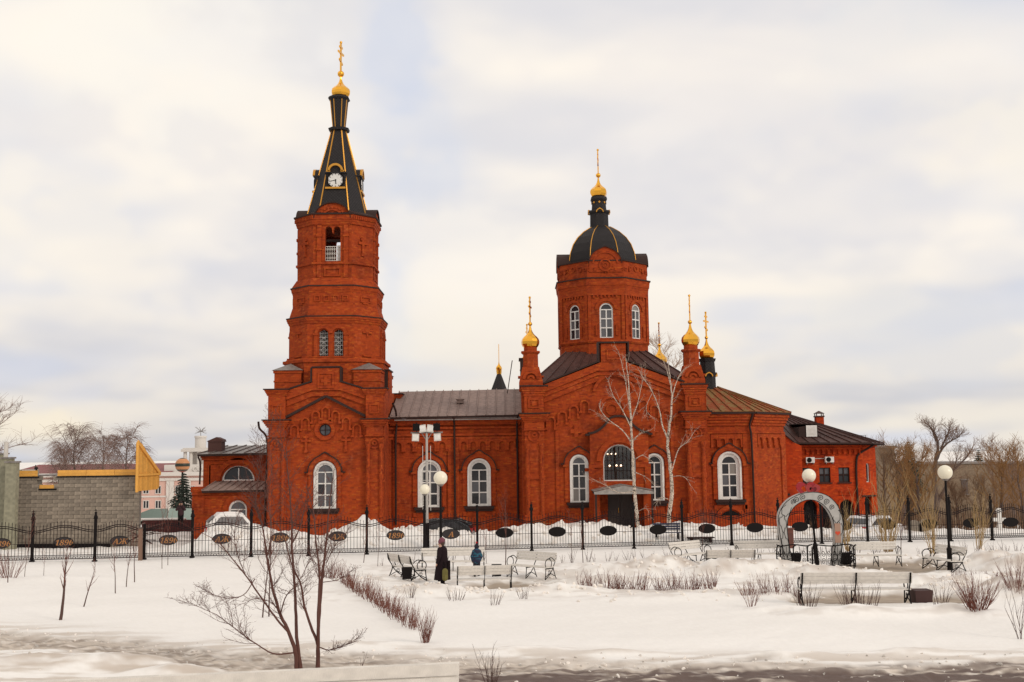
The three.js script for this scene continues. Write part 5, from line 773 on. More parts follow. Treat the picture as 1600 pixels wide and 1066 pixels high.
bench(757, 921, Math.PI + 0.1, 'bench with its back to us between the woman and the child', { y: -0.12 });
bench(634, 904, Math.PI - 1.0, 'leftmost bench of the group, turned steeply, black bin at its side', { y: -0.04 });
bench(708, 892, 0.05, 'bench facing us behind the woman in the long dark coat', { sx: 0.8 });
bench(832, 902, -0.7, 'bench turned sideways at the right end of the group by the child', { y: -0.02 });
bench(1078, 882, 0.7, 'bench turned at an angle, left of the half-buried bench', { y: -0.02 });
bench(1141, 893, Math.PI - 0.02, 'bench sunk behind a snow mound with only its back showing', { y: -0.1 });
bench(1186, 880, 0.03, 'bench facing us just left of the heart arch leg', { y: -0.05 });
bench(1368, 884, 0.02, 'white bench facing us right of the heart arch', { y: -0.02 });
bench(1478, 890, -1.35, 'bench seen end-on beside the rightmost globe lamp', { y: -0.05 });
bench(0, 0, Math.PI + 0.17, 'big near bench back at the bottom left edge of the photo', { pos: [-2.2, 2.09, -9.35], sx: 1 }).children.forEach((m) => { if (m.name.startsWith('back_slat')) { m.position.z -= 0.16; m.position.y += 0.03; } });
// ---------------------------------------------------------------- litter bins
function bin(px, py, s, label, mat) {
  let y; const p = gr(px, py); y = HT(p.x, p.z) - 0.03; const b = T('litter_bin', label, 'bin', [p.x, y - (s > 1 ? 0.2 : 0), p.z]), { x, z } = p; y -= s > 1 ? 0.2 : 0;
  P('bucket', [hull([[-0.2, 0.08, 0.2], [0.2, 0.08, 0.2], [0.2, 0.08, -0.2], [-0.2, 0.08, -0.2], [-0.25, 0.62, 0.25], [0.25, 0.62, 0.25], [0.25, 0.62, -0.25], [-0.25, 0.62, -0.25], [-0.2, 0.6, 0.2], [0.2, 0.6, 0.2], [0.2, 0.6, -0.2], [-0.2, 0.6, -0.2]], [[0, 1, 5, 4], [1, 2, 6, 5], [2, 3, 7, 6], [3, 0, 4, 7], [3, 2, 1, 0], [4, 5, 9, 8], [5, 6, 10, 9], [6, 7, 11, 10], [7, 4, 8, 11], [8, 9, 10, 11]]).scale(s, s, s).translate(x, y, z)], mat || Mt.iron, b);
  for (const q of [-1, 1]) P('leg', box(x + q * 0.2 * s - 0.02, x + q * 0.2 * s + 0.02, y, y + 0.5 * s, z - 0.02, z + 0.02), Mt.iron, b);
}
bin(636, 908, 0.8, 'black bin against the leftmost bench');
bin(776, 901, 0.8, 'black bin between the child and the sideways bench');
bin(1114, 882, 0.8, 'dark bin by the half-buried bench seat');
bin(1243, 882, 0.9, 'black bin at the foot of the left arch leg');
bin(1322, 882, 0.9, 'black bin at the foot of the right arch leg');
bin(1440, 941, 1.15, 'large brown-red bin beside the nearest right bench', std(0.05, 0.02, 0.018, 0.8));
{ // blue bench behind the fence
  const p = at(1043, 848, -58.6), x = p.x, z = p.z, y = HT(x, z) - 0.02, b = T('blue_bench', 'dark blue slatted bench standing in the snow behind the fence', 'bench', [x, y, z]), m = std(0.03, 0.035, 0.07, 0.6);
  for (const k of [0, 1, 2]) P('back_slat', box(x - 0.75, x + 0.7, y + 0.48 + k * 0.13, y + 0.58 + k * 0.13, z - 0.02, z + 0.02), m, b);
  for (const k of [0, 1]) P('seat_slat', box(x - 0.75, x + 0.7, y + 0.34, y + 0.37, z + 0.06 + k * 0.17, z + 0.2 + k * 0.17), m, b);
  for (const s of [-0.6, 0.55]) P('leg', [bar([x + s, y, z], [x + s, y + 0.8, z - 0.03], 0.05), bar([x + s, y, z + 0.36], [x + s, y + 0.34, z + 0.36], 0.05)], Mt.iron, b);
  const d = at(1095, 847, -58.4), t = T('snow_pallet', 'low dark timber pallet lying beside the blue bench', 'pallet', [d.x, HT(d.x, d.z), d.z]); const yy = HT(d.x, d.z);
  for (let k = 0; k < 3; k++) P('plank', box(d.x - 0.7, d.x + 0.7, yy + 0.14, yy + 0.18, d.z - 0.3 + k * 0.22, d.z - 0.12 + k * 0.22), Mt.pipe, t); for (const s of [-0.5, 0.5]) P('leg', box(d.x + s - 0.05, d.x + s + 0.05, yy - 0.1, yy + 0.139, d.z - 0.3, d.z + 0.3), Mt.pipe, t);
}
// ---------------------------------------------------------------- heart arch with its railings
{
  const z = -46.6, a0 = T('heart_arch', 'grey horseshoe wedding arch with black scrolls and a red heart on top', 'arch', [12.5, 0, z]);
  const q = (list) => list.map(([x, y]) => { const p = at(x, y, z); return [p.x, p.y]; });
  const outer = [[1228, 890], [1222, 858], [1217, 825], [1216, 806], [1221, 793], [1230, 782], [1245, 773], [1260, 769], [1278, 769], [1293, 775], [1305, 787], [1312, 803], [1315, 822], [1314, 845], [1312, 866], [1309, 892]], inner = [[1296, 892], [1300, 866], [1302, 845], [1301, 825], [1297, 808], [1289, 794], [1277, 784], [1262, 781], [1250, 785], [1240, 793], [1232, 808], [1230, 825], [1233, 850], [1240, 890]];
  const sm2 = (l) => new THREE.CatmullRomCurve3(q(l).map(([x, y]) => V(x, y, 0))).getPoints(40).map((p) => [p.x, p.y]);
  const O = sm2(outer), I = sm2(inner), mt = std(0.46, 0.445, 0.425, 0.6, { map: cleanTex }), gz = M4().makeTranslation(12.5, 0, z).multiply(M4().makeRotationY(-0.12)).multiply(M4().makeTranslation(-12.5, 0, 0));
  P('arch_body', ext([...O, ...I], -0.3, 0.3), mt, a0, gz);
  const mid = (t, w = 0.5) => { const i = Math.min(39, Math.floor(t * 40)), k = 40 - i; return [lerp(O[i][0], I[k][0], w), lerp(O[i][1], I[k][1], w)]; };
  const tubes = []; const tb = (l, r = 0.011) => tubes.push(tube(l.map(([x, y]) => V(x, y, 0.305)), r, 5));
  tb(Array.from({ length: 40 }, (_, i) => mid(i / 39, 0.03)), 0.014); tb(Array.from({ length: 40 }, (_, i) => mid(i / 39, 0.97)), 0.014);
  for (const s of [0, 1]) { const u = (t) => s ? 1 - t : t; for (const ph of [0, 1]) tb(Array.from({ length: 30 }, (_, i) => { const t = i / 29 * 0.3; return mid(u(t), 0.5 + 0.42 * Math.cos(t * 34 + ph * Math.PI)); })); for (const [c, rr2] of [[0.35, 0.1], [0.39, 0.12], [0.445, 0.12]]) { const p = mid(u(c), 0.5); tb(Array.from({ length: 22 }, (_, i) => { const a = i / 21 * 3.4 * Math.PI, r = 0.015 + i / 21 * rr2; return [p[0] + Math.cos(a) * r, p[1] + Math.sin(a) * r]; })); } }
  P('scrollwork', tubes, Mt.iron, a0, gz);
  const hs = (s, z0, z1, cx, cy, m, ho) => { const p = []; for (let i = 0; i < 28; i++) { const t = i / 28 * 2 * Math.PI; p.push([cx + s * 16 * Math.sin(t) ** 3 / 16, cy + s * (13 * Math.cos(t) - 5 * Math.cos(2 * t) - 2 * Math.cos(3 * t) - Math.cos(4 * t)) / 16]); } const h = []; for (const [x, y] of p) h.push([cx + (x - cx) * 0.5, cy + (y - cy) * 0.5]); return ho ? ext(p, z0, z1, [h]) : ext(p, z0, z1); };
  const c = at(1262, 766, z); P('heart', hs(0.42, -0.1, 0.12, c.x - 0.06, c.y + 0.03, null, true), std(0.32, 0.012, 0.02, 0.2), a0, gz); P('heart', hs(0.3, 0.0, 0.2, c.x + 0.2, c.y + 0.02, null, true), std(0.32, 0.03, 0.03, 0.15), a0, gz);
  const c2 = at(1306, 832, z); P('leg_plate', [box(c2.x - 0.12, c2.x + 0.12, c2.y - 0.4, c2.y + 0.4, 0.3, 0.32)], std(0.36, 0.22, 0.16, 0.6), a0, gz); P('leg_heart', hs(0.1, 0.32, 0.335, c2.x, c2.y, null, false), std(0.6, 0.06, 0.02, 0.5), a0, gz);
  // bell under the crown
  const c3 = at(1260, 789, z); P('hanging_bell', [lathe([[0.0, 0.26], [0.05, 0.25], [0.08, 0.15], [0.14, 0.02], [0.15, 0]], 12).translate(c3.x, c3.y - 0.2, 0), tube([[c3.x, c3.y + 0.05, 0], [c3.x, c3.y + 0.3, 0]], 0.01, 5)], Mt.iron, a0, gz);
  const railing = (label, xs, zz) => {
    const r = T('arch_railing', label, 'railing', [at(xs[0], 870, zz).x, 0, zz]);
    const X = xs.map((x) => at(x, 870, zz).x), yb = -0.05, yt = 0.88;
    X.forEach((x) => P('post', [tube(curve([[x, yb, zz], [x, 0.6, zz], [x + 0.03, yt, zz], [x + 0.12, yt + 0.06, zz]], 10), 0.03, 6)], Mt.iron, r));
    P('top_rail', tube(curve(X.map((x, i) => [x, yt + (i % 2 ? 0.02 : 0.08), zz]), 14), 0.025, 6), Mt.iron, r); P('bottom_rail', bar([X[0], 0.1, zz], [X[X.length - 1], 0.1, zz], 0.025), Mt.iron, r);
    const s = []; for (let i = 0; i < X.length - 1; i++) { const n = Math.max(2, Math.round((X[i + 1] - X[i]) / 0.24)); for (let k = 0; k < n; k++) { const cx = lerp(X[i], X[i + 1], (k + 0.5) / n); for (const [cy, f] of [[0.28, 1], [0.6, -1]]) { const sp = []; for (let j = 0; j <= 18; j++) { const a = j / 18 * 3.2 * Math.PI * f, rd = 0.11 - j / 18 * 0.085; sp.push(V(cx + Math.cos(a) * rd * 0.8, cy + Math.sin(a) * rd * 1.25, zz)); } s.push(tube(sp, 0.013, 5)); } s.push(bar([cx + 0.12, 0.1, zz], [cx + 0.12, yt, zz], 0.016)); } }
    P('scrollwork', s, Mt.iron, r);
  };
  railing('black scrolled railing left of the lamp under the heart arch', [1214, 1220, 1240, 1262, 1270], -46.0);
  railing('black scrolled railing at the right leg of the heart arch', [1274, 1300, 1328, 1334], -45.8);
}
// ---------------------------------------------------------------- people
function skin(bones, res, k = 0.03) {                                // one continuous surface round tapered bones, smoothly joined
  const bb = new THREE.Box3(); for (const [a, b, r0, r1] of bones) { const r = Math.max(r0, r1) + 0.05; for (const p of [a, b]) { bb.expandByPoint(V(p[0] - r, p[1] - r, p[2] - r)); bb.expandByPoint(V(p[0] + r, p[1] + r, p[2] + r)); } }
  const c = bb.getCenter(V()), s = bb.getSize(V()), S = Math.max(s.x, s.y, s.z) / 2 * 1.06, mc = new MarchingCubes(res, new THREE.MeshStandardMaterial(), false, false, 90000), D = new Float32Array(res ** 3).fill(9), st = 2 * S / res;
  const idx = (v, o) => (v - o + S) / st;
  for (const [a, b, r0, r1, fz = 1] of bones) {
    const m = Math.max(r0, r1) + k + 2 * st, lo = [0, 1, 2].map((i) => Math.max(0, Math.floor(idx(Math.min(a[i], b[i]) - m, c.getComponent(i))))), hi = [0, 1, 2].map((i) => Math.min(res - 1, Math.ceil(idx(Math.max(a[i], b[i]) + m, c.getComponent(i)))));
    const bx = b[0] - a[0], by = b[1] - a[1], bz = (b[2] - a[2]) / fz, L = bx * bx + by * by + bz * bz || 1;
    for (let z = lo[2]; z <= hi[2]; z++) { const pz = (z * st - S + c.z - a[2]) / fz; for (let y = lo[1]; y <= hi[1]; y++) { const py = y * st - S + c.y - a[1]; for (let x = lo[0]; x <= hi[0]; x++) {
      const px = x * st - S + c.x - a[0]; let t = (px * bx + py * by + pz * bz) / L; t = t < 0 ? 0 : t > 1 ? 1 : t;
      const ux = px - bx * t, uy = py - by * t, uz = pz - bz * t, e = Math.sqrt(ux * ux + uy * uy + uz * uz) - (r0 + (r1 - r0) * t), q = x + y * res + z * res * res, d = D[q];
      let h = 0.5 + 0.5 * (d - e) / k; h = h < 0 ? 0 : h > 1 ? 1 : h; D[q] = d + (e - d) * h - k * h * (1 - h);
    } } }
  }
  for (let i = 0; i < D.length; i++) mc.field[i] = -D[i];
  mc.isolation = 0; mc.update();
  let g = new THREE.BufferGeometry(); g.setAttribute('position', new THREE.BufferAttribute(mc.positionArray.slice(0, mc.count * 3), 3));
  g.scale(S, S, S).translate(c.x, c.y, c.z); g = mergeVertices(g, 1e-4); g.computeVertexNormals();
  return g;
}
const flesh = std(0.55, 0.33, 0.24, 0.7);
const hand = (x, y, z, dx, curl = 0.03) => { const o = [[[x, y + 0.06, z], [x, y - 0.01, z + 0.005], 0.028, 0.034, 0.7]]; for (let i = 0; i < 4; i++) { const fx = x + (i - 1.5) * 0.019, l = [0.045, 0.055, 0.05, 0.04][i]; o.push([[fx, y - 0.03, z], [fx, y - 0.03 - l * 0.6, z + curl * 0.4], 0.0095, 0.0085], [[fx, y - 0.03 - l * 0.6, z + curl * 0.4], [fx, y - 0.03 - l, z + curl], 0.0085, 0.0075]); } o.push([[x + dx * 0.028, y + 0.01, z + 0.01], [x + dx * 0.05, y - 0.035, z + 0.025], 0.0105, 0.009]); return o; };
const headBones = (h, z = 0) => [[[0, h - 0.02, z], [0, h + 0.06, z - 0.01], 0.078, 0.088], [[0, h - 0.08, z + 0.035], [0, h - 0.04, z + 0.03], 0.045, 0.055], [[0, h - 0.02, z + 0.09], [0, h - 0.045, z + 0.105], 0.012, 0.017], [[0, h - 0.2, z - 0.02], [0, h - 0.08, z - 0.005], 0.055, 0.05], [[-0.082, h - 0.02, z], [-0.082, h + 0.02, z - 0.01], 0.014, 0.016], [[0.082, h - 0.02, z], [0.082, h + 0.02, z - 0.01], 0.014, 0.016]];
const faceParts = (p, h, z = 0) => { for (const s of [-1, 1]) P('eye', ball(s * 0.032, h + 0.005, z + 0.076, 0.011, 8), Mt.dark, p); P('mouth', box(-0.022, 0.022, h - 0.078, h - 0.07, z + 0.07, z + 0.082), std(0.3, 0.09, 0.07), p); };
{ // the woman, walking left, seen from behind her left shoulder
  const p = gr(690, 911), y = HT(p.x, p.z) - 0.04, w = T('person', 'woman in long dark coat and mauve knit hat holding a yellow-green bag', 'person', [0, 0, 0]);
  P('body', [skin([...headBones(1.56, 0.03), [[0, 1.36, 0], [0, 0.9, -0.01], 0.15, 0.15, 0.75], [[-0.09, 0.9, 0], [-0.1, 0.48, 0.05], 0.085, 0.06], [[-0.1, 0.48, 0.05], [-0.1, 0.08, -0.02], 0.06, 0.042], [[0.09, 0.9, 0], [0.1, 0.48, -0.02], 0.085, 0.06], [[0.1, 0.48, -0.02], [0.1, 0.09, -0.14], 0.06, 0.042], [[-0.16, 1.34, 0], [-0.29, 1.08, -0.02], 0.06, 0.05], [[-0.29, 1.08, -0.02], [-0.30, 0.86, 0.06], 0.045, 0.033], [[0.16, 1.34, 0], [0.29, 1.08, -0.02], 0.06, 0.05], [[0.29, 1.08, -0.02], [0.30, 0.86, 0.06], 0.045, 0.033]], 96, 0.025), skin(hand(-0.305, 0.80, 0.07, 1, 0.04), 44, 0.006), skin(hand(0.305, 0.80, 0.07, -1, 0.04), 44, 0.006)], flesh, w);
  faceParts(w, 1.57, 0.03);
  P('coat', [lathe([[0.07, 1.47], [0.13, 1.43], [0.19, 1.37], [0.215, 1.28], [0.225, 1.05], [0.25, 0.85], [0.285, 0.6], [0.325, 0.35], [0.345, 0.2], [0.30, 0.2]], 22).scale(1, 1, 0.92).translate(0, 0, -0.03), skin([-1, 1].flatMap((q) => [[[q * 0.19, 1.35, -0.01], [q * 0.29, 1.08, -0.02], 0.085, 0.078], [[q * 0.29, 1.08, -0.02], [q * 0.30, 0.86, 0.05], 0.078, 0.06]]), 56, 0.04), ...[0, 1, 2, 3].map((k) => box(-0.008, 0.008, 0.25, 0.9, -0.34, -0.26).rotateY(k * 0.5 - 0.8))], matt(0.016, 0.009, 0.011, 0.95), w);
  P('knit_hat', skin([[[0, 1.63, 0.02], [0, 1.7, -0.02], 0.105, 0.09], [[-0.05, 1.66, -0.05], [0.05, 1.66, -0.05], 0.08, 0.08], [[-0.07, 1.6, 0.03], [0.07, 1.6, 0.03], 0.06, 0.06]], 40, 0.04), std(0.16, 0.05, 0.07, 0.95), w);
  P('hair', skin([[[-0.05, 1.57, -0.06], [0.05, 1.57, -0.06], 0.055, 0.055], [[-0.04, 1.5, -0.06], [0.04, 1.5, -0.06], 0.045, 0.045]], 28, 0.03), std(0.06, 0.03, 0.02, 0.9), w);
  for (const [x, z] of [[-0.1, 0.02], [0.1, -0.1]]) P('boot', skin([[[x, 0.05, z + 0.13], [x, 0.06, z], 0.045, 0.05], [[x, 0.08, z - 0.03], [x, 0.3, z], 0.05, 0.06]], 32, 0.02), Mt.dark, w);
  w.position.set(p.x, y, p.z); w.rotation.y = -1.9; w.scale.setScalar(1.0);
  const b = T('handbag', 'yellow-green patterned bag hanging at the woman in the long coat', 'bag', [0, 0, 0]); P('bag', [xf(new THREE.CapsuleGeometry(0.11, 0.26, 4, 10), M4().makeScale(1, 1, 0.55))], std(0.20, 0.17, 0.04, 0.8, { map: streakTex }), b); P('handle', tube(curve([[-0.08, 0.2, 0], [-0.05, 0.42, 0], [0.05, 0.42, 0], [0.08, 0.2, 0]], 10), 0.012, 5), Mt.dark, b); b.position.set(p.x + 0.16, y + 0.42, p.z + 0.40);
}
function smallPerson(name, label, pos, turn, s, c) {
  const w = T('person', label, 'person', [0, 0, 0]), up = c.armsUp;
  const arm = (q) => up ? [[[q * 0.16, 1.32, 0], [q * 0.27, 1.12, 0.12], 0.055, 0.048], [[q * 0.27, 1.12, 0.12], [q * 0.1, 1.42, 0.2], 0.045, 0.035]] : [[[q * 0.16, 1.32, 0], [q * 0.25, 1.05, 0.02], 0.055, 0.048], [[q * 0.25, 1.05, 0.02], [q * 0.2, 0.82, 0.14], 0.045, 0.035]];
  const hx = up ? 0.09 : 0.19, hy = up ? 1.46 : 0.79, hz = up ? 0.21 : 0.16;
  P('body', [skin([...headBones(1.54), [[0, 1.32, 0], [0, 0.9, 0], 0.14, 0.14, 0.72], ...[-1, 1].flatMap((q) => [[[q * 0.09, 0.9, 0], [q * 0.1, 0.48, 0.02], 0.085, 0.06], [[q * 0.1, 0.48, 0.02], [q * 0.11, 0.08, 0], 0.06, 0.042], ...arm(q)])], 84, 0.025), ...[-1, 1].map((q) => skin(hand(q * hx, hy, hz, -q, 0.03), 44, 0.006))], flesh, w);
  faceParts(w, 1.55);
  P('jacket', skin([[[0, 1.32, 0], [0, 0.86, 0], 0.185, 0.21, 0.75], ...[-1, 1].flatMap((q) => arm(q).map(([a, b, r0, r1]) => [a, b, r0 + 0.03, r1 + 0.028])), [[0, 1.38, 0], [0, 1.43, 0], 0.1, 0.09]], 60, 0.05), c.jacket, w);
  P('trousers', skin([-1, 1].flatMap((q) => [[[q * 0.09, 0.88, 0], [q * 0.1, 0.48, 0.02], 0.115, 0.085], [[q * 0.1, 0.48, 0.02], [q * 0.11, 0.14, 0], 0.085, 0.07]]), 52, 0.04), c.legs, w);
  P('hat', skin([[[0, 1.6, 0], [0, 1.65, -0.01], 0.105, 0.09], [[-0.06, 1.56, -0.03], [0.06, 1.56, -0.03], 0.075, 0.075]], 36, 0.04), c.hat, w);
  if (c.pom) P('pompom', ball(0, 1.78, -0.01, 0.05, 10), c.pom, w);
  for (const q of [-1, 1]) P('shoe', skin([[[q * 0.11, 0.045, 0.13], [q * 0.11, 0.055, -0.02], 0.045, 0.05], [[q * 0.11, 0.06, -0.02], [q * 0.11, 0.14, 0], 0.05, 0.055]], 26, 0.02), Mt.dark, w);
  w.position.set(...pos); w.rotation.y = turn; w.scale.setScalar(s); return w;
}
{
  const p = gr(745, 900); smallPerson('child', 'child in teal and navy jacket with red pompom hat behind the bench', [p.x, HT(p.x, p.z) - 0.02, p.z], Math.PI + 0.2, 0.76, { jacket: new THREE.MeshStandardMaterial({ roughness: 0.8, map: tex(64, 64, (i, j) => noise(i / 8, j / 8, 0, 8) > 0.52 ? [24, 84, 104] : [28, 32, 58], [0.5, 0.5]) }), legs: std(0.012, 0.012, 0.02, 0.9), hat: std(0.012, 0.012, 0.022, 0.95), pom: std(0.45, 0.02, 0.03, 0.95) });
  const q = at(282, 822, -64); smallPerson('man', 'person in dark maroon coat with hands raised by the church corner', [q.x, q.y, q.z], 0.2, 0.84, { armsUp: true, jacket: std(0.035, 0.012, 0.016, 0.9), legs: Mt.dark, hat: std(0.02, 0.012, 0.012, 0.9) });
  const r = at(52, 739, -62.6), m = smallPerson('worker', 'person in black working on top of the unfinished block wall', [r.x, 4.0, r.z - 0.4], 0.9, 0.34, { armsUp: true, jacket: std(0.012, 0.014, 0.014, 0.9), legs: Mt.dark, hat: Mt.dark }); m.rotation.x = 0.25;
  const f = at(44, 733, -62.6), t = T('roof_frame', 'pale metal frame of boards beside the person on the block wall', 'frame', [f.x, 4.0, f.z]); for (let k = 0; k < 4; k++) P('strut', bar([f.x - 0.3 + k * 0.15, 4.0, f.z], [f.x - 0.15 + k * 0.15, 4.3, f.z], 0.03), Mt.plaster, t); P('beam', bar([f.x - 0.35, 4.3, f.z], [f.x + 0.4, 4.28, f.z], 0.05), Mt.plaster, t);
}
// ---------------------------------------------------------------- cars behind the snow
function car(label, x, y, z, turn, paint, o = {}) {
  const c = T('parked_car', label, 'car', [0, 0, 0]);
  const prof = [[-2.05, 0.3], [2.0, 0.3], [2.08, 0.62], [2.0, 0.85], [1.25, 0.95], [0.55, 1.42], [-1.2, 1.46], [-1.95, 1.05], [-2.1, 0.75]];
  P('body', new THREE.ExtrudeGeometry(shapeOf(prof), { depth: 1.5, bevelEnabled: true, bevelSize: 0.08, bevelThickness: 0.1, bevelSegments: 3 }).translate(0, 0, -0.75), paint, c);
  for (const s of [-1, 1]) P('side_window', ext([[1.02, 1.0], [0.5, 1.36], [-1.1, 1.38], [-1.7, 1.02]], s > 0 ? 0.853 : -0.86, s > 0 ? 0.86 : -0.853), o.glass || Mt.pane, c);
  P('rear_window', slab([-1.5, 1.34, -0.62], [-1.5, 1.34, 0.62], [-2.0, 1.08, 0.7], [-2.0, 1.08, -0.7], 0.02).translate(-0.07, 0.07, 0), o.glass || Mt.pane, c); P('windscreen', slab([0.68, 1.36, -0.65], [0.68, 1.36, 0.65], [1.24, 0.99, 0.7], [1.24, 0.99, -0.7], 0.02).translate(0.05, 0.07, 0), o.glass || Mt.pane, c);
  for (const wx of [-1.3, 1.3]) for (const s of [-1, 1]) { const w = P('wheel', new THREE.CylinderGeometry(0.31, 0.31, 0.2, 20).rotateX(Math.PI / 2).translate(wx, 0.31, s * 0.8), Mt.dark, c); P('rim', new THREE.CylinderGeometry(0.19, 0.19, 0.03, 14).rotateX(Math.PI / 2).translate(wx, 0.31, s * 0.905), Mt.roofGrey, w); }
  for (const s of [-1, 1]) { P('tail_light', box(-2.2, -2.1, 0.72, 0.95, s * 0.62 - 0.13, s * 0.62 + 0.13), std(0.45, 0.01, 0.01, 0.2), c); P('headlight', box(2.1, 2.17, 0.62, 0.76, s * 0.6 - 0.15, s * 0.6 + 0.15), Mt.white, c); }
  P('bumper', [box(-2.22, -2.12, 0.35, 0.55, -0.8, 0.8), box(2.12, 2.2, 0.35, 0.55, -0.8, 0.8)], o.bumper || Mt.dark, c);
  if (o.snow) P('snow_cap', new THREE.SphereGeometry(1, 18, 10, 0, 6.3, 0, 1.5).scale(1.1, 0.13, 0.76).translate(-0.35, 1.44, 0), std(0.84, 0.81, 0.78, 0.9), c);
  c.position.set(x, y, z); c.rotation.y = turn; if (o.s) c.scale.set(...o.s); return c;
}
{ const p = at(1364, 815, -67); car('white car parked at the right house beyond the fence', p.x, p.y - 1.15, p.z, 0.75, std(0.66, 0.65, 0.66, 0.25)); }
{ const p = at(686, 842, -62); car('black car behind the snow below the left church windows', p.x, p.y - 0.25, p.z, Math.PI - 0.12, std(0.012, 0.013, 0.015, 0.2), { s: [0.9, 0.9, 0.9] }); }
{ const p = at(365, 834, -62.5); car('white snow-covered car in front of the small annex window', p.x, p.y - 0.72, p.z, 0.35, std(0.74, 0.72, 0.70, 0.4), { snow: true, s: [0.72, 1.25, 1], glass: std(0.16, 0.15, 0.15, 0.6) }); }
// ---------------------------------------------------------------- grave cross, stones, brush pile
{
  const p = at(1563, 832, -64), y = p.y - 0.15, c = T('grave_cross', 'white stone cross standing in the snow at the right edge', 'cross', [p.x, y, p.z]), x = p.x, z = p.z;
  P('shaft', box(x - 0.1, x + 0.1, y, y + 1.35, z - 0.08, z + 0.08), Mt.white, c); P('crossbar', [box(x - 0.36, x - 0.103, y + 0.78, y + 0.98, z - 0.079, z + 0.079), box(x + 0.103, x + 0.36, y + 0.78, y + 0.98, z - 0.079, z + 0.079)], Mt.white, c); P('cross_head', [ball(x, y + 1.38, z, 0.17, 12), box(x - 0.25, x + 0.25, y, y + 0.25, z - 0.2, z + 0.2)], Mt.white, c);
  for (const [px, py, s, l] of [[1430, 838, 1, 'left one of two rounded grey gravestones behind the fence'], [1447, 838, 1.06, 'right one of two rounded grey gravestones behind the fence']]) { const q = at(px, py, -63), yy = q.y - 0.35, g = T('gravestone', l, 'gravestone', [q.x, yy, q.z]); P('stone', ext(archPts(q.x, yy, 0.75 * s, yy + 1.25 * s), q.z - 0.1, q.z + 0.1), Mt.concrete[1], g); P('base', box(q.x - 0.5, q.x + 0.5, yy, yy + 0.2, q.z - 0.25, q.z + 0.25), Mt.concrete[0], g); }
  const o = at(1222, 833, -62), oy = HT(o.x, o.z), u = T('rust_bin', 'rusty brown box standing in the snow inside the heart arch', 'box', [0, 0, 0]); const e = at(1234, 850, -52); P('box_body', [box(e.x - 0.16, e.x + 0.16, e.y - 0.2, e.y + 0.68, e.z - 0.16, e.z + 0.16), box(e.x - 0.2, e.x + 0.2, e.y + 0.683, e.y + 0.74, e.z - 0.2, e.z + 0.2)], std(0.13, 0.045, 0.03, 0.8), u); P('box_door', box(e.x - 0.11, e.x + 0.11, e.y + 0.05, e.y + 0.5, e.z + 0.16, e.z + 0.175), std(0.10, 0.035, 0.025, 0.8), u);
}
// ---------------------------------------------------------------- trees, shrubs, twigs
// grow a branch from p along d; the pieces go to out.pos by level
function grow(out, p, d, len, rad, lvl, o) {
  const n = Math.max(3, Math.round(len / (o.seg || 0.35)) + 1), N = Math.min(n, lvl >= 2 ? 5 : 9), pts = [p.clone()], rads = [rad], q = p.clone(), dir = d.clone();
  const kids = [];
  for (let i = 1; i <= N; i++) {
    const w = o.wob * (1 + lvl * 0.35);
    dir.add(V(rr(-w, w), rr(-w, w) + (lvl === 0 ? o.up0 : lvl >= o.droopFrom ? -o.droop : o.up) , rr(-w, w))).normalize();
    q.addScaledVector(dir, len / N); pts.push(q.clone()); rads.push(rad * (1 - 0.82 * i / N) + 0.0006);
    if (lvl < o.depth && i / N > (o.bare || 0.25) * (lvl === 0 ? 1 : 0.3)) kids.push([q.clone(), dir.clone(), rad * (1 - 0.8 * i / N), i / N]);
  }
  limbInto(lvl <= o.trunkLevels ? out.trunk : out.crown, pts, rads, lvl === 0 ? 8 : lvl === 1 ? 5 : 3);
  sprout(out, kids, len, lvl, o);
}
function sprout(out, kids, len, lvl, o) {
  for (let [kp, kd, kr, t] of kids) for (let k = 0; k < o.kids[lvl]; k++) {
    const a = rr(0, 6.283), sp = rr(o.spread[0], o.spread[1]), s = V(Math.cos(a), 0, Math.sin(a) * (o.flatZ ?? 1));
    if (o.thin) kr = Math.min(kr, o.thin); const nd = kd.clone().multiplyScalar(Math.cos(sp)).addScaledVector(s, Math.sin(sp)).normalize();
    grow(out, kp, nd, len * rr(o.ratio[0], o.ratio[1]) * (1.15 - 0.6 * t), Math.max(o.minR, kr * 0.6), lvl + 1, o);
  }
}
const TREE = { seg: 0.5, wob: 0.12, up0: 0.03, up: 0.06, droop: 0.02, droopFrom: 9, depth: 3, kids: [2, 2, 2], spread: [0.4, 0.85], ratio: [0.42, 0.62], trunkLevels: 0, minR: 0.008, bare: 0.3 };
function treeThing(name, label, cat, base, out, mTrunk, mCrown, group, partNames = ['trunk', 'crown']) {
  const t = T(name, label, cat, [base.x, base.y, base.z], group);
  for (const [k, n, m] of [['trunk', partNames[0], mTrunk], ['crown', partNames[1], mCrown]]) if (out[k].length) { const g = fromPos(out[k]); g.setAttribute('uv', new THREE.Float32BufferAttribute(new Float32Array(out[k].length / 3 * 2), 2)); P(n, g, m, t); }
  return t;
}
function tree(name, label, cat, base, h, rad, o, mT, mC, group, lean = 0) { const out = { trunk: [], crown: [] }; grow(out, base.clone(), V(lean, 1, rr(-0.05, 0.05)).normalize(), h, rad, 0, { ...TREE, ...o }); return treeThing(name, label, cat, base, out, mT, mC, group); }
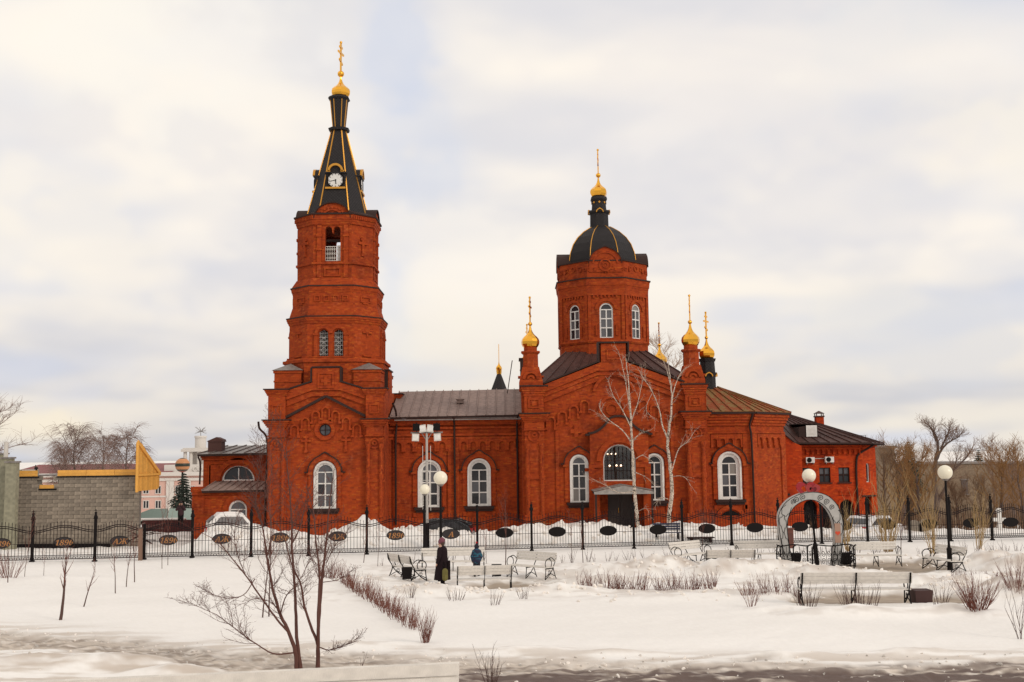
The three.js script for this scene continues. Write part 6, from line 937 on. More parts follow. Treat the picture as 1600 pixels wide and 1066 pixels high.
// limbs drawn from the photograph: each a list of [x, y, z offset], then twigs grow on them
function limbTree(name, label, cat, base, z, limbs, o, mT, mC, group) {
  const out = { trunk: [], crown: [] };
  for (let [list, r0, r1, tw = 1, start = 0.25, lv = 0] of limbs) {
    r0 *= o.rs || 1; r1 *= o.rs || 1;
    const raw = list.map(([x, y, dz = 0]) => at(x, y, z + dz)), cv2 = new THREE.CatmullRomCurve3(raw), n = raw.length * 4, pts = cv2.getPoints(n), kids = [], len = cv2.getLength();
    pts.forEach((p, i) => { if (i && i < n) p.add(V(rr(-1, 1), rr(-1, 1), rr(-1, 1)).multiplyScalar(r0 * 0.16)); });
    limbInto(lv ? out.crown : out.trunk, pts, pts.map((_, i) => lerp(r0, r1, i / n)), r0 > 0.03 ? 8 : 5);
    for (let i = 1; i <= n; i++) if (i / n > start && rnd() < tw) kids.push([pts[i], pts[i].clone().sub(pts[i - 1]).normalize(), lerp(r0, r1, i / n), i / n]);
    sprout(out, kids, Math.min(len, o.maxLen || 9), 0, { ...TREE, ...o });
  }
  return treeThing(name, label, cat, base, out, mT, mC, group);
}
// a far bare tree: trunk, limbs that fill a crown of the given width, fine twigs along them
function crownTree(label, px, pyTop, z, y0, w, o = {}) {
  const p = at(px, 760, z), b = V(p.x, y0, z), h = at(px, pyTop, z).y - y0, out = { trunk: [], crown: [] }, rt = o.rad || 0.2, tw = o.tw || 0.017, t0 = o.t0 ?? 0.25, top = V(b.x + rr(-0.3, 0.3), b.y + h * 0.93, z);
  const stem = [0, 0.25, 0.5, 0.75, 1].map((t) => b.clone().lerp(top, t).add(V(rr(-1, 1) * 0.05 * h * t * (1 - t) * 2, 0, rr(-1, 1) * 0.05 * h * t)));
  limbInto(out.trunk, stem, [rt, rt * 0.8, rt * 0.55, rt * 0.3, 0.02], 7);
  const cv = new THREE.CatmullRomCurve3(stem), N = o.limbs || 16;
  for (let i = 0; i < N; i++) {
    const t = t0 + (0.96 - t0) * (i + rnd() * 0.8) / N, s = cv.getPoint(t), a = i * 2.4 + rr(-0.5, 0.5), L = w * (o.prof ? pl(o.prof, t) : Math.sin(Math.PI * (0.12 + 0.8 * (t - t0) / (1 - t0)))) * rr(0.75, 1.15), up = (o.up ?? 0.9) * rr(0.7, 1.2), d = V(Math.cos(a), up, Math.sin(a)).normalize(), pts = [s], q = s.clone();
    for (let k = 1; k <= 4; k++) { d.add(V(rr(-0.18, 0.18), (o.bend ?? 0.02) + rr(-0.1, 0.1), rr(-0.18, 0.18))).normalize(); q.addScaledVector(d, L / 4); pts.push(q.clone()); }
    const r1 = Math.max(tw * 1.6, rt * 0.34 * (1 - t * 0.6)); limbInto(out.crown, pts, [r1, r1 * 0.8, r1 * 0.6, Math.max(tw, r1 * 0.4), tw], 4);
    const B = o.kids || 9;
    for (let k = 0; k < B; k++) {
      const u = 0.18 + 0.82 * (k + rnd()) / B, f = u * 4, m = Math.min(3, Math.floor(f)), bs = pts[m].clone().lerp(pts[m + 1], f - m), l2 = L * rr(0.22, 0.42) * (1.1 - 0.4 * u), d2 = d.clone().multiplyScalar(0.7).add(V(rr(-0.8, 0.8), rr(-0.2, 0.7), rr(-0.8, 0.8))).normalize(), p2 = [bs], e = bs.clone();
      for (let n = 0; n < 3; n++) { e.addScaledVector(d2, l2 / 3); d2.add(V(rr(-0.2, 0.2), -(o.droop || 0) * 0.5 + rr(-0.1, 0.1), rr(-0.2, 0.2))).normalize(); p2.push(e.clone()); }
      limbInto(out.crown, p2, [tw * 1.1, tw, tw * 0.85, tw * 0.6], 3);
      for (let n = 0; n < (o.twigs || 9); n++) { const v = rr(0.1, 3), mm = Math.min(2, Math.floor(v)), ts = p2[mm].clone().lerp(p2[mm + 1], v - mm), l3 = rr(0.5, 1.1) * (o.twl || 0.8), d3 = V(rr(-1, 1), -(o.droop || 0) * 1.6 + rr(-0.2, 0.9), rr(-1, 1)).addScaledVector(d2, 0.8).normalize(); const me = ts.clone().addScaledVector(d3, l3 * 0.5); d3.y -= (o.droop || 0) * 1.2; d3.normalize(); limbInto(out.crown, [ts, me, me.clone().addScaledVector(d3, l3 * 0.55)], [tw * 0.8, tw * 0.65, tw * 0.4], 3); }
    }
  }
  return treeThing(o.name || 'bare_tree', label, 'tree', b, out, Mt.barkGrey, o.mat || Mt.twigPale, o.group);
}
reseed(101);
// near double-stemmed tree
limbTree('young_tree', 'dark bare tree on the path with many stems, nearest at the left', 'tree', gr(462, 1047), -25.5, [
  [[[464, 1050], [461, 1015], [452, 990], [436, 955], [425, 915], [417, 870], [409, 820], [396, 775, .2]], 0.065, 0.012, 0.55, 0.3],
  [[[452, 990], [430, 965, .1], [405, 930, .2], [384, 900, .3], [360, 870, .4], [338, 845, .5], [314, 832, .6]], 0.034, 0.006, 0.4, 0.3],
  [[[461, 1020], [428, 1022, .3], [398, 1005, .5], [370, 985, .7], [340, 962, .8], [318, 952, .9], [298, 942, 1]], 0.024, 0.004, 0.4, 0.25],
  [[[470, 1048], [464, 1000, -.1], [462, 950, -.2], [459, 900, -.2], [456, 850, -.3], [455, 800, -.3], [450, 745, -.3], [447, 700, -.4]], 0.055, 0.008, 0.5, 0.35],
  [[[497, 1048], [497, 1010], [488, 985, .1], [476, 950, .2], [470, 915, .3], [455, 880, .4], [445, 845, .5], [432, 815, .6]], 0.05, 0.008, 0.5, 0.3],
  [[[496, 1046], [497, 1000, -.2], [500, 940, -.3], [506, 880, -.3], [511, 830, -.3], [515, 785, -.4], [522, 735, -.4]], 0.06, 0.008, 0.5, 0.3],
  [[[497, 1010], [497, 960, .3], [499, 900, .4], [494, 850, .5], [490, 800, .5], [478, 760, .5]], 0.042, 0.007, 0.5, 0.3],
  [[[500, 1012], [515, 1016, .3], [530, 1012, .4], [548, 1004, .5], [562, 994, .6]], 0.018, 0.004, 0.8, 0.1],
  [[[438, 960], [448, 930, .5], [466, 910, .6], [485, 875, .7], [500, 855, .7]], 0.02, 0.004, 0.6, 0.2],
  [[[417, 870], [425, 830, .3], [418, 780, .3], [425, 730, .4], [420, 690, .4]], 0.018, 0.004, 0.6, 0.2],
  [[[398, 905, .2], [380, 930, .5], [355, 935, .6], [330, 928, .7], [316, 920, .8]], 0.016, 0.004, 0.7, 0.2],
  [[[409, 820], [400, 790, .3], [404, 745, .3], [412, 700, .4], [426, 655, .5]], 0.016, 0.004, 0.8, 0.1], [[[447, 720], [440, 690, .2], [436, 650, .3]], 0.012, 0.003, 0.8, 0.1], [[[456, 850], [470, 820, .3], [478, 780, .4], [492, 740, .4]], 0.018, 0.004, 0.7, 0.2], [[[384, 900], [372, 870, .4], [366, 835, .6], [372, 800, .7]], 0.014, 0.004, 0.8, 0.2], [[[436, 955], [420, 940, .4], [400, 936, .5], [376, 945, .6]], 0.013, 0.003, 0.8, 0.2],
  [[[510, 880], [525, 850, .4], [545, 830, .5]], 0.015, 0.003, 0.7, 0.2], [[[505, 910], [530, 905, .4], [552, 890, .5]], 0.013, 0.003, 0.7, 0.2],
], { depth: 3, kids: [2, 1, 1], ratio: [0.22, 0.42], spread: [0.45, 1.05], wob: 0.16, minR: 0.0035, seg: 0.12, up: 0.06, maxLen: 2.8, thin: 0.011, rs: 0.82 }, Mt.barkRed, Mt.barkRed);
// the two birches in front of the portal
limbTree('birch_tree', 'left of two white birches before the church portal', 'tree', at(997, 842, -60.5), -60.5, [
  [[[1000, 848], [996, 815], [993, 780], [990, 745], [988, 700], [986, 660], [984, 630], [982, 600], [978, 560]], 0.17, 0.025, 0.5, 0.45],
  [[[986, 690], [972, 672, .3], [950, 655, .5], [938, 640, .6], [936, 630, .6]], 0.05, 0.012, 0.8, 0.3], [[[986, 668], [972, 640, .3], [958, 618, .4], [950, 592, .5]], 0.05, 0.01, 0.8, 0.3],
  [[[987, 690], [1000, 678, .3], [1016, 672, .5]], 0.04, 0.008, 0.8, 0.3], [[[985, 660], [996, 632, -.2], [1002, 605, -.3], [1006, 590, -.3]], 0.045, 0.008, 0.8, 0.3],
  [[[987, 722], [1004, 712, .3], [1020, 722, .5]], 0.035, 0.008, 0.8, 0.3], [[[990, 768], [968, 770, .4], [945, 758, .7], [925, 748, .9]], 0.04, 0.01, 0.8, 0.3], [[[992, 738], [1008, 745, .4], [1022, 758, .6]], 0.03, 0.006, 0.8, 0.3],
  [[[984, 640], [978, 600, .2], [972, 570, .2], [966, 548, .2]], 0.035, 0.008, 0.9, 0.3], [[[995, 800], [1010, 795, .4], [1018, 812, .6]], 0.025, 0.006, 0.8, 0.3],
], { depth: 2, kids: [1, 2, 1], ratio: [0.22, 0.45], spread: [0.35, 0.8], wob: 0.2, minR: 0.006, seg: 0.3, up: 0.02, droopFrom: 2, droop: 0.12, maxLen: 3.0, rs: 0.73, thin: 0.02 }, Mt.birch, Mt.birchTwig, 'white birches before the portal');
limbTree('birch_tree', 'right of two white birches before the church portal', 'tree', at(1048, 828, -62), -62, [
  [[[1045, 834], [1046, 800], [1050, 765], [1047, 730], [1043, 690], [1047, 660], [1050, 625], [1047, 590], [1044, 560]], 0.19, 0.025, 0.5, 0.45],
  [[[1045, 690], [1035, 665, .3], [1030, 640, .4], [1018, 610, .5], [1005, 590, .6], [996, 574, .6]], 0.07, 0.012, 0.7, 0.3], [[[1049, 630], [1056, 600, -.2], [1066, 580, -.3], [1078, 572, -.4]], 0.05, 0.008, 0.8, 0.3],
  [[[1050, 735], [1062, 700, .4], [1075, 690, .5], [1086, 672, .6]], 0.05, 0.01, 0.8, 0.3], [[[1048, 745], [1068, 745, .4], [1084, 765, .6]], 0.03, 0.006, 0.8, 0.3], [[[1044, 780], [1032, 778, .4], [1024, 792, .5]], 0.03, 0.006, 0.8, 0.3], [[[1020, 612, .4], [1010, 640, .8], [1024, 658, 1]], 0.02, 0.005, 0.8, 0.3], [[[1047, 600], [1040, 572, .2], [1032, 556, .3]], 0.03, 0.006, 0.9, 0.3],
], { depth: 2, kids: [1, 2, 1], ratio: [0.22, 0.45], spread: [0.35, 0.8], wob: 0.2, minR: 0.006, seg: 0.3, up: 0.02, droopFrom: 2, droop: 0.12, maxLen: 3.0, rs: 0.73, thin: 0.02 }, Mt.birch, Mt.birchTwig, 'white birches before the portal');
// trees far behind
const far = (px, pyTop, z, y0 = -2) => { const p = at(px, 760, z); return [V(p.x, y0, z), at(px, pyTop, z).y - y0]; };
crownTree('bare pale tree behind the church between the right gold cupolas', 1032, 512, -95, 0, 3.6, { rad: 0.26, t0: 0.5, limbs: 16, kids: 8, twigs: 6, mat: Mt.birchTwig, tw: 0.014, up: 0.8 });
[[95, 690, 0, 'leftmost', 2.6], [122, 662, 4, 'second', 2.9], [160, 672, -3, 'third', 2.8], [198, 670, 5, 'rightmost', 2.7]].forEach(([x, y, dz, q, w]) => crownTree(q + ' of four bare birches rising behind the grey block building', x, y, -98 + dz, -2, w, { name: 'weeping_birch', rad: 0.17, t0: 0.3, limbs: 20, kids: 9, twigs: 8, droop: 0.45, twl: 1.2, up: 1.5, group: 'birches behind the block building', mat: Mt.twigBirch, tw: 0.0125 }));
crownTree('bare tree whose twigs reach in at the far left edge', -26, 612, -70, -0.5, 2.6, { rad: 0.2, t0: 0.45, limbs: 16, kids: 8, twigs: 6, tw: 0.011, droop: 0.1, up: 0.6, mat: Mt.twigBirch });
{ // big bare tree right of the parish house
  limbTree('bare_tree', 'tall grey bare tree with forked trunk behind the rightmost lamp', 'tree', at(1462, 800, -95), -95, [
    [[[1466, 812], [1464, 785], [1460, 750], [1462, 720], [1466, 700], [1462, 680], [1452, 665]], 0.27, 0.05, 0.7, 0.5], [[[1464, 718], [1472, 702], [1485, 690, .5], [1500, 682, 1]], 0.12, 0.03, 0.9, 0.2], [[[1470, 702], [1480, 680], [1484, 668]], 0.09, 0.025, 0.9, 0.2], [[[1466, 785], [1478, 760, .5], [1490, 735, 1], [1496, 715, 1]], 0.16, 0.035, 0.7, 0.3], [[[1463, 690], [1456, 672], [1448, 662]], 0.08, 0.02, 0.9, 0.2], [[[1490, 735, 1], [1510, 715, 1.5], [1520, 700, 2]], 0.1, 0.025, 0.9, 0.2],
  ], { depth: 3, kids: [2, 2, 1], ratio: [0.42, 0.7], spread: [0.3, 0.8], wob: 0.24, minR: 0.010, seg: 0.4, up: 0.03, maxLen: 3.6, thin: 0.035 }, Mt.barkGrey, Mt.twigPale);
}
[[1385, 708, -90, 4.2, 'ochre bare willow touching the right end of the parish house'], [1408, 698, -94, 4.0, 'tallest ochre bare willow right of the parish house'], [1434, 712, -87, 3.8, 'ochre leaning willow just left of the forked grey tree']].forEach(([x, y, z, w, l]) => crownTree(l, x, y, z, -1.8, w, { name: 'willow_tree', rad: 0.24, t0: 0.14, limbs: 17, kids: 9, twigs: 8, up: 1.2, bend: 0.06, twl: 0.75, mat: x < 1400 ? Mt.twigBrown : Mt.twigOchre, tw: 0.012, prof: [[0, 0.8], [0.4, 1], [0.75, 0.75], [1, 0.35]] }));
[[1498, 768, -84, 2.6, 'low brown thicket tree in front of the beige building, left'], [1532, 764, -88, 2.8, 'low brown thicket tree in front of the beige building, right'], [1562, 716, -84, 3.8, 'brown bare tree left of the grave cross, against the building corner'], [1596, 712, -82, 4.0, 'brown bare tree at the right edge of the photo']].forEach(([x, y, z, w, l], i) => crownTree(l, x, y, z, -1.8, w, { rad: 0.17, t0: 0.12, limbs: i > 1 ? 17 : 13, kids: 8, twigs: 7, up: 1.4, bend: 0.05, twl: 0.75, mat: i > 1 ? Mt.twigOchre : Mt.twigBrown, tw: 0.011, prof: [[0, 0.8], [0.4, 1], [0.75, 0.75], [1, 0.35]] }));
[[1552, 688, -118, 'thin grey tree top above the right end of the beige roof'], [1582, 698, -120, 'thin grey tree top near the right photo edge above roofs'], [1352, 690, -112, 'thin bare tree top just above the parish house roof tip']].forEach(([x, y, z, l]) => crownTree(l, x, y, z, -3, 2.6, { rad: 0.14, t0: 0.4, limbs: 14, kids: 7, twigs: 5, up: 2.2, tw: 0.014, mat: Mt.twigPale }));
// spruces
function spruce(px, pyTop, pyBase, z, rw, label) {
  const b = at(px, pyBase, z), top = at(px, pyTop, z).y, h = top - b.y, out = { trunk: [], crown: [] }; limbInto(out.trunk, [b.clone(), V(b.x, top, b.z)], [h * 0.022, 0.01], 7);
  const tiers = Math.round(h * 4.2);
  for (let i = 0; i < tiers; i++) { const t = i / tiers, y = b.y + h * (0.06 + 0.92 * t), r = rw * (1 - t) ** 0.9 * rr(0.8, 1.12) + 0.05, n = 9; for (let k = 0; k < n; k++) { const a = k / n * 6.283 + i * 1.1 + rr(-0.2, 0.2), L = r * rr(0.7, 1.1), p0 = V(b.x, y, b.z), pts = [p0, V(b.x + Math.cos(a) * L * 0.55, y - L * 0.10, b.z + Math.sin(a) * L * 0.55), V(b.x + Math.cos(a) * L, y - L * 0.30, b.z + Math.sin(a) * L)]; limbInto(out.crown, pts, [0.03, 0.022, 0.006], 3); for (let m = 0; m < 26; m++) { const u = rr(0.25, 1), q = V(b.x + Math.cos(a) * L * u, y - L * 0.3 * u * u, b.z + Math.sin(a) * L * u), w = rr(0.12, 0.3) * Math.min(1, 0.4 + r * 0.5); const e = q.clone().add(V(rr(-w, w), -rr(0.1, 0.9) * w, rr(-w, w))); limbInto(out.crown, [q, e], [w * 0.2, 0.01], 3); } } }
  treeThing('spruce_tree', label, 'tree', b, out, Mt.bark, Mt.needle);
}
spruce(286, 735, 800, -95, 1.55, 'dark green spruce beside the annex under the striped ball');
spruce(1423, 686, 770, -110, 1.9, 'spruce with snow-dusted top above the ochre willows'); spruce(1532, 700, 760, -135, 1.8, 'small dark spruce above the beige roof at right');
// saplings in the snow on the left, and along the fence
const SAP = { seg: 0.2, depth: 2, kids: [2, 1], ratio: [0.2, 0.4], spread: [0.3, 0.7], minR: 0.004, bare: 0.35, wob: 0.07, up0: 0.02, up: 0.1 };
[[94, 968, 860, 'thick dark sapling, nearest of the saplings on the left snow', 0.05, 0.1], [130, 949, 880, 'leaning sapling second nearest on the left snow', 0.022, 0.25], [180, 928, 850, 'sapling left of the pair before the block wall', 0.018, -0.08], [197, 916, 840, 'sapling in the middle before the right end of the block wall', 0.018, 0], [210, 909, 820, 'sapling before the right edge of the block wall', 0.02, 0.0], [253, 889, 800, 'thin leaning sapling left of the fence gate post', 0.014, -0.1], [262, 884, 760, 'thin straight tall sapling before the spruce', 0.014, 0], [38, 903, 815, 'thin sapling before the fence near the left edge', 0.012, 0], [12, 910, 860, 'bushy sapling at the left photo edge', 0.02, 0.02], [68, 900, 860, 'thin sapling just left of the thick near one', 0.01, 0.03],
  [420, 963, 800, 'straight sapling behind the near tree, left one', 0.022, 0], [410, 965, 790, 'straight sapling behind the near tree, right one', 0.022, 0.05],
  [568, 880, 815, 'sapling before the fence right of the near tree', 0.018, 0.1], [590, 886, 812, 'thin sapling left of the bench group', 0.012, 0], [760, 880, 820, 'thin sapling behind the child', 0.012, 0], [790, 885, 770, 'young tree right of the child', 0.024, 0.0], [893, 872, 800, 'sapling before the fence left of the porch', 0.014, 0], [911, 880, 815, 'red-brown leaning sapling below the left portal window', 0.02, 0.03], [1098, 868, 790, 'sapling by the blue bench pallet', 0.016, -0.02], [1408, 870, 800, 'reddish leaning sapling right of the white bench', 0.02, 0.12],
].forEach(([x, y, t, l, r, lean]) => { const b = gr(x, y), h = at(x, t, b.z).y; b.y = HT(b.x, b.z) - 0.05; tree('sapling', l, 'sapling', b, h, r, SAP, Mt.bark, Mt.twigRed, 'saplings planted in the snow', lean); });
// shrubs: many stems from the ground
function stems(out, x, z, r, h, n, o = {}) { for (let i = 0; i < n; i++) { const a = rr(0, 6.283), q = Math.sqrt(rnd()) * r, bx = x + Math.cos(a) * q * 0.5, bz = z + Math.sin(a) * q * 0.5, y = HT(bx, bz) - 0.03; grow(out, V(bx, y, bz), V(Math.cos(a) * q / r * (o.lean ?? 0.45) + rr(-0.1, 0.1), 1, Math.sin(a) * q / r * (o.lean ?? 0.45)).normalize(), h * rr(o.vary || 0.6, 1.12), (o.rad || 0.008) * rr(0.7, 1.2), 1, { ...TREE, depth: o.depth || 2, kids: [2, o.kids || 1, 1], ratio: [0.3, 0.5], spread: [0.2, 0.55], minR: o.minR || 0.0035, wob: 0.09, up: 0.05, bare: 0.4, seg: 0.2, trunkLevels: -1 }); } }
function shrub(px, py, r, h, n, label, m = Mt.twigRed, o = {}) { const p = gr(px, py), out = { trunk: [], crown: [] }; stems(out, p.x, p.z, r, h, n, o); treeThing('shrub', label, 'shrub', V(p.x, HT(p.x, p.z), p.z), out, m, m, undefined, ['stems', 'twigs']); }
shrub(1527, 962, 0.55, 0.95, 60, 'big round bare shrub at the right', Mt.twigRed, { lean: 0.7, rad: 0.011 });
shrub(770, 1070, 0.28, 0.85, 14, 'sparse bare shrub at the bottom edge right of the near bench', Mt.bark, { rad: 0.008, lean: 0.5 });
shrub(664, 1008, 0.2, 0.75, 30, 'separate bare shrub at the near end of the hedge', Mt.twigRed, { lean: 0.3 });
shrub(1470, 955, 0.3, 0.75, 16, 'thin shrub in front of the brown-red bin', Mt.bark, { lean: 0.4 });
shrub(1174, 948, 0.2, 0.6, 14, 'low shrub left of the nearest right bench', Mt.twigRed);
shrub(1262, 950, 0.6, 0.65, 26, 'low bare shrub at the left end of the nearest right bench', Mt.bark); shrub(1345, 950, 1.1, 0.7, 44, 'wide low shrub growing in front of the nearest right bench', Mt.bark);
shrub(1595, 1000, 0.25, 1.3, 6, 'dark curved twig at the right edge', Mt.bark); shrub(1590, 935, 0.6, 0.9, 34, 'bare shrub half cut by the right photo edge', Mt.twigRed, { lean: 0.6 });
shrub(1110, 838, 0.5, 1.0, 30, 'bare shrub behind the fence below the apse window', Mt.bark, { lean: 0.6 }); shrub(564, 1038, 0.05, 0.35, 3, 'two small twigs behind the near bench', Mt.bark, { rad: 0.006 });
shrub(712, 938, 0.5, 0.4, 18, 'low twigs before the centre bench, left', Mt.bark); shrub(770, 945, 0.4, 0.5, 10, 'low twigs before the centre bench, middle', Mt.bark); shrub(820, 935, 0.4, 0.4, 12, 'low twigs before the centre bench, right', Mt.bark); shrub(640, 935, 0.3, 0.4, 12, 'low twigs beside the hedge', Mt.bark);
shrub(14, 905, 0.6, 0.9, 34, 'bushy bare shrub before the fence at the left edge', Mt.twigRed, { lean: 0.7 });
// straw-coloured upright columns along the fence at right
[[1388, 862, 740, 0.34, 'tallest straw-yellow upright bush in front of the white car'], [1458, 866, 740, 0.22, 'straw-yellow upright young tree left of the rightmost lamp'], [1530, 858, 770, 0.22, 'straw-yellow upright young tree right of the rightmost lamp'], [1325, 862, 765, 0.16, 'slim straw-yellow upright bush right of the heart arch']].forEach(([x, y, t, r, l]) => { const p = gr(x, y), out = { trunk: [], crown: [] }, h = at(x, t, p.z).y; stems(out, p.x, p.z, r * 1.15, h * 0.92, r > 0.3 ? 26 : 12, { lean: 0.2, vary: 0.45, rad: 0.016, minR: 0.007, depth: 2 }); treeThing('upright_bush', l, 'bush', V(p.x, HT(p.x, p.z), p.z), out, Mt.twigStraw, Mt.twigStraw, undefined, ['stems', 'twigs']); });
// hedges: rows of close stems
function hedge(a, b, w, h, n, label, m = Mt.twigRed) { const p = gr(...a), q = gr(...b), out = { trunk: [], crown: [] }; for (let i = 0; i < n; i++) { const t = i / (n - 1) + rr(-0.3, 0.3) / n; stems(out, lerp(p.x, q.x, t) + rr(-w, w), lerp(p.z, q.z, t) + rr(-w, w) * 0.6, 0.16, h * rr(0.65, 1.15), 4, { lean: 0.5, vary: 0.45, kids: 1, minR: 0.0045 }); } treeThing('hedge', label, 'hedge', p, out, m, m, undefined, ['stems', 'twigs']); }
hedge([538, 912], [650, 985], 0.2, 0.6, 105, 'reddish bare clipped hedge running diagonally left of the benches');
hedge([905, 920], [1020, 922], 0.3, 0.62, 46, 'left half of the low bare hedge before the snow mounds'); hedge([1035, 922], [1125, 920], 0.25, 0.6, 36, 'right half of the low bare hedge before the snow mounds');
hedge([1165, 935], [1245, 930], 0.25, 0.6, 24, 'short bare hedge between the mounds and the nearest right bench'); hedge([505, 902], [522, 905], 0.3, 0.7, 18, 'dense reddish clump at the far end of the diagonal hedge');
hedge([1490, 908], [1600, 912], 0.25, 0.35, 40, 'low brown hedge strip behind the big round shrub'); hedge([870, 880], [1060, 872], 0.25, 0.5, 16, 'sparse low twigs along the fence before the porch', Mt.bark); hedge([600, 884], [760, 878], 0.25, 0.45, 14, 'sparse low twigs along the fence behind the bench group', Mt.bark); hedge([1130, 866], [1400, 864], 0.25, 0.45, 22, 'sparse low twigs behind the right benches', Mt.bark); hedge([1440, 866], [1600, 862], 0.25, 0.5, 22, 'sparse low twigs along the fence at the right', Mt.bark);
{ // brush pile against the pier, plank and twigs
  const p = at(846, 822, -64.5), out = { trunk: [], crown: [] }; const y = HT(p.x, p.z); for (let i = 0; i < 140; i++) { const x = p.x + rr(-1.2, 1.4), yy = y + rr(0, 0.75) * (1 - Math.abs(x - p.x) / 1.7), a = rr(0, 3.14); limbInto(out.crown, [V(x, yy, p.z + rr(-0.4, 0.4)), V(x + Math.cos(a) * 0.5, yy + Math.sin(a) * 0.22, p.z + rr(-0.4, 0.4))], [0.018, 0.008], 3); }
  treeThing('brush_pile', 'heap of cut yellowish branches at the foot of the left pier', 'brush pile', V(p.x, y, p.z), out, Mt.twigOchre, Mt.twigOchre, undefined, ['branches', 'branches']);
}
// ---------------------------------------------------------------- far buildings, left and right
{
  const b = T('pink_building', 'long pink and white two-storey building far behind with columned white tower', 'building', [-78, -7, -200]), z = -200, pink = std(0.60, 0.38, 0.32, 0.9), wht = std(0.60, 0.56, 0.52, 0.85), rd = std(0.22, 0.07, 0.07, 0.7);
  const A = (x, y) => { const p = at(x, y, z); return [p.x, p.y]; }, L = A(10, 800)[0], R = A(345, 800)[0], yT = A(250, 744)[1], yM = A(250, 776)[1], C = (n, g, m) => P(n, g, m, b);
  C('wall', box(L, R, -9, yT, z - 12, z), pink); C('cornice', [box(L - 0.4, R, yT, yT + 0.7, z - 12, z + 0.6), box(L - 0.2, R, yT - 0.9, yT - 0.4, z - 0.2, z + 0.25), box(L, R, yM - 0.15, yM + 0.15, z - 0.2, z + 0.15)], wht);
  C('attic', box(A(255, 740)[0], R, yT + 0.7, yT + 2.0, z - 10, z - 0.4), wht); C('roof', hull([[L - 0.5, yT + 0.7, z + 0.4], [A(270, 740)[0], yT + 0.7, z + 0.4], [A(270, 740)[0], yT + 2.3, z - 6], [L + 3, yT + 2.3, z - 6], [L - 0.5, yT + 0.7, z - 12], [A(270, 740)[0], yT + 0.7, z - 12]], [[0, 1, 2, 3], [3, 2, 5, 4], [4, 0, 3]]), rd);
  for (const px of [228, 247, 278, 300]) for (const [y0, y1] of [[759, 772], [782, 795]]) { const [x, yb] = A(px, y1), [, yt] = A(px, y0), w = G('window', b); P('frame', ext(rect(x - 0.55, x + 0.55, yb, yt), z - 0.1, z + 0.12, [rect(x - 0.45, x - 0.06, yb + 0.12, yt - 0.12), rect(x + 0.06, x + 0.45, yb + 0.12, yt - 0.12)]), wht, w); for (const s of [-1, 1]) P('pane', box(x + s * 0.26 - 0.2, x + s * 0.26 + 0.2, yb + 0.1, yt - 0.1, z + 0.01, z + 0.04), Mt.pane, w); }
  for (const px of [266, 292]) { const [x] = A(px, 770); C('pilaster', box(x - 0.7, x + 0.7, -9, yT - 0.95, z - 0.1, z + 0.3), wht); }
  const [tx, ty0] = A(306, 738), tz = z - 8, Y = (py) => at(306, py, tz).y, X = (px) => at(px, 720, tz).x;
  C('tower_base', box(X(286), X(330), yT, Y(734), tz - 5, tz + 1), wht); C('tower_core', box(X(297), X(312), Y(734), Y(706), tz - 4.4, tz - 1.6), wht);
  for (const px of [290, 299, 311, 320, 326]) C('column', cyl(X(px), Y(734), Y(706), tz + 0.4, 0.36, 0.32, 10), wht); for (const px of [290, 326]) C('column', cyl(X(px), Y(734), Y(706), tz - 4.4, 0.36, 0.32, 10), wht);
  C('tower_slab', [box(X(285), X(331), Y(706), Y(702), tz - 5.4, tz + 1.2), box(X(287), X(329), Y(702), Y(700), tz - 5, tz + 0.8)], wht); C('tower_drum', [cyl(X(308), Y(700), Y(684), tz - 2, 1.05, 1.05, 16), cyl(X(308), Y(684), Y(681), tz - 2, 1.2, 1.15, 16)], wht);
  const rays = []; const sc = V(X(308), Y(674), tz - 2); for (let i = 0; i < 22; i++) { const a = i / 22 * 6.283, e = rr(-0.5, 0.9); rays.push(bar(sc.toArray(), [sc.x + Math.cos(a) * 1.15, sc.y + e * 1.0, sc.z + Math.sin(a) * 0.4], 0.05)); } rays.push(bar([sc.x, Y(681), sc.z], [sc.x, sc.y, sc.z], 0.09)); C('star_finial', rays, Mt.roofGrey);
  for (const px of [304.5, 312.5]) { const [x, y] = A(px, 733); C('roof_letter', px < 308 ? ring(x, y, 0.5, 0.28, z - 0.35, z - 0.2, 16) : [ring(x, y, 0.5, 0.28, z - 0.35, z - 0.2, 16), box(x + 0.3, x + 0.5, y, y + 0.55, z - 0.34, z - 0.21)], wht); }
}
{ // striped ball sign
  const c = at(285, 727, -100), s = T('striped_ball', 'orange and green striped ball on a pole above the spruce', 'ball sign', [c.x, -1, c.z]), r = 0.66;
  P('pole', cyl(c.x, -1, c.y - r + 0.05, c.z, 0.08, 0.08, 8), Mt.iron, s);
  const st = [[0, 0.16, 0.05, 0.045, 0.02], [0.16, 0.3, 0.55, 0.24, 0.10], [0.3, 0.42, 0.55, 0.24, 0.10], [0.42, 0.56, 0.025, 0.03, 0.02], [0.56, 0.7, 0.55, 0.24, 0.10], [0.7, 0.8, 0.06, 0.05, 0.03], [0.8, 1, 0.35, 0.09, 0.06]];
  for (const [a, b2, R, Gc, B] of st) P('stripe', new THREE.SphereGeometry(r, 24, 6, 0, 2 * Math.PI, a * Math.PI, (b2 - a) * Math.PI).translate(c.x, c.y, c.z), std(R, Gc, B, 0.5), s);
}
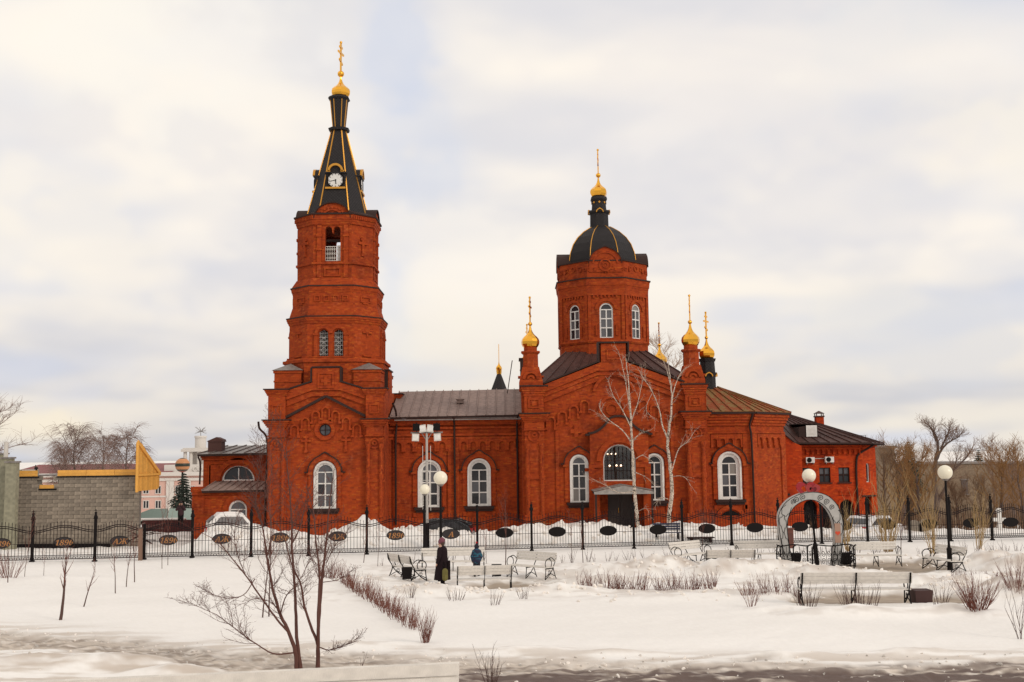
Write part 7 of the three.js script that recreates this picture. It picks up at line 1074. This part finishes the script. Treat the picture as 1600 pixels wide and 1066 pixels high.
{ // green sheds and red wall by the gate
  const z = -84, a = at(222, 803, z), b = at(312, 803, z), s = T('green_shed', 'low shed with green metal roof below the pink building', 'shed', [a.x, -1, z]), g = std(0.10, 0.16, 0.125, 0.5), g2 = std(0.22, 0.30, 0.25, 0.5), yT = at(240, 797, z).y, yB = at(240, 811, z).y, m = at(270, 800, z).x;
  P('roof', slab([a.x - 1, yB, z + 1.5], [m, yB, z + 1.5], [m - 1, yT, z - 2], [a.x, yT, z - 2], 0.1), g, s); P('roof', slab([m + 0.02, yB, z + 1.5], [b.x, yB, z + 1.5], [b.x, yT, z - 2], [m - 0.9, yT, z - 2], 0.1), g2, s); P('wall', box(a.x - 0.6, b.x - 0.2, -1.5, yB - 0.12, z - 2, z + 1), std(0.10, 0.035, 0.03, 0.9), s);
  const w = T('red_wall', 'low dark red wall with snow on top left of the annex', 'wall', [a.x, -1, -74]); const x0 = at(222, 820, -74).x, x1 = at(305, 820, -74).x, t = at(260, 813, -74).y; P('wall_body', box(x0, x1, -1, t, -74.3, -74), std(0.12, 0.03, 0.028, 0.9, { map: wearTex }), w); P('snow_top', new THREE.CapsuleGeometry(0.14, x1 - x0 - 0.4, 4, 8).rotateZ(Math.PI / 2).scale(1, 0.6, 1.3).translate((x0 + x1) / 2 - 0.6, t + 0.06, -74.15), std(0.82, 0.79, 0.76, 0.9), w);
  const q = at(240, 822, -60), wp = T('plank_heap', 'heap of broken boards beside the block building corner', 'plank heap', [q.x, 0, q.z]); reseed(33); for (let i = 0; i < 13; i++) { const x = q.x - 0.5 + rr(-0.7, 0.7), y = 0.3 + rr(0, 1.1); P('plank', bar([x - 0.5, y - rr(-0.3, 0.4), q.z + rr(-0.4, 0.4)], [x + 0.6, y + rr(-0.4, 0.4), q.z + rr(-0.4, 0.4)], 0.14, 0.04), [Mt.pipe, Mt.barkGrey, Mt.bark][i % 3], wp); }
  const po = gr(219, 876), st2 = T('wooden_post', 'weathered wooden post standing at the fence gate', 'post', [po.x, 0, po.z]); P('shaft', [bar([po.x, -0.2, po.z], [po.x - 0.02, 1.5, po.z], 0.16, 0.16)], Mt.twigPale, st2); P('cap', box(po.x - 0.11, po.x + 0.07, 1.5, 1.55, po.z - 0.1, po.z + 0.1), Mt.barkGrey, st2);
}
for (const [x0, x1, yt, z, label, col, win] of [[1425, 1563, 726, -128, 'long beige flat-roofed building behind the bare trees at the right', [0.27, 0.195, 0.13], [[1502, 750, 772]]], [1368, 1398, 700, -125, 'beige building end just right of the parish house', [0.27, 0.20, 0.14], []], [1562, 1660, 725, -140, 'low brown building at the right edge behind trees', [0.22, 0.14, 0.10], []]]) {
  const a = at(x0, yt, z), b2 = at(x1, yt, z), g = T('flat_building', label, 'building', [a.x, -7, z]); P('wall', box(a.x, b2.x, -8, a.y, z - 12, z), std(...col, 0.9, { map: wearTex }), g); P('parapet', box(a.x - 0.2, b2.x + 0.2, a.y + 0.003, a.y + 0.22, z - 12.2, z + 0.2), Mt.roofGrey, g);
  for (const [wx, w0, w1] of win) { const p = at(wx, w0, z), q = at(wx + 11, w1, z), w = G('window', g); P('frame', [box(p.x - 0.1, q.x + 0.1, q.y - 0.1, q.y, z, z + 0.15), box(p.x - 0.1, q.x + 0.1, p.y, p.y + 0.1, z, z + 0.15)], Mt.roofGrey, w); P('pane', box(p.x, q.x, q.y, p.y, z - 0.1, z + 0.05), std(0.08, 0.06, 0.055, 0.4), w); }
}
{ // dark chapel spire with gold onion behind the refectory roof
  const p = at(780, 608, -92), s = T('chapel_spire', 'small dark spire with gold onion behind the refectory roof', 'spire', [p.x, 0, p.z]), Y = (py) => at(780, py, p.z).y, x = p.x, z = p.z;
  P('tower_wall', box(x - 0.7, x + 0.7, -0.6, Y(612), z - 0.7, z + 0.7), Mt.brick, s); P('spire', [oct(x, z, Y(612), 0.72, Y(584), 0.16, 0.42)], Mt.slate, s); P('drum', cyl(x, Y(585), Y(579), z, 0.2, 0.24, 8), Mt.gold, s); P('onion', onion(x, Y(580), z, 0.26, 0.85, 8), Mt.gold, s); P('cross', [bar([x, Y(566), z], [x, Y(538), z], 0.05), bar([x, Y(548), z - 0.25], [x, Y(548), z + 0.25], 0.05)], Mt.gold, s);
}

{ // undergrowth beyond the fence at the right, and broken lumps of snow along the path and banks
  reseed(77); const out = { trunk: [], crown: [] };
  for (let i = 0; i < 1500; i++) { const z = rr(-84, -75), x = rr(19.5, 62) + (z + 75) * -0.2, y = HT(x, z) - 0.1; for (let k = 0; k < 3; k++) { const h = rr(0.8, 2.1), a = rr(0, 6.28), s = rr(0.1, 0.5); limbInto(out.crown, [V(x, y, z), V(x + Math.cos(a) * s * 0.4, y + h * 0.55, z + Math.sin(a) * s * 0.4), V(x + Math.cos(a) * s, y + h, z + Math.sin(a) * s)], [0.017, 0.012, 0.007], 3); } }
  const m = P('undergrowth', fromPos(out.crown), Mt.twigBrown, null); tag(m, 'brown tangle of bare undergrowth beyond the fence at the right', 'undergrowth', null, 'stuff');
  const g = new THREE.IcosahedronGeometry(1, 1), p = g.attributes.position; for (let i = 0; i < p.count; i++) { const q = V(p.getX(i), p.getY(i), p.getZ(i)), f = 0.75 + 0.5 * noise(q.x * 2 + 9, q.y * 2 + 9, Math.round(q.z * 2) + 9); p.setXYZ(i, q.x * f, q.y * f * 0.7, q.z * f); } g.computeVertexNormals();
  const N = 1700, im = new THREE.InstancedMesh(g, std(1, 1, 1, 0.9), N), o = new THREE.Object3D(), cl = new THREE.Color();
  for (let i = 0; i < N; i++) {
    let x, z, s; if (i < 600) { x = rr(-16, 14); const a = pl(pTop, x), b2 = Math.max(pl(pBot, x), -22.8); z = rnd() < 0.45 ? a + rr(-0.7, 0.6) : rnd() < 0.5 ? Math.min(b2, -22.8) + rr(-0.7, 0.3) : rr(a, b2); s = rr(0.01, 0.035) * (rnd() < 0.06 ? 2 : 1); }
    else if (i < 1200) { const md = MOUNDS[Math.floor(rnd() * 22)]; x = md[0] + rr(-1.3, 1.3) * md[3]; z = md[1] + rr(-1.3, 1.3) * md[4]; s = rr(0.02, 0.075); } else { x = rr(-16, 20); z = fenceZ(x) - rr(1, 5); s = rr(0.03, 0.12); }
    o.position.set(x, HT(x, z) + s * 0.2, z); o.rotation.set(rr(0, 6), rr(0, 6), rr(0, 6)); o.scale.set(s * rr(0.8, 1.5), s * rr(0.6, 1.1), s * rr(0.8, 1.4)); o.updateMatrix(); im.setMatrixAt(i, o.matrix);
    const d = i < 600 && rnd() < 0.4 ? rr(0.4, 0.65) : rr(0.7, 0.85); im.setColorAt(i, cl.setRGB(d, d * 0.93, d * 0.86));
  }
  im.name = numbered('snow_lumps'); im.castShadow = im.receiveShadow = true; tag(im, 'broken lumps of snow and ice along the path edges and banks', 'snow lumps', null, 'stuff'); scene.add(im);
}
renderer.render(scene, camera);
